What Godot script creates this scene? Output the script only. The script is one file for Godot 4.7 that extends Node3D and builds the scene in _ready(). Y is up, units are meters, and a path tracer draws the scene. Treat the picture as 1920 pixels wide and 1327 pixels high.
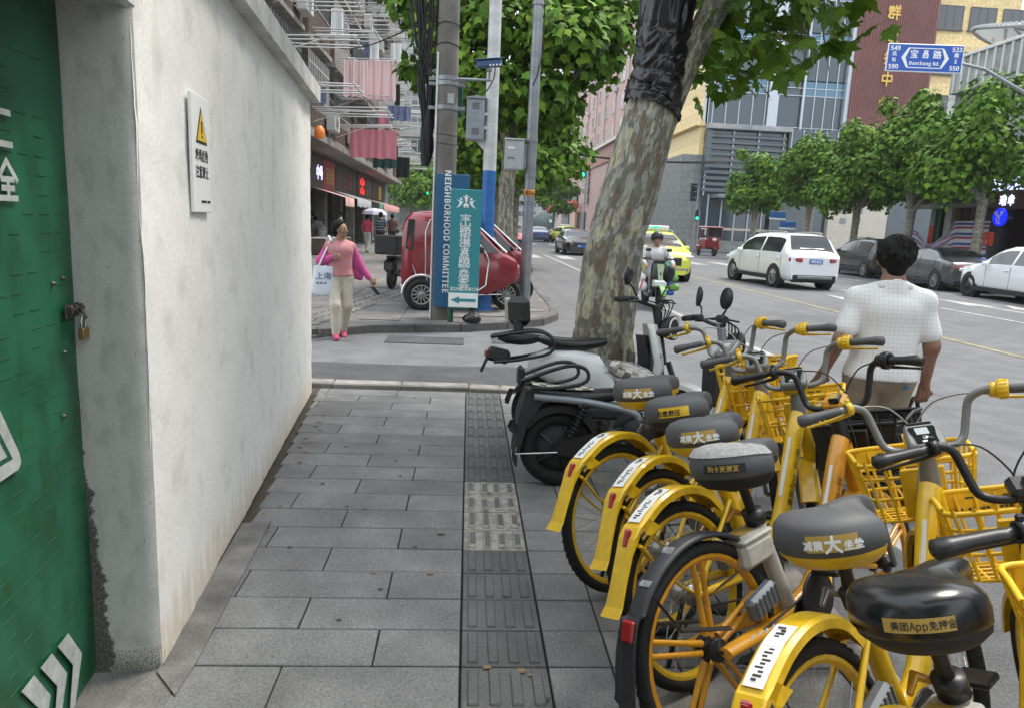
extends Node3D
# A city pavement with parked share bikes; everything is built here from code.
var M := {}
var taken := {}
var rng := RandomNumberGenerator.new()
var box_meshes := {}

# ---------- materials ----------
func lin(r: float, g: float, b: float) -> Color:
	return Color(r, g, b).linear_to_srgb()

func mat(key: String, c: Color, rough := 0.6, metal := 0.0, o := {}) -> StandardMaterial3D:
	var m := StandardMaterial3D.new()
	m.resource_name = key
	m.albedo_color = c
	m.roughness = rough
	m.metallic = metal
	m.metallic_specular = o.get("spec", 0.5)
	if o.has("tex"):
		m.albedo_texture = o.tex
	if o.has("tri"):
		m.uv1_triplanar = true
		m.uv1_world_triplanar = o.get("world", false)
		m.uv1_scale = Vector3.ONE * o.tri
	if o.has("bump"):
		m.heightmap_enabled = true
		m.heightmap_texture = o.bump
		m.heightmap_scale = o.get("depth", 0.2)
	if o.has("rough_tex"):
		m.roughness_texture = o.rough_tex
	if o.has("over"):
		m.detail_enabled = true
		m.detail_albedo = o.over
		m.detail_blend_mode = BaseMaterial3D.BLEND_MODE_MUL
		m.detail_uv_layer = BaseMaterial3D.DETAIL_UV_2
		if o.has("tri"):
			m.uv2_triplanar = true
			m.uv2_world_triplanar = true
			m.uv2_scale = Vector3.ONE * o.get("over_tri", 0.3)
	if o.has("coat"):
		m.clearcoat_enabled = true
		m.clearcoat = o.coat
		m.clearcoat_roughness = 0.08
	if o.has("alpha"):
		m.transparency = BaseMaterial3D.TRANSPARENCY_ALPHA
		m.albedo_color.a = o.alpha
	if o.has("emit"):
		m.emission_enabled = true
		m.emission = o.emit
		m.emission_energy_multiplier = o.get("power", 1.0)
	if o.has("back"):
		m.backlight_enabled = true
		m.backlight = o.back
	if o.get("vcol", false):
		m.vertex_color_use_as_albedo = true
	if o.has("sheen"):
		m.rim_enabled = true
		m.rim = o.sheen
	m.cull_mode = BaseMaterial3D.CULL_DISABLED if o.get("two", false) else BaseMaterial3D.CULL_BACK
	M[key] = m
	return m

func noise(seed_value: int, freq: float, oct := 4, kind := FastNoiseLite.TYPE_SIMPLEX_SMOOTH) -> FastNoiseLite:
	var n := FastNoiseLite.new()
	n.seed = seed_value
	n.frequency = freq
	n.noise_type = kind
	n.fractal_octaves = oct
	return n

# seamless grey values 0..1 as bytes
func field(size: int, seed_value: int, freq: float, oct := 4, kind := FastNoiseLite.TYPE_SIMPLEX_SMOOTH) -> PackedByteArray:
	var im := noise(seed_value, freq, oct, kind).get_seamless_image(size, size)
	im.convert(Image.FORMAT_L8)
	return im.get_data()

func tex_from(size: int, fn: Callable, w := 0) -> ImageTexture:
	var ww := w if w > 0 else size
	var d := PackedByteArray()
	d.resize(ww * size * 3)
	var i := 0
	for y in size:
		for x in ww:
			var c: Color = fn.call(x, y)
			d[i] = int(clampf(c.r, 0, 1) * 255)
			d[i + 1] = int(clampf(c.g, 0, 1) * 255)
			d[i + 2] = int(clampf(c.b, 0, 1) * 255)
			i += 3
	var im := Image.create_from_data(ww, size, false, Image.FORMAT_RGB8, d)
	return ImageTexture.create_from_image(im)

# grey multiplier texture: average near white, varied by fine and coarse noise
func mottle(size: int, seed_value: int, fine: float, coarse: float, amount: float, speck := 0.0) -> ImageTexture:
	var a := field(size, seed_value, fine, 3)
	var b := field(size, seed_value + 7, coarse, 4)
	var r := RandomNumberGenerator.new()
	r.seed = seed_value
	return tex_from(size, func(x, y):
		var i: int = y * size + x
		var v: float = 1.0 - amount + amount * (0.45 * a[i] + 0.55 * b[i]) / 255.0
		if speck > 0.0:
			v += (r.randf() - 0.5) * speck
		return Color(v, v, v))

func height_tex(size: int, seed_value: int, freq: float, oct := 4) -> ImageTexture:
	var im := noise(seed_value, freq, oct).get_seamless_image(size, size)
	im.convert(Image.FORMAT_L8)
	return ImageTexture.create_from_image(im)

func V3(x: float, y: float, z: float) -> Vector3:
	return Vector3(x, y, z)

func V2(x: float, y: float) -> Vector2:
	return Vector2(x, y)

# ---------- geometry ----------
func begin() -> SurfaceTool:
	var st := SurfaceTool.new()
	st.begin(Mesh.PRIMITIVE_TRIANGLES)
	return st

# closed triangle soup: sm smooth, fl flat; turned so that its faces look outward
func put(st: SurfaceTool, sm: PackedVector3Array, fl := PackedVector3Array(), xf := Transform3D(), open := false) -> void:
	var vol := 0.0
	if not open:
		var c := sm[0] if sm.size() > 0 else fl[0]
		for part in [sm, fl]:
			for i in range(0, part.size(), 3):
				vol += (part[i] - c).dot((part[i + 1] - c).cross(part[i + 2] - c))
	if xf.basis.determinant() < 0:
		vol = -vol
		if open:
			vol = 1.0
	for k in 2:
		var part: PackedVector3Array = sm if k == 0 else fl
		st.set_smooth_group(0 if k == 0 else -1)
		for i in range(0, part.size(), 3):
			var p := xf * part[i]
			var q := xf * part[i + 1]
			var r := xf * part[i + 2]
			st.add_vertex(p)
			if vol > 0:
				st.add_vertex(r)
				st.add_vertex(q)
			else:
				st.add_vertex(q)
				st.add_vertex(r)

func quad(a: PackedVector3Array, p: Vector3, q: Vector3, r: Vector3, s: Vector3) -> void:
	a.append_array([p, q, r, p, r, s])

func box(st: SurfaceTool, c: Vector3, s: Vector3, bevel := 0.0, b := Basis()) -> void:
	var t := PackedVector3Array()
	var h := s * 0.5
	var e := minf(bevel, minf(h.x, minf(h.y, h.z)) * 0.9)
	if e <= 0.0:
		for ax in 3:
			for sg in [-1.0, 1.0]:
				var n := Vector3.ZERO
				n[ax] = sg * h[ax]
				var u := Vector3.ZERO
				u[(ax + 1) % 3] = h[(ax + 1) % 3] * sg
				var v := Vector3.ZERO
				v[(ax + 2) % 3] = h[(ax + 2) % 3]
				quad(t, n - u - v, n - u + v, n + u + v, n + u - v)
		put(st, PackedVector3Array(), t, Transform3D(b, c), true)
		return
	for ax in 3:
		var a1 := (ax + 1) % 3
		var a2 := (ax + 2) % 3
		for sg in [-1.0, 1.0]:
			var n := Vector3.ZERO
			n[ax] = sg * h[ax]
			var u := Vector3.ZERO
			u[a1] = (h[a1] - e) * sg
			var v := Vector3.ZERO
			v[a2] = h[a2] - e
			quad(t, n - u - v, n - u + v, n + u + v, n + u - v)
		# edges along ax
		for s1 in [-1.0, 1.0]:
			for s2 in [-1.0, 1.0]:
				var p := Vector3.ZERO
				p[a1] = s1 * h[a1]
				p[a2] = s2 * (h[a2] - e)
				var q := Vector3.ZERO
				q[a1] = s1 * (h[a1] - e)
				q[a2] = s2 * h[a2]
				var w := Vector3.ZERO
				w[ax] = h[ax] - e
				if s1 * s2 > 0:
					quad(t, p - w, q - w, q + w, p + w)
					var z := t.size()
					# turn for clockwise
					for k in [z - 6, z - 3]:
						var m := t[k + 1]
						t[k + 1] = t[k + 2]
						t[k + 2] = m
				else:
					quad(t, p - w, q - w, q + w, p + w)
	for sx in [-1.0, 1.0]:
		for sy in [-1.0, 1.0]:
			for sz in [-1.0, 1.0]:
				var p := Vector3(sx * h.x, sy * (h.y - e), sz * (h.z - e))
				var q := Vector3(sx * (h.x - e), sy * h.y, sz * (h.z - e))
				var r := Vector3(sx * (h.x - e), sy * (h.y - e), sz * h.z)
				if sx * sy * sz > 0:
					t.append_array([p, r, q])
				else:
					t.append_array([p, q, r])
	put(st, PackedVector3Array(), t, Transform3D(b, c), true)

# rings of equal point count joined to a skin
func loft(st: SurfaceTool, rings: Array, caps := true, smooth := true, loop := false, xf := Transform3D()) -> void:
	var sm := PackedVector3Array()
	var fl := PackedVector3Array()
	var n: int = rings[0].size()
	var last := rings.size() if loop else rings.size() - 1
	for i in last:
		var a = rings[i]
		var b = rings[(i + 1) % rings.size()]
		for j in n:
			var k := (j + 1) % n
			quad(sm, a[j], a[k], b[k], b[j])
	if caps and not loop:
		for w in 2:
			var ring = rings[0] if w == 0 else rings[rings.size() - 1]
			var c := Vector3.ZERO
			for p in ring:
				c += p
			c /= n
			for j in n:
				var k := (j + 1) % n
				if w == 0:
					fl.append_array([c, ring[k], ring[j]])
				else:
					fl.append_array([c, ring[j], ring[k]])
	if smooth:
		put(st, sm, fl, xf)
	else:
		sm.append_array(fl)
		put(st, PackedVector3Array(), sm, xf)

func tube(st: SurfaceTool, pts: Array, r, n := 8, caps := true, loop := false, flat := Vector2.ONE, upv := Vector3.ZERO) -> void:
	var rings := []
	var cnt := pts.size()
	var nrm := Vector3.ZERO
	for i in cnt:
		var a: Vector3 = pts[(i - 1 + cnt) % cnt] if (loop or i > 0) else pts[i]
		var b: Vector3 = pts[(i + 1) % cnt] if (loop or i < cnt - 1) else pts[i]
		var d := (b - a).normalized()
		if upv != Vector3.ZERO:
			nrm = (upv - d * upv.dot(d)).normalized()
		elif i == 0:
			nrm = d.cross(Vector3(0.31, 0.93, 0.2)).normalized()
		else:
			nrm = (nrm - d * nrm.dot(d)).normalized()
		var bi := d.cross(nrm)
		var rr: float = r[i] if r is Array else r
		var ring := PackedVector3Array()
		for j in n:
			var t := TAU * j / n
			ring.append(pts[i] + nrm * cos(t) * rr * flat.x + bi * sin(t) * rr * flat.y)
		rings.append(ring)
	loft(st, rings, caps, true, loop)

# profile points (radius, height) turned about the y axis
func lathe(st: SurfaceTool, prof: Array, n := 16, xf := Transform3D(), closed := false, smooth := true) -> void:
	var rings := []
	for p in prof:
		var ring := PackedVector3Array()
		for j in n:
			var t := TAU * j / n
			ring.append(Vector3(cos(t) * p.x, p.y, sin(t) * p.x))
		rings.append(ring)
	loft(st, rings, not closed, smooth, closed, xf)

func prism(st: SurfaceTool, poly: PackedVector2Array, depth: float, xf := Transform3D(), both := true) -> void:
	var idx := Geometry2D.triangulate_polygon(poly)
	var t := PackedVector3Array()
	for i in range(0, idx.size(), 3):
		var a := poly[idx[i]]
		var b := poly[idx[i + 1]]
		var c := poly[idx[i + 2]]
		t.append_array([Vector3(a.x, a.y, depth), Vector3(b.x, b.y, depth), Vector3(c.x, c.y, depth)])
		if both:
			t.append_array([Vector3(a.x, a.y, 0), Vector3(c.x, c.y, 0), Vector3(b.x, b.y, 0)])
	if idx.size() >= 3:
		var a0 := poly[idx[0]]
		var ccw := (poly[idx[1]] - a0).cross(poly[idx[2]] - a0) > 0
		var sgn := Geometry2D.is_polygon_clockwise(poly)
		for i in poly.size():
			var p := poly[i]
			var q := poly[(i + 1) % poly.size()]
			if sgn == ccw:
				quad(t, Vector3(p.x, p.y, 0), Vector3(p.x, p.y, depth), Vector3(q.x, q.y, depth), Vector3(q.x, q.y, 0))
			else:
				quad(t, Vector3(p.x, p.y, 0), Vector3(q.x, q.y, 0), Vector3(q.x, q.y, depth), Vector3(p.x, p.y, depth))
	put(st, PackedVector3Array(), t, xf)

# a grid sheet; fn(u, v) with u, v in 0..1 gives a point; uv set from u, v
func sheet(st: SurfaceTool, nu: int, nv: int, fn: Callable, flip := false, wrap := false) -> void:
	st.set_smooth_group(0)
	var p := []
	for i in nu + 1:
		var row := PackedVector3Array()
		for j in nv + 1:
			row.append(fn.call(float(i) / nu, float(j) / nv))
		p.append(row)
	if wrap:
		p[nu] = p[0]
	for i in nu:
		for j in nv:
			var o := [[i, j], [i + 1, j], [i + 1, j + 1], [i, j], [i + 1, j + 1], [i, j + 1]]
			if flip:
				o = [[i, j], [i + 1, j + 1], [i + 1, j], [i, j], [i, j + 1], [i + 1, j + 1]]
			for e in o:
				st.set_uv(Vector2(float(e[0]) / nu, float(e[1]) / nv))
				st.add_vertex(p[e[0]][e[1]])

func finish(st: SurfaceTool) -> ArrayMesh:
	st.generate_normals()
	st.index()
	return st.commit()

func obj(called: String, shape, m: Material, parent: Node = null) -> MeshInstance3D:
	var o := MeshInstance3D.new()
	o.mesh = finish(shape) if shape is SurfaceTool else shape
	o.material_override = m
	if parent == null:
		o.name = numbered(called)
		add_child(o)
	else:
		o.name = called
		parent.add_child(o, true)
	return o

func numbered(called: String) -> String:
	var k: int = taken.get(called, 0)
	taken[called] = k + 1
	return called if k == 0 else "%s_%03d" % [called, k]

func tag(o: Node, label: String, category: String, group := "") -> Node:
	o.set_meta("label", label)
	o.set_meta("category", category)
	if group != "":
		o.set_meta("group", group)
	return o

func thing(called: String, label: String, category: String, at := Vector3.ZERO, turn := 0.0, group := "") -> Node3D:
	var o := Node3D.new()
	o.name = numbered(called)
	add_child(o)
	o.position = at
	o.rotation.y = turn
	tag(o, label, category, group)
	return o

func struct(called: String, shape, m: Material) -> MeshInstance3D:
	var o := obj(called, shape, m)
	o.set_meta("kind", "structure")
	return o

func copy_of(root: Node3D, label: String, at: Transform3D, group := "") -> Node3D:
	var r: Node3D = root.duplicate()
	r.name = numbered(String(root.name).rstrip("_0123456789"))
	add_child(r)
	r.transform = at
	r.set_meta("label", label)
	if group != "":
		r.set_meta("group", group)
	return r

func turned(at: Vector3, deg: float) -> Transform3D:
	return Transform3D(Basis(Vector3.UP, deg_to_rad(deg)), at)

func bxm(called: String, c: Vector3, s: Vector3, m: Material, parent: Node = null, bevel := 0.0, b := Basis()) -> MeshInstance3D:
	var st := begin()
	box(st, c, s, bevel, b)
	return obj(called, st, m, parent)

# maps y-axis lathe space to a given axis
func along(at: Vector3, axis: Vector3) -> Transform3D:
	var y := axis.normalized()
	var x := y.cross(Vector3(0.3, 0.2, 0.9)).normalized()
	return Transform3D(Basis(x, y, x.cross(y)), at)

func smooth_path(pts: Array, per := 5) -> Array:
	var out := []
	var n := pts.size()
	for i in n - 1:
		var a: Vector3 = pts[maxi(i - 1, 0)]
		var b: Vector3 = pts[i]
		var c: Vector3 = pts[i + 1]
		var d: Vector3 = pts[mini(i + 2, n - 1)]
		for k in per:
			out.append(b.cubic_interpolate(c, a, d, float(k) / per))
	out.append(pts[n - 1])
	return out

# ---------- writing ----------
var G := {}
func glyphs() -> void:
	G = {
	"宝": [[5,0,5,1.2],[1,3,1,1.5,9,1.5,9,3],[2,4,8,4],[2,6.5,8,6.5],[1,9.5,9,9.5],[5,4,5,9.5],[6.5,7.3,7.3,8.3]],
	"山": [[5,1,5,9],[1,4,1,9,9,9,9,4]],
	"路": [[1,1,4,1,4,4,1,4,1,1],[2.5,4,2.5,9],[2.5,6.3,4.3,6.3],[1,5.5,1,9.2],[.6,9.4,4.5,8.6],[6.6,.5,5,3.5],[6.2,1.8,9,1.8,7.5,4,4.8,6],[6,2.8,9.6,5.8],[5.5,6.4,9,6.4,9,9.4,5.5,9.4,5.5,6.4]],
	"街": [[2.5,.5,.8,2.5],[2.7,3,.6,5.5],[1.8,4.5,1.8,9.5],[3.5,2,6.5,2],[5,.6,5,4.2],[3.3,4.2,6.7,4.2],[3.5,6.3,6.5,6.3],[5,5,5,8.6],[3.3,8.8,6.7,8.3],[7.3,1.5,9.5,1.5],[7,4,9.8,4],[8.5,4,8.5,9.3,7.7,9]],
	"道": [[1,1,2,2.2],[.5,4,2,4,2,8],[.4,9.3,2,8,9.8,9.5],[4.5,.5,5.2,1.7],[8,.5,7.3,1.7],[3.4,2,9.5,2],[6.2,2,5.8,3.3],[4.3,3.3,8.6,3.3,8.6,8,4.3,8,4.3,3.3],[4.3,4.9,8.6,4.9],[4.3,6.4,8.6,6.4]],
	"昌": [[3,.7,7,.7,7,4,3,4,3,.7],[3,2.3,7,2.3],[2,5,8,5,8,9.3,2,9.3,2,5],[2,7.1,8,7.1]],
	"弄": [[2,1,8,1],[2.3,3,7.7,3],[1.5,5,8.7,5],[5,1,5,5],[.6,6.8,9.6,6.8],[3.4,5.6,3.2,8,1.5,9.6],[6.8,5.6,6.8,9.6]],
	"居": [[1.7,1,8.7,1,8.7,3.2,1.7,3.2],[1.7,1,1.7,6,.6,9.5],[2.8,4.9,9.5,4.9],[6,3.6,6,6.5],[3.5,6.5,8.7,6.5,8.7,9.5,3.5,9.5,3.5,6.5]],
	"委": [[7.5,.6,2.5,1.2],[1,2.3,9.2,2.3],[5,.9,5,5],[5,2.3,1.3,4.8],[5,2.3,8.9,4.7],[.7,6.5,9.4,6.5],[4.3,4.8,2.8,7.7,8,9.5],[7,6.5,5.5,8.5,1.8,9.6]],
	"会": [[5,.5,.6,4.6],[5,.5,9.5,4.5],[3,4.3,7,4.3],[1,6,9,6],[4.6,6,2.4,8.8,8.3,8.5],[6.8,7.2,8.8,9.6]],
	"芷": [[.8,1.7,9.3,1.7],[3.2,.6,3.2,3],[6.8,.6,6.8,3],[5.2,3.6,5.2,9],[5.2,6,8.5,6],[2.4,5,2.4,9],[.7,9.2,9.4,9.2]],
	"江": [[1,1,2.3,2],[.5,4,1.8,5],[.8,9.3,2.6,6],[3.8,2,9,2],[6.4,2,6.4,8.8],[3.2,8.8,9.7,8.8]],
	"中": [[1.2,2.6,8.8,2.6,8.8,6.4,1.2,6.4,1.2,2.6],[5,.4,5,9.7]],
	"号": [[2.5,.8,7.5,.8,7.5,3.4,2.5,3.4,2.5,.8],[.8,5,9.3,5],[3.2,5,2.8,6.7,7.8,6.7,7.3,9.3,5.8,9.2]],
	"北": [[3.6,.8,3.6,9.3],[.8,3.6,3.6,3.6],[.5,8,3.6,6.8],[6.3,.8,6.3,8.7,9.4,8.7,9.4,7],[9,2.6,6.3,4.5]],
	"南": [[1,1.8,9,1.8],[5,.4,5,3.5],[1.2,9.6,1.2,3.6,8.8,3.6,8.8,9.5,7.7,9.4],[3.5,4.3,4,5.4],[6.5,4.3,6,5.4],[2.8,5.7,7.2,5.7],[2.6,7.3,7.4,7.3],[5,5.7,5,9.3]],
	"群": [[.8,1.3,4,1.3,4,4.2],[.4,2.7,4.8,2.7],[.8,4.2,4.2,4.2],[2.4,1.3,1.8,5.2,.4,8],[1.6,6,4.2,6,4.2,9,1.6,9,1.6,6],[6,.5,6.6,1.6],[9,.4,8.3,1.7],[5.4,2.2,9.6,2.2],[5.6,4.2,9.3,4.2],[5.1,6.5,9.8,6.5],[7.4,2.2,7.4,9.8]],
	"服": [[1.2,1,1.2,6.5,.5,9.4],[1.2,1,3.8,1,3.8,9,3,8.8],[1.2,3.5,3.8,3.5],[1.2,6,3.8,6],[5.3,1,9,1,9,3.4,8,3.3],[5.3,1,5.3,9.6],[5.3,4.8,9.2,4.8,7.5,8,5.9,9.5],[6.2,5.5,7.4,7.6,9.6,9.5]],
	"务": [[3.6,.5,1.3,3.6],[3,2,8,2,5.5,4.4,1,6],[3,2.6,6,4.6,9.3,5.6],[2,7,8,7,7.4,9.4,6,9.2],[4.6,5.6,4.2,7.5,1.5,9.6]],
	"心": [[1.2,5,.6,7.8],[3,3.8,3.2,8.6,7,8.8,7.2,7],[4.3,2,5.4,3.6],[8,4,9.4,6.3]],
	"坍": [[.5,3.2,3.6,3.2],[2,1,2,7.5],[.4,8,3.8,7],[4.8,1,4.8,6.5,4,9.4],[4.8,1,8.7,1,8.7,9.2,7.8,9.2],[3.8,5,9.7,5],[6.6,2,6.8,4]],
	"塌": [[.5,3.2,3.4,3.2],[2,1,2,7.5],[.4,8,3.6,7],[4.6,.8,8.8,.8,8.8,4,4.6,4,4.6,.8],[4.6,2.4,8.8,2.4],[4.2,5,6.4,5,6.4,9.2],[4.2,7.3,6,6.5],[7.2,5,9.4,5,9.4,9.2],[7.2,7.3,9,6.5]],
	"危": [[4,.4,1.5,3],[3.6,1.3,7,1.3,5.6,3],[1.3,3,9.2,3],[1.8,3,1.8,6.5,.6,9.4],[3.6,4.8,7.6,4.8,7.6,6.8,6.5,6.7],[3.6,4.8,3.6,9.2,8.8,9.2,8.8,7.9]],
	"险": [[1,.8,1,9.6],[1,.8,3.3,.8,2.2,3.5,3.3,5.3,2,6.2],[6.8,.5,3.9,4],[6.8,.5,9.7,3.8],[5.2,4,8.5,4],[4.6,5.6,5.3,7.6],[6.6,5.2,7,7.2],[9,5.2,7.9,8.5],[4.2,9.2,9.7,9.2]],
	"注": [[1,1,2.3,2],[.5,4,1.8,5],[.8,9.3,2.6,6],[6,.4,6.8,1.7],[3.8,2.4,9.3,2.4],[4.2,5.4,9,5.4],[6.5,2.4,6.5,9],[3.3,9.1,9.7,9.1]],
	"意": [[5,.2,5,1.1],[1.3,1.2,8.7,1.2],[3.3,1.6,3.8,2.7],[6.7,1.6,6.2,2.7],[.8,3,9.2,3],[2.6,4,7.4,4,7.4,6.7,2.6,6.7,2.6,4],[2.6,5.3,7.4,5.3],[1.3,7.5,.7,9.2],[3,7.4,3.2,9.4,7,9.4,7,8.5],[4.8,7,5.5,8],[8.3,7.4,9.3,9]],
	"避": [[.9,.9,1.8,2],[.4,4,1.8,4,1.8,8],[.4,9.3,1.8,8,9.8,9.5],[3,.9,5.5,.9,5.5,3,3,3],[3,.9,3,5,2.6,7.5],[3.4,4.5,5.6,4.5,5.6,7.3,3.4,7.3,3.4,4.5],[6.2,1.5,9.6,1.5],[7,1.8,7.4,3],[8.8,1.8,8.4,3],[6,3.2,9.7,3.2],[6.3,5.3,9.4,5.3],[7.9,3.2,7.9,8]],
	"让": [[1.3,.8,2.4,2],[.5,3.8,2.3,3.8,2.3,8.4,3.6,7.4],[6.2,.6,6.2,9],[6.2,4.2,9,4.2],[3.6,9.1,9.7,9.1]],
	"全": [[5,.4,.5,4.8],[5,.4,9.5,4.8],[2.4,4.8,7.6,4.8],[2.4,6.9,7.6,6.9],[1,9.3,9,9.3],[5,4.8,5,9.3]],
	"减": [[.6,1.5,1.8,3],[.4,9,2,6],[3.2,2.2,9.4,2.2],[3.2,2.2,3.2,6,2.4,9.4],[4,3.9,6,3.9],[4,5.1,6,5.1,6,7.6,4,7.6,4,5.1],[7,.4,7.4,5,8.6,9,9.5,8],[9.2,4.2,8,7,6.2,9.4],[8.3,.5,9.3,1.5]],
	"震": [[1.8,.8,8.2,.8],[.8,3.2,.8,1.9,9.2,1.9,9.2,3.2],[5,.8,5,4],[2.4,2.8,4,2.8],[6,2.8,7.6,2.8],[2.4,3.7,4,3.7],[6,3.7,7.6,3.7],[1.5,4.7,9,4.7],[1.5,4.7,1.5,7.5,.6,9.6],[3,5.8,8,5.8],[2,6.9,9.3,6.9],[3.4,6.9,3.4,9.5,5,8.7],[5.2,6.9,9.4,9.5],[8.6,7.3,6.8,8.3]],
	"大": [[.8,3.6,9.2,3.6],[5,.5,4.8,4.4,3.2,7.4,.6,9.5],[5,4,6.8,7.4,9.5,9.5]],
	"坐": [[2.8,1.2,.8,5],[2.8,3,4,4.6],[7.2,1.2,5.7,5],[7.2,3,8.8,4.6],[5,.5,5,9],[1.8,6.4,8.2,6.4],[.6,9.2,9.4,9.2]],
	"垫": [[.8,2,4.4,2],[2.7,.4,2.7,5,1.9,4.8],[.6,4,4.4,3.2],[5,2,8,2,8,5,9.5,5,9.5,4],[6.3,.4,6,3.2,4.6,5.4],[5.2,3,6.8,4.2],[5,5.5,5,9.2],[2,7.2,8,7.2],[.6,9.4,9.4,9.4]],
	"美": [[3.2,.3,3.9,1.4],[6.8,.3,6.1,1.4],[1.2,1.8,8.8,1.8],[1.8,3.4,8.2,3.4],[.8,5,9.2,5],[5,1.8,5,6],[.8,6.7,9.2,6.7],[5,6,4,8,1,9.6],[5.2,7,9,9.6]],
	"团": [[1,1,9,1,9,9.3,1,9.3,1,1],[2.6,3.4,7.4,3.4],[5.8,2,5.8,7.8,4.6,7.5],[5.6,3.8,2.6,7]],
	"免": [[4,.3,1.6,3],[3.5,1.2,7,1.2,5.8,2.8],[2,2.9,8.3,2.9,8.3,5.4,2,5.4,2,2.9],[5.1,2.9,4.4,7,1,9.6],[5.8,5.4,5.8,9.2,9.3,9.2,9.3,7.6]],
	"押": [[.5,2.6,3.8,2.6],[2.2,.6,2.2,9.2,1.2,8.8],[.5,6,3.9,4.9],[4.8,1,9.2,1,9.2,6,4.8,6,4.8,1],[4.8,3.5,9.2,3.5],[7,1,7,9.7]],
	"金": [[5,.3,.5,4],[5,.3,9.5,4],[2.7,3.9,7.3,3.9],[1.8,6,8.2,6],[5,3.9,5,9.2],[2.5,7,3.2,8.4],[7.5,7,6.8,8.4],[.8,9.3,9.2,9.3]],
	"购": [[.9,1.2,3.9,1.2,3.9,6],[.9,1.2,.9,6],[2.4,2.6,2.4,5.5,.5,9.2],[2.6,6.8,4,8.8],[6,.5,4.8,3.6],[5.7,2.2,9.3,2.2,9,9,7.8,9],[6.8,3.6,5.8,6.8,8.2,6.4],[7.4,5.3,8.4,7.5]],
	"卡": [[4.7,.4,4.7,4.3],[4.7,2.2,8,2.2],[.6,4.5,9.4,4.5],[4.7,4.5,4.7,9.7],[5,6,7.6,7.6]],
	"更": [[1,1.2,9,1.2],[2,3,8,3,8,6.2,2,6.2,2,3],[2,4.6,8,4.6],[5,1.2,4.6,6.8,.8,9.6],[2.6,6.6,5.6,8.6,9.4,9.5]],
	"便": [[2.6,.5,.5,4.4],[1.8,3,1.8,9.7],[3.4,1.3,9.6,1.3],[4,3,9,3,9,6,4,6,4,3],[4,4.5,9,4.5],[6.5,1.3,6.2,6.8,3.2,9.5],[4.3,6.6,6.6,8.5,9.7,9.4]],
	"宜": [[5,.2,5,1.2],[1,3,1,1.5,9,1.5,9,3],[2.8,8.8,2.8,3.6,7.2,3.6,7.2,8.8],[2.8,5.3,7.2,5.3],[2.8,7,7.2,7],[.7,9.2,9.3,9.2]],
	"云": [[2,1.5,8,1.5],[.7,4.2,9.3,4.2],[4.4,4.2,1.8,8.8,8,8.2],[6.6,6.2,8.8,9.5]],
	"感": [[1.5,1.5,9.2,1.5],[1.5,1.5,1.3,4,.5,6],[2.6,2.7,5,2.7],[2.6,3.6,5,3.6,5,5.2,2.6,5.2,2.6,3.6],[6,.4,6.8,4,9,6],[8.6,2.6,6.2,5.6],[1.3,7,.7,9],[3,6.9,3.2,9.2,7,9.2,7,8.3],[4.8,6.5,5.5,7.5],[8.4,7,9.3,8.6]],
	"舒": [[2.8,.4,.6,3],[2.8,.4,4.8,2.6],[1,3.2,4.6,3.2],[.6,4.8,4.8,4.8],[2.7,2.4,2.7,6.2],[1.2,6.4,4.4,6.4,4.4,9.3,1.2,9.3,1.2,6.4],[5.6,1,9,1,7,3],[6.4,2.2,8,3.2],[5.3,4.2,9.6,4.2,8.8,5.6],[7.5,4.2,7.5,9.4,6.4,9]],
	"压": [[1.3,1,9.3,1],[1.3,1,1.3,6,.4,9.4],[3,4.2,8.6,4.2],[5.8,2,5.8,9],[2,9.1,9.6,9.1],[7,6,8,7.3]],
	"瑞": [[.5,1.4,3.6,1.4],[.6,4.5,3.4,4.5],[2,1.4,2,7.6],[.4,8,3.8,7],[6.9,.4,6.9,2.8],[4.8,1.2,4.8,2.9,9.2,2.9,9.2,1.2],[4.3,4.2,9.7,4.2],[6.6,4.2,6,5.6],[4.8,9.5,4.8,5.6,9.3,5.6,9.3,9.4],[6.3,5.6,6.3,9],[7.8,5.6,7.8,9]],
	"幸": [[2,1.8,8,1.8],[5,.4,5,3.6],[.8,3.6,9.2,3.6],[3.2,4,3.8,5.4],[6.8,4,6.2,5.4],[1.8,5.6,8.2,5.6],[1,7.4,9,7.4],[5,5.6,5,9.8]],
	"沪": [[1,1,2.3,2],[.5,4,1.8,5],[.8,9.3,2.6,6],[6.3,.4,7,1.6],[4.4,2.4,9,2.4,9,5,4.4,5],[4.4,2.4,4.4,6.4,3.2,9.5]],
	"扫": [[.5,2.6,3.8,2.6],[2.2,.6,2.2,9.2,1.2,8.8],[.5,6,3.9,4.9],[5,1.5,9,1.5,9,8.5,5,8.5],[5.2,5,9,5]],
	"一": [[.8,5,9.2,5]],
	"上": [[5,1,5,9],[5,4,8.5,4],[.8,9.2,9.3,9.2]],
	"海": [[1,1,2.3,2],[.5,4,1.8,5],[.8,9.3,2.6,6],[5,.5,3.6,2.8],[4.6,1.8,9.5,1.8],[4.6,3.4,4,8.6,9,8.6],[4.6,3.4,9,3.4,8.6,9.6,7.8,9.4],[3.4,6,9.7,6],[6.2,4.2,6.8,5.2],[6.2,6.8,6.8,7.8]],
	"A": [[.5,9.5,3.5,.8,6.5,9.5],[1.6,6.5,5.4,6.5]],
	"p": [[1,3.2,1,12],[1,4,3.5,3.2,5.3,4.5,5.3,8,3.5,9.4,1,8.6]],
	"0": [[3,.8,5.4,2.5,5.4,7.8,3,9.4,.7,7.8,.7,2.5,3,.8]],
	"6": [[5.2,2,3,.8,.8,3,.8,7.8,3,9.4,5.4,7.6,5.2,5.4,3,4.6,.8,5.8]],
	"1": [[1.5,2.2,3.2,.8,3.2,9.4]],
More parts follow.
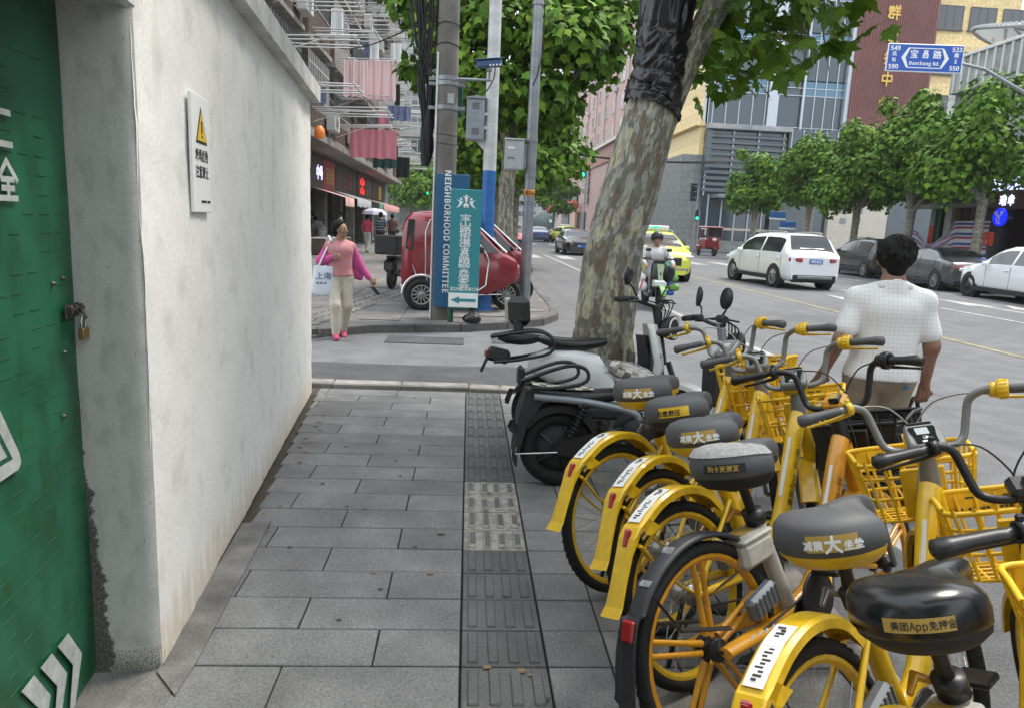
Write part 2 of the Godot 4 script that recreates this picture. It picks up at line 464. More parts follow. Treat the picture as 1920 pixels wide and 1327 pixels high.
	"2": [[.8,2.4,2.2,.9,4.6,1,5.3,2.8,4.6,5,.7,9.3,5.5,9.3]],
	"3": [[.8,1.2,4.4,1,5.2,3,4,4.7,2.2,4.8],[4,4.7,5.5,6.6,4.4,9,2.4,9.4,.7,8.5]],
	"4": [[4.3,9.4,4.3,.9,.5,6.8,6,6.8]],
	"5": [[5.2,1,1.2,1,1,4.6,3.4,4.1,5.3,5.6,5.2,8,3.2,9.4,.7,8.7]],
	"B": [[1,.8,1,9.4],[1,.8,4,.9,5,2.8,4,4.8,1,4.9],[4,4.8,5.6,7,4.2,9.3,1,9.4]],
	"8": [[3,.8,5,2,5,3.6,3,4.8,1,3.6,1,2,3,.8],[3,4.8,5.5,6.4,5.3,8.3,3,9.4,.7,8.3,.6,6.4,3,4.8]],
	}

# strokes of a text as quads or thick bars; place(p, lift) gives the point for p (x right, y up, in units of one character)
func ink(st: SurfaceTool, text: String, place: Callable, weight := 0.09, step := 1.08, down := false, thick := 0.0) -> void:
	var pen := Vector2.ZERO
	var k := 0
	st.set_smooth_group(-1)
	for ch in text:
		var wide := 1.0
		if ch.unicode_at(0) < 128:
			wide = 0.66
		if G.has(ch):
			for stroke in G[ch]:
				for i in range(0, stroke.size() - 2, 2):
					var a := Vector2(stroke[i], 10.0 - stroke[i + 1]) / 10.0
					var b := Vector2(stroke[i + 2], 10.0 - stroke[i + 3]) / 10.0
					if down and wide < 1.0:
						a.x += 0.17
						b.x += 0.17
					a += pen
					b += pen
					var d := (b - a).normalized()
					var s := Vector2(-d.y, d.x) * weight * 0.5
					a -= d * weight * 0.45
					b += d * weight * 0.45
					k += 1
					var e := 0.0004 * (k % 9) + thick
					var cuts := 1 if thick > 0.0 else maxi(1, int((b - a).length() / 0.22))
					var q := []
					for cut in cuts:
						var p0 := a.lerp(b, float(cut) / cuts)
						var p1 := a.lerp(b, float(cut + 1) / cuts)
						q = [place.call(p0 - s, e), place.call(p0 + s, e), place.call(p1 + s, e), place.call(p1 - s, e)]
						for j in [0, 1, 2, 0, 2, 3]:
							st.add_vertex(q[j])
					if thick > 0.0:
						var w := [place.call(a - s, 0.0), place.call(a + s, 0.0), place.call(b + s, 0.0), place.call(b - s, 0.0)]
						for j in 4:
							var h := (j + 1) % 4
							for vtx in [q[j], w[j], w[h], q[j], w[h], q[h]]:
								st.add_vertex(vtx)
		if down:
			pen.y -= step
		else:
			pen.x += step * wide
	
# flat writing at a corner point, x axis and y axis of length = character size
func ink_flat(called: String, text: String, at: Vector3, xa: Vector3, ya: Vector3, m: Material, parent: Node, weight := 0.09, step := 1.08, down := false, thick := 0.0) -> MeshInstance3D:
	var st := begin()
	var n := xa.cross(ya).normalized() * xa.length()
	ink(st, text, func(p, e): return at + xa * p.x + ya * p.y + n * e, weight, step, down, thick)
	return obj(called, st, m, parent)

func latin(called: String, text: String, at: Transform3D, size: float, m: Material, parent: Node, bold := true, depth := 0.002) -> MeshInstance3D:
	var f := SystemFont.new()
	f.font_names = PackedStringArray(["Droid Sans"])
	f.font_weight = 700 if bold else 400
	var t := TextMesh.new()
	t.text = text
	t.font = f
	t.font_size = 64
	t.pixel_size = size / 64.0
	t.depth = depth
	var o := MeshInstance3D.new()
	o.mesh = t
	o.material_override = m
	o.name = called
	parent.add_child(o, true)
	o.transform = at
	return o

func basis3(x: Vector3, y: Vector3) -> Basis:
	return Basis(x.normalized(), y.normalized(), x.cross(y).normalized())

func _ready() -> void:
	rng.seed = 20240611
	glyphs()
	light_and_camera()
	make_materials()
	ground()
	boundary_wall()
	gate()
	buildings()
	street_things()
	trees()
	cars_and_carts()
	people()
	parked_scooters()
	share_bikes()
	small_things()

func light_and_camera() -> void:
	var cam := Camera3D.new()
	cam.name = "camera"
	cam.fov = 52.35
	cam.near = 0.05
	cam.far = 900.0
	cam.transform = Transform3D(Basis(V3(0.9973, 0.0442, 0.0582), V3(-0.0331, 0.9831, -0.18), V3(-0.0652, 0.1776, 0.9819)).orthonormalized(), V3(0, 1.5, 0))
	add_child(cam)
	cam.current = true
	var env := Environment.new()
	env.background_mode = Environment.BG_SKY
	var sky := Sky.new()
	var sm := ProceduralSkyMaterial.new()
	sm.sky_top_color = Color(0.83, 0.86, 0.89)
	sm.sky_horizon_color = Color(0.88, 0.895, 0.91)
	sm.sky_curve = 0.12
	sm.ground_bottom_color = Color(0.42, 0.42, 0.42)
	sm.ground_horizon_color = Color(0.7, 0.71, 0.72)
	sm.sun_angle_max = 30.0
	sm.energy_multiplier = 1.0
	sky.sky_material = sm
	env.sky = sky
	env.background_energy_multiplier = 1.0
	env.tonemap_mode = Environment.TONE_MAPPER_LINEAR
	env.tonemap_exposure = 3.05
	env.ssao_enabled = true
	env.ssil_enabled = true
	env.sdfgi_enabled = true
	env.fog_enabled = true
	env.fog_density = 0.0004
	env.fog_light_color = Color(0.86, 0.89, 0.92)
	var we := WorldEnvironment.new()
	we.name = "world_environment"
	we.environment = env
	add_child(we)
	var sun := DirectionalLight3D.new()
	sun.name = "sun"
	sun.light_energy = 0.5
	sun.light_color = Color(1.0, 0.97, 0.93)
	sun.light_angular_distance = 14.0
	sun.shadow_enabled = true
	sun.rotation_degrees = V3(-60, 125, 0)
	add_child(sun)

func make_materials() -> void:
	var speck := RandomNumberGenerator.new()
	speck.seed = 5
	var coarse := field(512, 3, 0.006, 4)
	var fine := field(512, 4, 0.16, 2)
	var asphalt_tex := tex_from(512, func(x, y):
		var i: int = y * 512 + x
		var v: float = 0.62 + 0.2 * fine[i] / 255.0 + 0.14 * coarse[i] / 255.0 + (speck.randf() - 0.5) * 0.26
		if speck.randf() < 0.02:
			v += 0.25
		return Color(v, v, v * 1.005))
	var patches := mottle(256, 21, 0.03, 0.008, 0.3)
	mat("asphalt", lin(0.235, 0.237, 0.245), 0.92, 0, {"tex": asphalt_tex, "tri": 0.55, "world": true, "over": mottle(256, 22, 0.04, 0.012, 0.16), "over_tri": 0.05, "bump": height_tex(256, 8, 0.2, 2), "depth": 0.25})
	mat("asphalt_worn", lin(0.225, 0.226, 0.232), 0.92, 0, {"tex": asphalt_tex, "tri": 0.55, "world": true, "over": patches, "over_tri": 0.2})
	mat("asphalt_dark", lin(0.14, 0.142, 0.149), 0.93, 0, {"tex": asphalt_tex, "tri": 0.9, "world": true, "over": patches, "over_tri": 0.16})
	var granite := tex_from(512, func(x, y):
		var i: int = y * 512 + x
		var v: float = 0.62 + 0.16 * fine[i] / 255.0 + 0.16 * coarse[i] / 255.0 + (speck.randf() - 0.5) * 0.24
		var q := speck.randf()
		if q < 0.02:
			v += 0.42
		elif q < 0.03:
			v -= 0.2
		return Color(v, v, v))
	var grime := mottle(256, 31, 0.02, 0.007, 0.34)
	var faint := mottle(256, 32, 0.03, 0.012, 0.15)
	for k in 5:
		var t := 0.295 + 0.02 * k
		mat("paver_%d" % k, lin(t * 1.0, t * 1.0, t * 0.99), 0.78, 0, {"tex": granite, "tri": 0.75, "world": true, "over": faint, "over_tri": 0.6})
	for k in 3:
		var t := 0.165 + 0.016 * k
		mat("tactile_%d" % k, lin(t, t, t * 1.01), 0.7, 0, {"tex": granite, "tri": 0.9, "world": true, "over": faint, "over_tri": 0.7})
	var worn_a := field(256, 61, 0.03, 4)
	var worn := tex_from(256, func(x, y):
		var v: float = worn_a[y * 256 + x] / 255.0
		return Color(0.5, 0.485, 0.46).lerp(Color(0.6, 0.58, 0.545), smoothstep(0.3, 0.62, v)) * (0.93 + 0.14 * speck.randf()))
	mat("tactile_worn", Color(1, 1, 1), 0.85, 0, {"tex": worn, "tri": 1.3, "world": true})
	mat("paver_pale", lin(0.47, 0.46, 0.435), 0.8, 0, {"tex": granite, "tri": 1.6, "world": true, "over": grime, "over_tri": 0.5})
	mat("joint_dirt", lin(0.1, 0.095, 0.087), 0.95, 0, {"tex": granite, "tri": 2.0, "world": true})
	mat("cement", lin(0.42, 0.405, 0.375), 0.9, 0, {"tex": granite, "tri": 1.1, "world": true, "over": grime, "over_tri": 1.1, "bump": height_tex(256, 14, 0.05, 4), "depth": 0.5})
	mat("soil", lin(0.12, 0.095, 0.068), 0.98, 0, {"tex": asphalt_tex, "tri": 2.5, "world": true, "bump": height_tex(256, 15, 0.09, 4), "depth": 1.0})
	mat("kerb_pale", lin(0.66, 0.62, 0.56), 0.85, 0, {"tex": granite, "tri": 1.4, "world": true, "over": grime, "over_tri": 0.6})
	mat("kerb_grey", lin(0.31, 0.3, 0.285), 0.88, 0, {"tex": granite, "tri": 1.4, "world": true, "over": grime, "over_tri": 0.4, "bump": height_tex(256, 16, 0.04, 4), "depth": 0.6})
	for k in 4:
		var t := 0.34 + 0.025 * k
		mat("far_slab_%d" % k, lin(t, t * 0.945, t * 0.9), 0.85, 0, {"tex": granite, "tri": 0.9, "world": true, "over": grime, "over_tri": 0.22})
	mat("far_pave", lin(0.36, 0.343, 0.32), 0.85, 0, {"tex": granite, "tri": 0.7, "world": true, "over": grime, "over_tri": 0.15})
	mat("line_white", lin(0.82, 0.82, 0.81), 0.8, 0, {"tex": granite, "tri": 1.0, "world": true, "over": patches, "over_tri": 0.7})
	mat("line_yellow", lin(0.56, 0.47, 0.27), 0.8, 0, {"tex": granite, "tri": 1.0, "world": true, "over": patches, "over_tri": 0.7})
	mat("concrete", lin(0.36, 0.335, 0.295), 0.9, 0, {"tex": granite, "tri": 0.8, "over": grime, "over_tri": 0.35, "bump": height_tex(256, 17, 0.05, 4), "depth": 0.3})
	mat("black_plastic", lin(0.012, 0.012, 0.013), 0.42)
	mat("black_matt", lin(0.016, 0.016, 0.017), 0.7)
	mat("grey_rubber", lin(0.075, 0.077, 0.08), 0.62, 0, {"bump": height_tex(128, 44, 0.12, 2), "depth": 0.03, "tri": 6.0})
	mat("tyre", lin(0.014, 0.014, 0.014), 0.8, 0, {"tex": grime, "tri": 5.0})
	var wear := mottle(256, 91, 0.06, 0.012, 0.24, 0.05)
	mat("bike_yellow", lin(0.96, 0.6, 0.012), 0.34, 0, {"coat": 0.35, "tex": wear, "tri": 1.7})
	mat("bike_orange", lin(0.80, 0.36, 0.012), 0.36, 0, {"coat": 0.35, "tex": wear, "tri": 1.9})
	mat("basket_yellow", lin(0.96, 0.58, 0.012), 0.5, 0, {"tex": wear, "tri": 2.2})
	mat("steel", lin(0.42, 0.42, 0.41), 0.38, 0.75, {"tex": wear, "tri": 2.0})
	mat("silver_paint", lin(0.30, 0.30, 0.285), 0.42, 0.35, {"tex": wear, "tri": 2.0})
	mat("chrome", lin(0.7, 0.7, 0.7), 0.16, 0.95)
	mat("galvanised", lin(0.36, 0.38, 0.4), 0.45, 0.55, {"tex": wear, "tri": 0.8})
	mat("white_paint", lin(0.74, 0.74, 0.73), 0.5, 0, {"tex": wear, "tri": 0.9})
	mat("off_white", lin(0.6, 0.58, 0.52), 0.55, 0, {"tex": wear, "tri": 2.5})
	mat("white_ink", lin(0.8, 0.8, 0.79), 0.6)
	mat("black_ink", lin(0.02, 0.02, 0.02), 0.6)
	mat("gold_ink", lin(0.45, 0.29, 0.06), 0.5)
	mat("grey_steel", lin(0.16, 0.175, 0.19), 0.4, 0.4)
	mat("tail_red", lin(0.30, 0.012, 0.016), 0.15, 0, {"coat": 0.6})
	mat("glass_dark", lin(0.016, 0.019, 0.022), 0.06, 0, {"coat": 0.3})
	mat("car_screen", lin(0.016, 0.019, 0.022), 0.05, 0, {"coat": 0.5})
	mat("glass_clear", lin(0.5, 0.55, 0.56), 0.03, 0, {"alpha": 0.22})
	mat("lamp_lens", lin(0.7, 0.7, 0.7), 0.1, 0.2, {"coat": 0.5})
	mat("sticker", lin(0.72, 0.72, 0.7), 0.5)
	mat("green_paint", lin(0.012, 0.10, 0.05), 0.45, 0, {"tex": wear, "tri": 0.9})
	mat("skin", lin(0.36, 0.2, 0.135), 0.6, 0, {"tex": mottle(128, 71, 0.05, 0.02, 0.14), "tri": 6.0})
	mat("hair", lin(0.012, 0.01, 0.009), 0.75, 0, {"spec": 0.25})

func slab(parent: Node, called: String, c: Vector3, s: Vector3, m: Material, bev := 0.003) -> void:
	var key := "%0.3f_%0.3f_%0.3f" % [s.x, s.y, s.z]
	if not box_meshes.has(key):
		var st := begin()
		box(st, Vector3.ZERO, s, bev)
		box_meshes[key] = finish(st)
	var o := MeshInstance3D.new()
	o.mesh = box_meshes[key]
	o.material_override = m
	o.name = called
	parent.add_child(o, true)
	o.position = c

func flat_poly(st: SurfaceTool, poly: PackedVector2Array, y0: float, y1: float) -> void:
	# poly in (x, z); raised block from y0 to y1
	prism(st, poly, y1 - y0, Transform3D(Basis(V3(1, 0, 0), V3(0, 0, 1), V3(0, 1, 0)), V3(0, y0, 0)))

func ground() -> void:
	var st := begin()
	sheet(st, 8, 8, func(u, v): return V3(-300 + 600 * u, -0.12, 200 - 700 * v), true)
	struct("road", st, M.asphalt)
	# the resurfaced band across the side street
	st = begin()
	sheet(st, 20, 1, func(u, v):
		var x: float = -8.0 + 9.4 * u
		return V3(x, -0.114, -6.9 - 0.075 * (x + 1.2) * 0.3 - (1.12 + 0.03 * sin(x * 3.0)) * v), true)
	struct("road_patch", st, M.asphalt_dark)
	# older, darker surfacing beside the kerb, ending in a ragged seam
	st = begin()
	sheet(st, 30, 4, func(u, v):
		var x: float = 1.6 + 6.2 * u
		return V3(x, -0.1155, lerpf(-4.35 - 0.13 * (x - 3.0) + 0.03 * sin(x * 7.0), 9.0, v)), false)
	struct("road_patch", st, M.asphalt_worn)
	# near pavement body with a rounded corner
	var edge := PackedVector2Array([V2(-1.6, 3.0), V2(-1.6, -6.42)])
	for k in 9:
		var t := PI * 0.5 * k / 8.0
		edge.append(V2(0.05 + 1.45 * sin(t), -5.05 - 1.42 * cos(t)))
	edge.append(V2(1.5, 3.0))
	st = begin()
	flat_poly(st, edge, -0.3, -0.034)
	var pave := struct("pavement", st, M.joint_dirt)
	# slabs, laid in rows across the walk
	var rows := 30
	for r in rows:
		var z := -2.243 + 1.8 - 0.225 * (r + 0.5)
		var z_top := z - 0.1125
		if z_top < -6.46:
			break
		var x := 0.018
		var odd := absi(r) % 2 == 0
		var first := 0.3 if odd else 0.6
		var left := -0.965 - 0.087 * (-2.233 - z) * 1.0 + 0.045
		if z > -3.42:
			left = -0.9 + 0.03 * (z + 2.4)
		if z > -2.2:
			left = -0.89
		var w := first
		while x > left + 0.02:
			var x0 := maxf(x - w, left)
			if x - x0 > 0.03:
				slab(pave, "paving_slab", V3((x + x0) * 0.5, -0.015 + rng.randf_range(-0.0015, 0.0015), z), V3(snappedf(x - x0 - 0.006, 0.001), 0.03, 0.219), M["paver_%d" % rng.randi_range(0, 4)])
			x = x0
			w = 0.6
		tactile(pave, z, r)
		# beyond the ribbed strip, out to the kerb
		x = 0.322
		var far := 1.36
		if z < -4.9:
			far = 0.05 + sqrt(maxf(0.0, 1.29 * 1.29 - pow(-5.05 - z, 2)))
		var widths := [0.225, 0.24, 0.3, 0.3, 0.3]
		for k in widths.size():
			var x1 := minf(x + widths[k], far)
			if x1 - x > 0.04 and z_top > -6.3:
				var pale: bool = (k == 1 and z > -3.9) or (k > 1 and rng.randf() < 0.2)
				slab(pave, "paving_slab", V3((x + x1) * 0.5, -0.015 + rng.randf_range(-0.0015, 0.0015), z), V3(snappedf(x1 - x - 0.006, 0.001), 0.03, 0.219), M.paver_pale if pale else M["paver_%d" % rng.randi_range(0, 4)])
			x = x1
	# kerb stones: along the side street, round the corner, along the road
	var path := []
	path.append(V3(-1.75, 0, -6.56))
	for k in 3:
		path.append(V3(-1.2 + 0.62 * k, 0, -6.56 - 0.01 * k))
	for k in 9:
		var t := PI * 0.5 * k / 8.0
		path.append(V3(0.05 + 1.42 * sin(t), 0, -5.05 - 1.5 * cos(t)))
	for k in 8:
		path.append(V3(1.475, 0, -4.3 + 0.95 * k))
	kerb_stones(pave, path, 0.17, 0.008, M.kerb_pale, 0.0)
	# cement strip at the foot of the wall and the threshold before the gate
	st = begin()
	prism(st, PackedVector2Array([V2(-0.975, -2.2), V2(-1.06, -3.38), V2(-0.93, -3.42), V2(-0.868, -2.25), V2(-0.87, -2.08)]), 0.02, Transform3D(Basis(V3(1, 0, 0), V3(0, 0, 1), V3(0, 1, 0)), V3(0, -0.014, 0)))
	obj("cement_strip", st, M.cement, pave)
	st = begin()
	prism(st, PackedVector2Array([V2(-1.3, 0.4), V2(-1.3, -2.3), V2(-0.98, -2.3), V2(-0.878, -2.07), V2(-0.878, 0.4)]), 0.02, Transform3D(Basis(V3(1, 0, 0), V3(0, 0, 1), V3(0, 1, 0)), V3(0, -0.022, 0)))
	obj("threshold", st, M.cement, pave)
	# loose soil in the gap along the wall
	st = begin()
	var nz := noise(91, 6.0, 3)
	sheet(st, 40, 4, func(u, v):
		var z: float = -3.38 - 2.95 * u
		var x: float = -1.075 - 0.087 * (-3.38 - z) + 0.1 * v
		return V3(x, -0.03 + 0.022 * (nz.get_noise_2d(x, z) + 0.6) * sin(PI * clampf(v, 0.02, 0.98)) + 0.012 * (1.0 - v), z), true)
	var soil := obj("soil_gap", st, M.soil, pave)
	soil.set_meta("kind", "stuff")
	# a scatter of small dry leaves and grit
	var lm := begin()
	for k in 70:
		var p := V3(rng.randf_range(-0.85, 1.3), 0.004, rng.randf_range(-6.2, -1.2))
		if k < 30:
			p = V3(-1.0 - 0.087 * k * 0.1 + rng.randf_range(0.02, 0.14), 0.006, -3.3 - 0.1 * k)
		var a := rng.randf() * TAU
		var s := rng.randf_range(0.006, 0.022)
		lm.set_smooth_group(-1)
		var c := []
		for j in 5:
			var t := a + TAU * j / 5.0
			c.append(p + V3(cos(t), rng.randf_range(0.0, 0.25), sin(t) * 0.7) * s)
		for j in [0, 1, 2, 0, 2, 3, 0, 3, 4]:
			lm.add_vertex(c[j])
	var gum := begin()
	for k in 40:
		lathe(gum, [V2(0.0001, 0.0018), V2(rng.randf_range(0.005, 0.011), 0.0016), V2(rng.randf_range(0.011, 0.014), 0.0)], 9, Transform3D(Basis(), V3(rng.randf_range(-0.8, 1.3), 0.0012, rng.randf_range(-6.2, -1.4))))
	var go := obj("gum_spots", gum, M.joint_dirt)
	go.set_meta("kind", "stuff")
	tag(go, "dark flattened gum spots on the near pavement", "stains")
	var lo := obj("leaf_litter", lm, mat("dry_leaf", lin(0.2, 0.14, 0.075), 0.9, 0, {"two": true}))
	lo.set_meta("kind", "stuff")
	tag(lo, "small dry leaves and grit scattered on the near pavement", "litter")
	far_pavements()
	markings()

func tactile(pave: Node, z: float, r: int) -> void:
	var worn := z < -3.15 and z > -4.05
	var m: Material = M.tactile_worn if worn else M["tactile_%d" % rng.randi_range(0, 2)]
	if not box_meshes.has("tactile"):
		var st := begin()
		box(st, V3(0, 0, 0), V3(0.294, 0.03, 0.219), 0.003)
		for k in 4:
			box(st, V3(-0.108 + 0.072 * k, 0.0155, 0), V3(0.038, 0.014, 0.185), 0.005)
		box_meshes["tactile"] = finish(st)
	var o := MeshInstance3D.new()
	o.mesh = box_meshes["tactile"]
	o.material_override = m
	o.name = "tactile_slab"
	pave.add_child(o, true)
	o.position = V3(0.17, -0.0165 + rng.randf_range(-0.001, 0.001), z)
	if worn:
		# the ribs show dark where the dirt has been walked off
		var st := begin()
		for k in 4:
			box(st, V3(-0.108 + 0.072 * k + rng.randf_range(-0.004, 0.004), 0.0217, rng.randf_range(-0.01, 0.01)), V3(0.026, 0.004, 0.14 + rng.randf_range(-0.03, 0.03)), 0.002)
		obj("rib", st, M.tactile_2, o)

func kerb_stones(parent: Node, path: Array, wide: float, top: float, m: Material, base := 0.0, low := -0.3) -> void:
	for i in path.size() - 1:
		var a: Vector3 = path[i]
		var b: Vector3 = path[i + 1]
		var d := b - a
		var st := begin()
		box(st, Vector3.ZERO, V3(d.length() - 0.006, top - low, wide), 0.012)
		var o := obj("kerb_stone", st, m, parent)
		o.transform = Transform3D(Basis(Vector3.UP, atan2(-d.z, d.x)), (a + b) * 0.5 + V3(0, (top + low) * 0.5 + rng.randf_range(-0.003, 0.003), 0))

func far_pavements() -> void:
	# corner across the side street: kerb line from the left, round the corner, then along the road
	var line := [V3(-9, 0, -8.9), V3(-6, 0, -8.9), V3(-4.2, 0, -8.95), V3(-2.9, 0, -9.15), V3(-2.0, 0, -9.75), V3(-1.4, 0, -10.3), V3(-0.75, 0, -10.5), V3(-0.1, 0, -10.7), V3(0.6, 0, -11.1), V3(1.2, 0, -11.65), V3(1.52, 0, -12.4), V3(1.62, 0, -13.4), V3(1.65, 0, -15), V3(1.66, 0, -18)]
	for k in 6:
		line.append(V3(1.66, 0, -22 - 6 * k))
	line.append(V3(1.66, 0, -58))
	var poly := PackedVector2Array()
	for p in line:
		poly.append(V2(p.x, p.z))
	poly.append(V2(-9, -58))
	var st := begin()
	flat_poly(st, poly, -0.3, -0.012)
	var walk := struct("corner_pavement", st, M.far_pave)
	var low := []
	# the kerb is dropped on the left, where the woman steps down
	kerb_stones(walk, line.slice(4), 0.16, 0.004, M.kerb_grey)
	kerb_stones(walk, line.slice(0, 5), 0.16, -0.085, M.kerb_grey)
	# slabs near enough to be told apart
	var x := -5.2
	while x < 1.5:
		var z := -9.0
		var shift := 0.3 if int(round(x / 0.6)) % 2 == 0 else 0.0
		while z > -20.0:
			var c := V2(x + 0.3, z - 0.3 - shift)
			var ok := true
			for q in [V2(-0.3, -0.3), V2(0.3, -0.3), V2(-0.3, 0.3), V2(0.3, 0.3)]:
				if not Geometry2D.is_point_in_polygon(c + q * 1.3, poly):
					ok = false
			# ribbed strip runs through here
			if absf(c.x - strip_x(c.y)) < 0.48:
				ok = false
			if ok:
				slab(walk, "paving_slab", V3(c.x, -0.012 + rng.randf_range(-0.002, 0.002), c.y), V3(0.592, 0.024, 0.592), M["far_slab_%d" % rng.randi_range(0, 3)])
			z -= 0.6
		x += 0.6
	# ribbed guide bricks across the corner
	for i in 34:
		for j in 3:
			var z := -10.2 - 0.3 * i
			var cx := strip_x(z) - 0.21 + 0.21 * j
			if Geometry2D.is_point_in_polygon(V2(cx - 0.1, z + 0.2), poly):
				slab(walk, "guide_brick", V3(cx, -0.006, z), V3(0.18, 0.024, 0.27), M.far_slab_3 if (i + j) % 3 else M.far_slab_0, 0.006)
	# right-hand pavement of the road
	st = begin()
	flat_poly(st, PackedVector2Array([V2(19.2, 20), V2(19.2, -42), V2(24, -46), V2(60, -46), V2(60, 20)]), -0.3, 0.0)
	var rp := struct("right_pavement", st, M.far_pave)
	var l2 := []
	for k in 12:
		l2.append(V3(19.15, 0, 10 - 4.6 * k))
	kerb_stones(rp, l2, 0.16, 0.006, M.kerb_grey)
	st = begin()
	flat_poly(st, PackedVector2Array([V2(17.5, -58), V2(17.5, -200), V2(80, -200), V2(80, -58)]), -0.3, 0.0)
	struct("corner_plaza", st, M.far_pave)
	st = begin()
	flat_poly(st, PackedVector2Array([V2(-12, -66), V2(1.5, -66), V2(1.5, -300), V2(-60, -300), V2(-60, -66)]), -0.3, 0.0)
	struct("far_pavement", st, M.far_pave)

func strip_x(z: float) -> float:
	return -2.35 - (z + 10.2) * 0.17

func mark(called: String, pts: Array, m: Material) -> void:
	# a painted shape lying on the road, outline in (x, z)
	var poly := PackedVector2Array()
	for p in pts:
		poly.append(V2(p[0], p[1]))
	var st := begin()
	var idx := Geometry2D.triangulate_polygon(poly)
	st.set_smooth_group(-1)
	for i in range(0, idx.size(), 3):
		var t := [poly[idx[i]], poly[idx[i + 1]], poly[idx[i + 2]]]
		if (t[1] - t[0]).cross(t[2] - t[0]) < 0:
			t.reverse()
		for q in t:
			st.add_vertex(V3(q.x, -0.115, q.y))
	struct(called, st, m)

func stripe(called: String, x: float, z0: float, z1: float, w: float, m: Material) -> void:
	mark(called, [[x - w / 2, z0], [x + w / 2, z0], [x + w / 2, z1], [x - w / 2, z1]], m)

func markings() -> void:
	stripe("centre_line", 8.3, 5, -33, 0.14, M.line_yellow)
	for k in 3:
		stripe("lane_line", 4.2, -9.0 - 4.2 * k, -11.2 - 4.2 * k, 0.13, M.line_white)
	stripe("lane_line", 4.2, -20.5, -40, 0.13, M.line_white)
	for k in 4:
		stripe("lane_line", 12.0, -9.5 - 5.0 * k, -12.5 - 5.0 * k, 0.13, M.line_white)
	stripe("lane_line", 15.5, -8, -36, 0.13, M.line_white)
	stripe("lane_line", 12.0, -36, -60, 0.13, M.line_white)
	for k in 9:
		var x := 3.0 + 1.7 * k
		mark("crossing_stripe", [[x, -36], [x + 0.7, -36], [x + 0.7, -39.5], [x, -39.5]], M.line_white)
	for k in 8:
		var x := 3.0 + 1.9 * k
		mark("crossing_stripe", [[x, -60], [x + 0.8, -60], [x + 0.8, -63.5], [x, -63.5]], M.line_white)
	# direction arrows painted in the far lanes
	for a in [[10.4, -18.2], [13.8, -18.4]]:
		var x: float = a[0]
		var z: float = a[1]
		mark("lane_arrow", [[x - 0.09, z + 2.6], [x + 0.09, z + 2.6], [x + 0.09, z], [x + 0.42, z], [x, z - 2.1], [x - 0.42, z], [x - 0.09, z]], M.line_white)
		mark("lane_arrow", [[x + 0.09, z + 1.9], [x + 0.7, z + 0.9], [x + 1.0, z + 1.5], [x + 1.1, z - 0.6], [x + 0.45, z + 0.5], [x + 0.6, z + 0.7], [x + 0.09, z + 1.5]], M.line_white)
	# faded bicycle-lane mark by the kerb
	mark("lane_mark", [[2.35, -3.3], [2.5, -3.3], [2.5, -5.2], [2.35, -5.2]], M.line_white)
	# utility covers and cracks in the side street
	var st := begin()
	box(st, V3(-0.55, -0.117, -9.75), V3(1.05, 0.02, 0.55), 0.004)
	box(st, V3(0.62, -0.117, -9.95), V3(0.5, 0.018, 0.5), 0.004)
	struct("utility_covers", st, M.asphalt_dark)
	st = begin()
	lathe(st, [V2(0.001, 0.02), V2(0.28, 0.02), V2(0.3, 0.0)], 20, Transform3D(Basis(), V3(-0.2, -0.126, -7.4)))
	struct("manhole_cover", st, M.asphalt_dark)

func wall_frame() -> Transform3D:
	# x along the wall away from the camera, y up, z out of the wall towards the street
	return Transform3D(Basis(V3(-0.0865, 0, -0.9963), Vector3.UP, V3(0.9963, 0, -0.0865)), V3(-0.969, 0, -2.233))

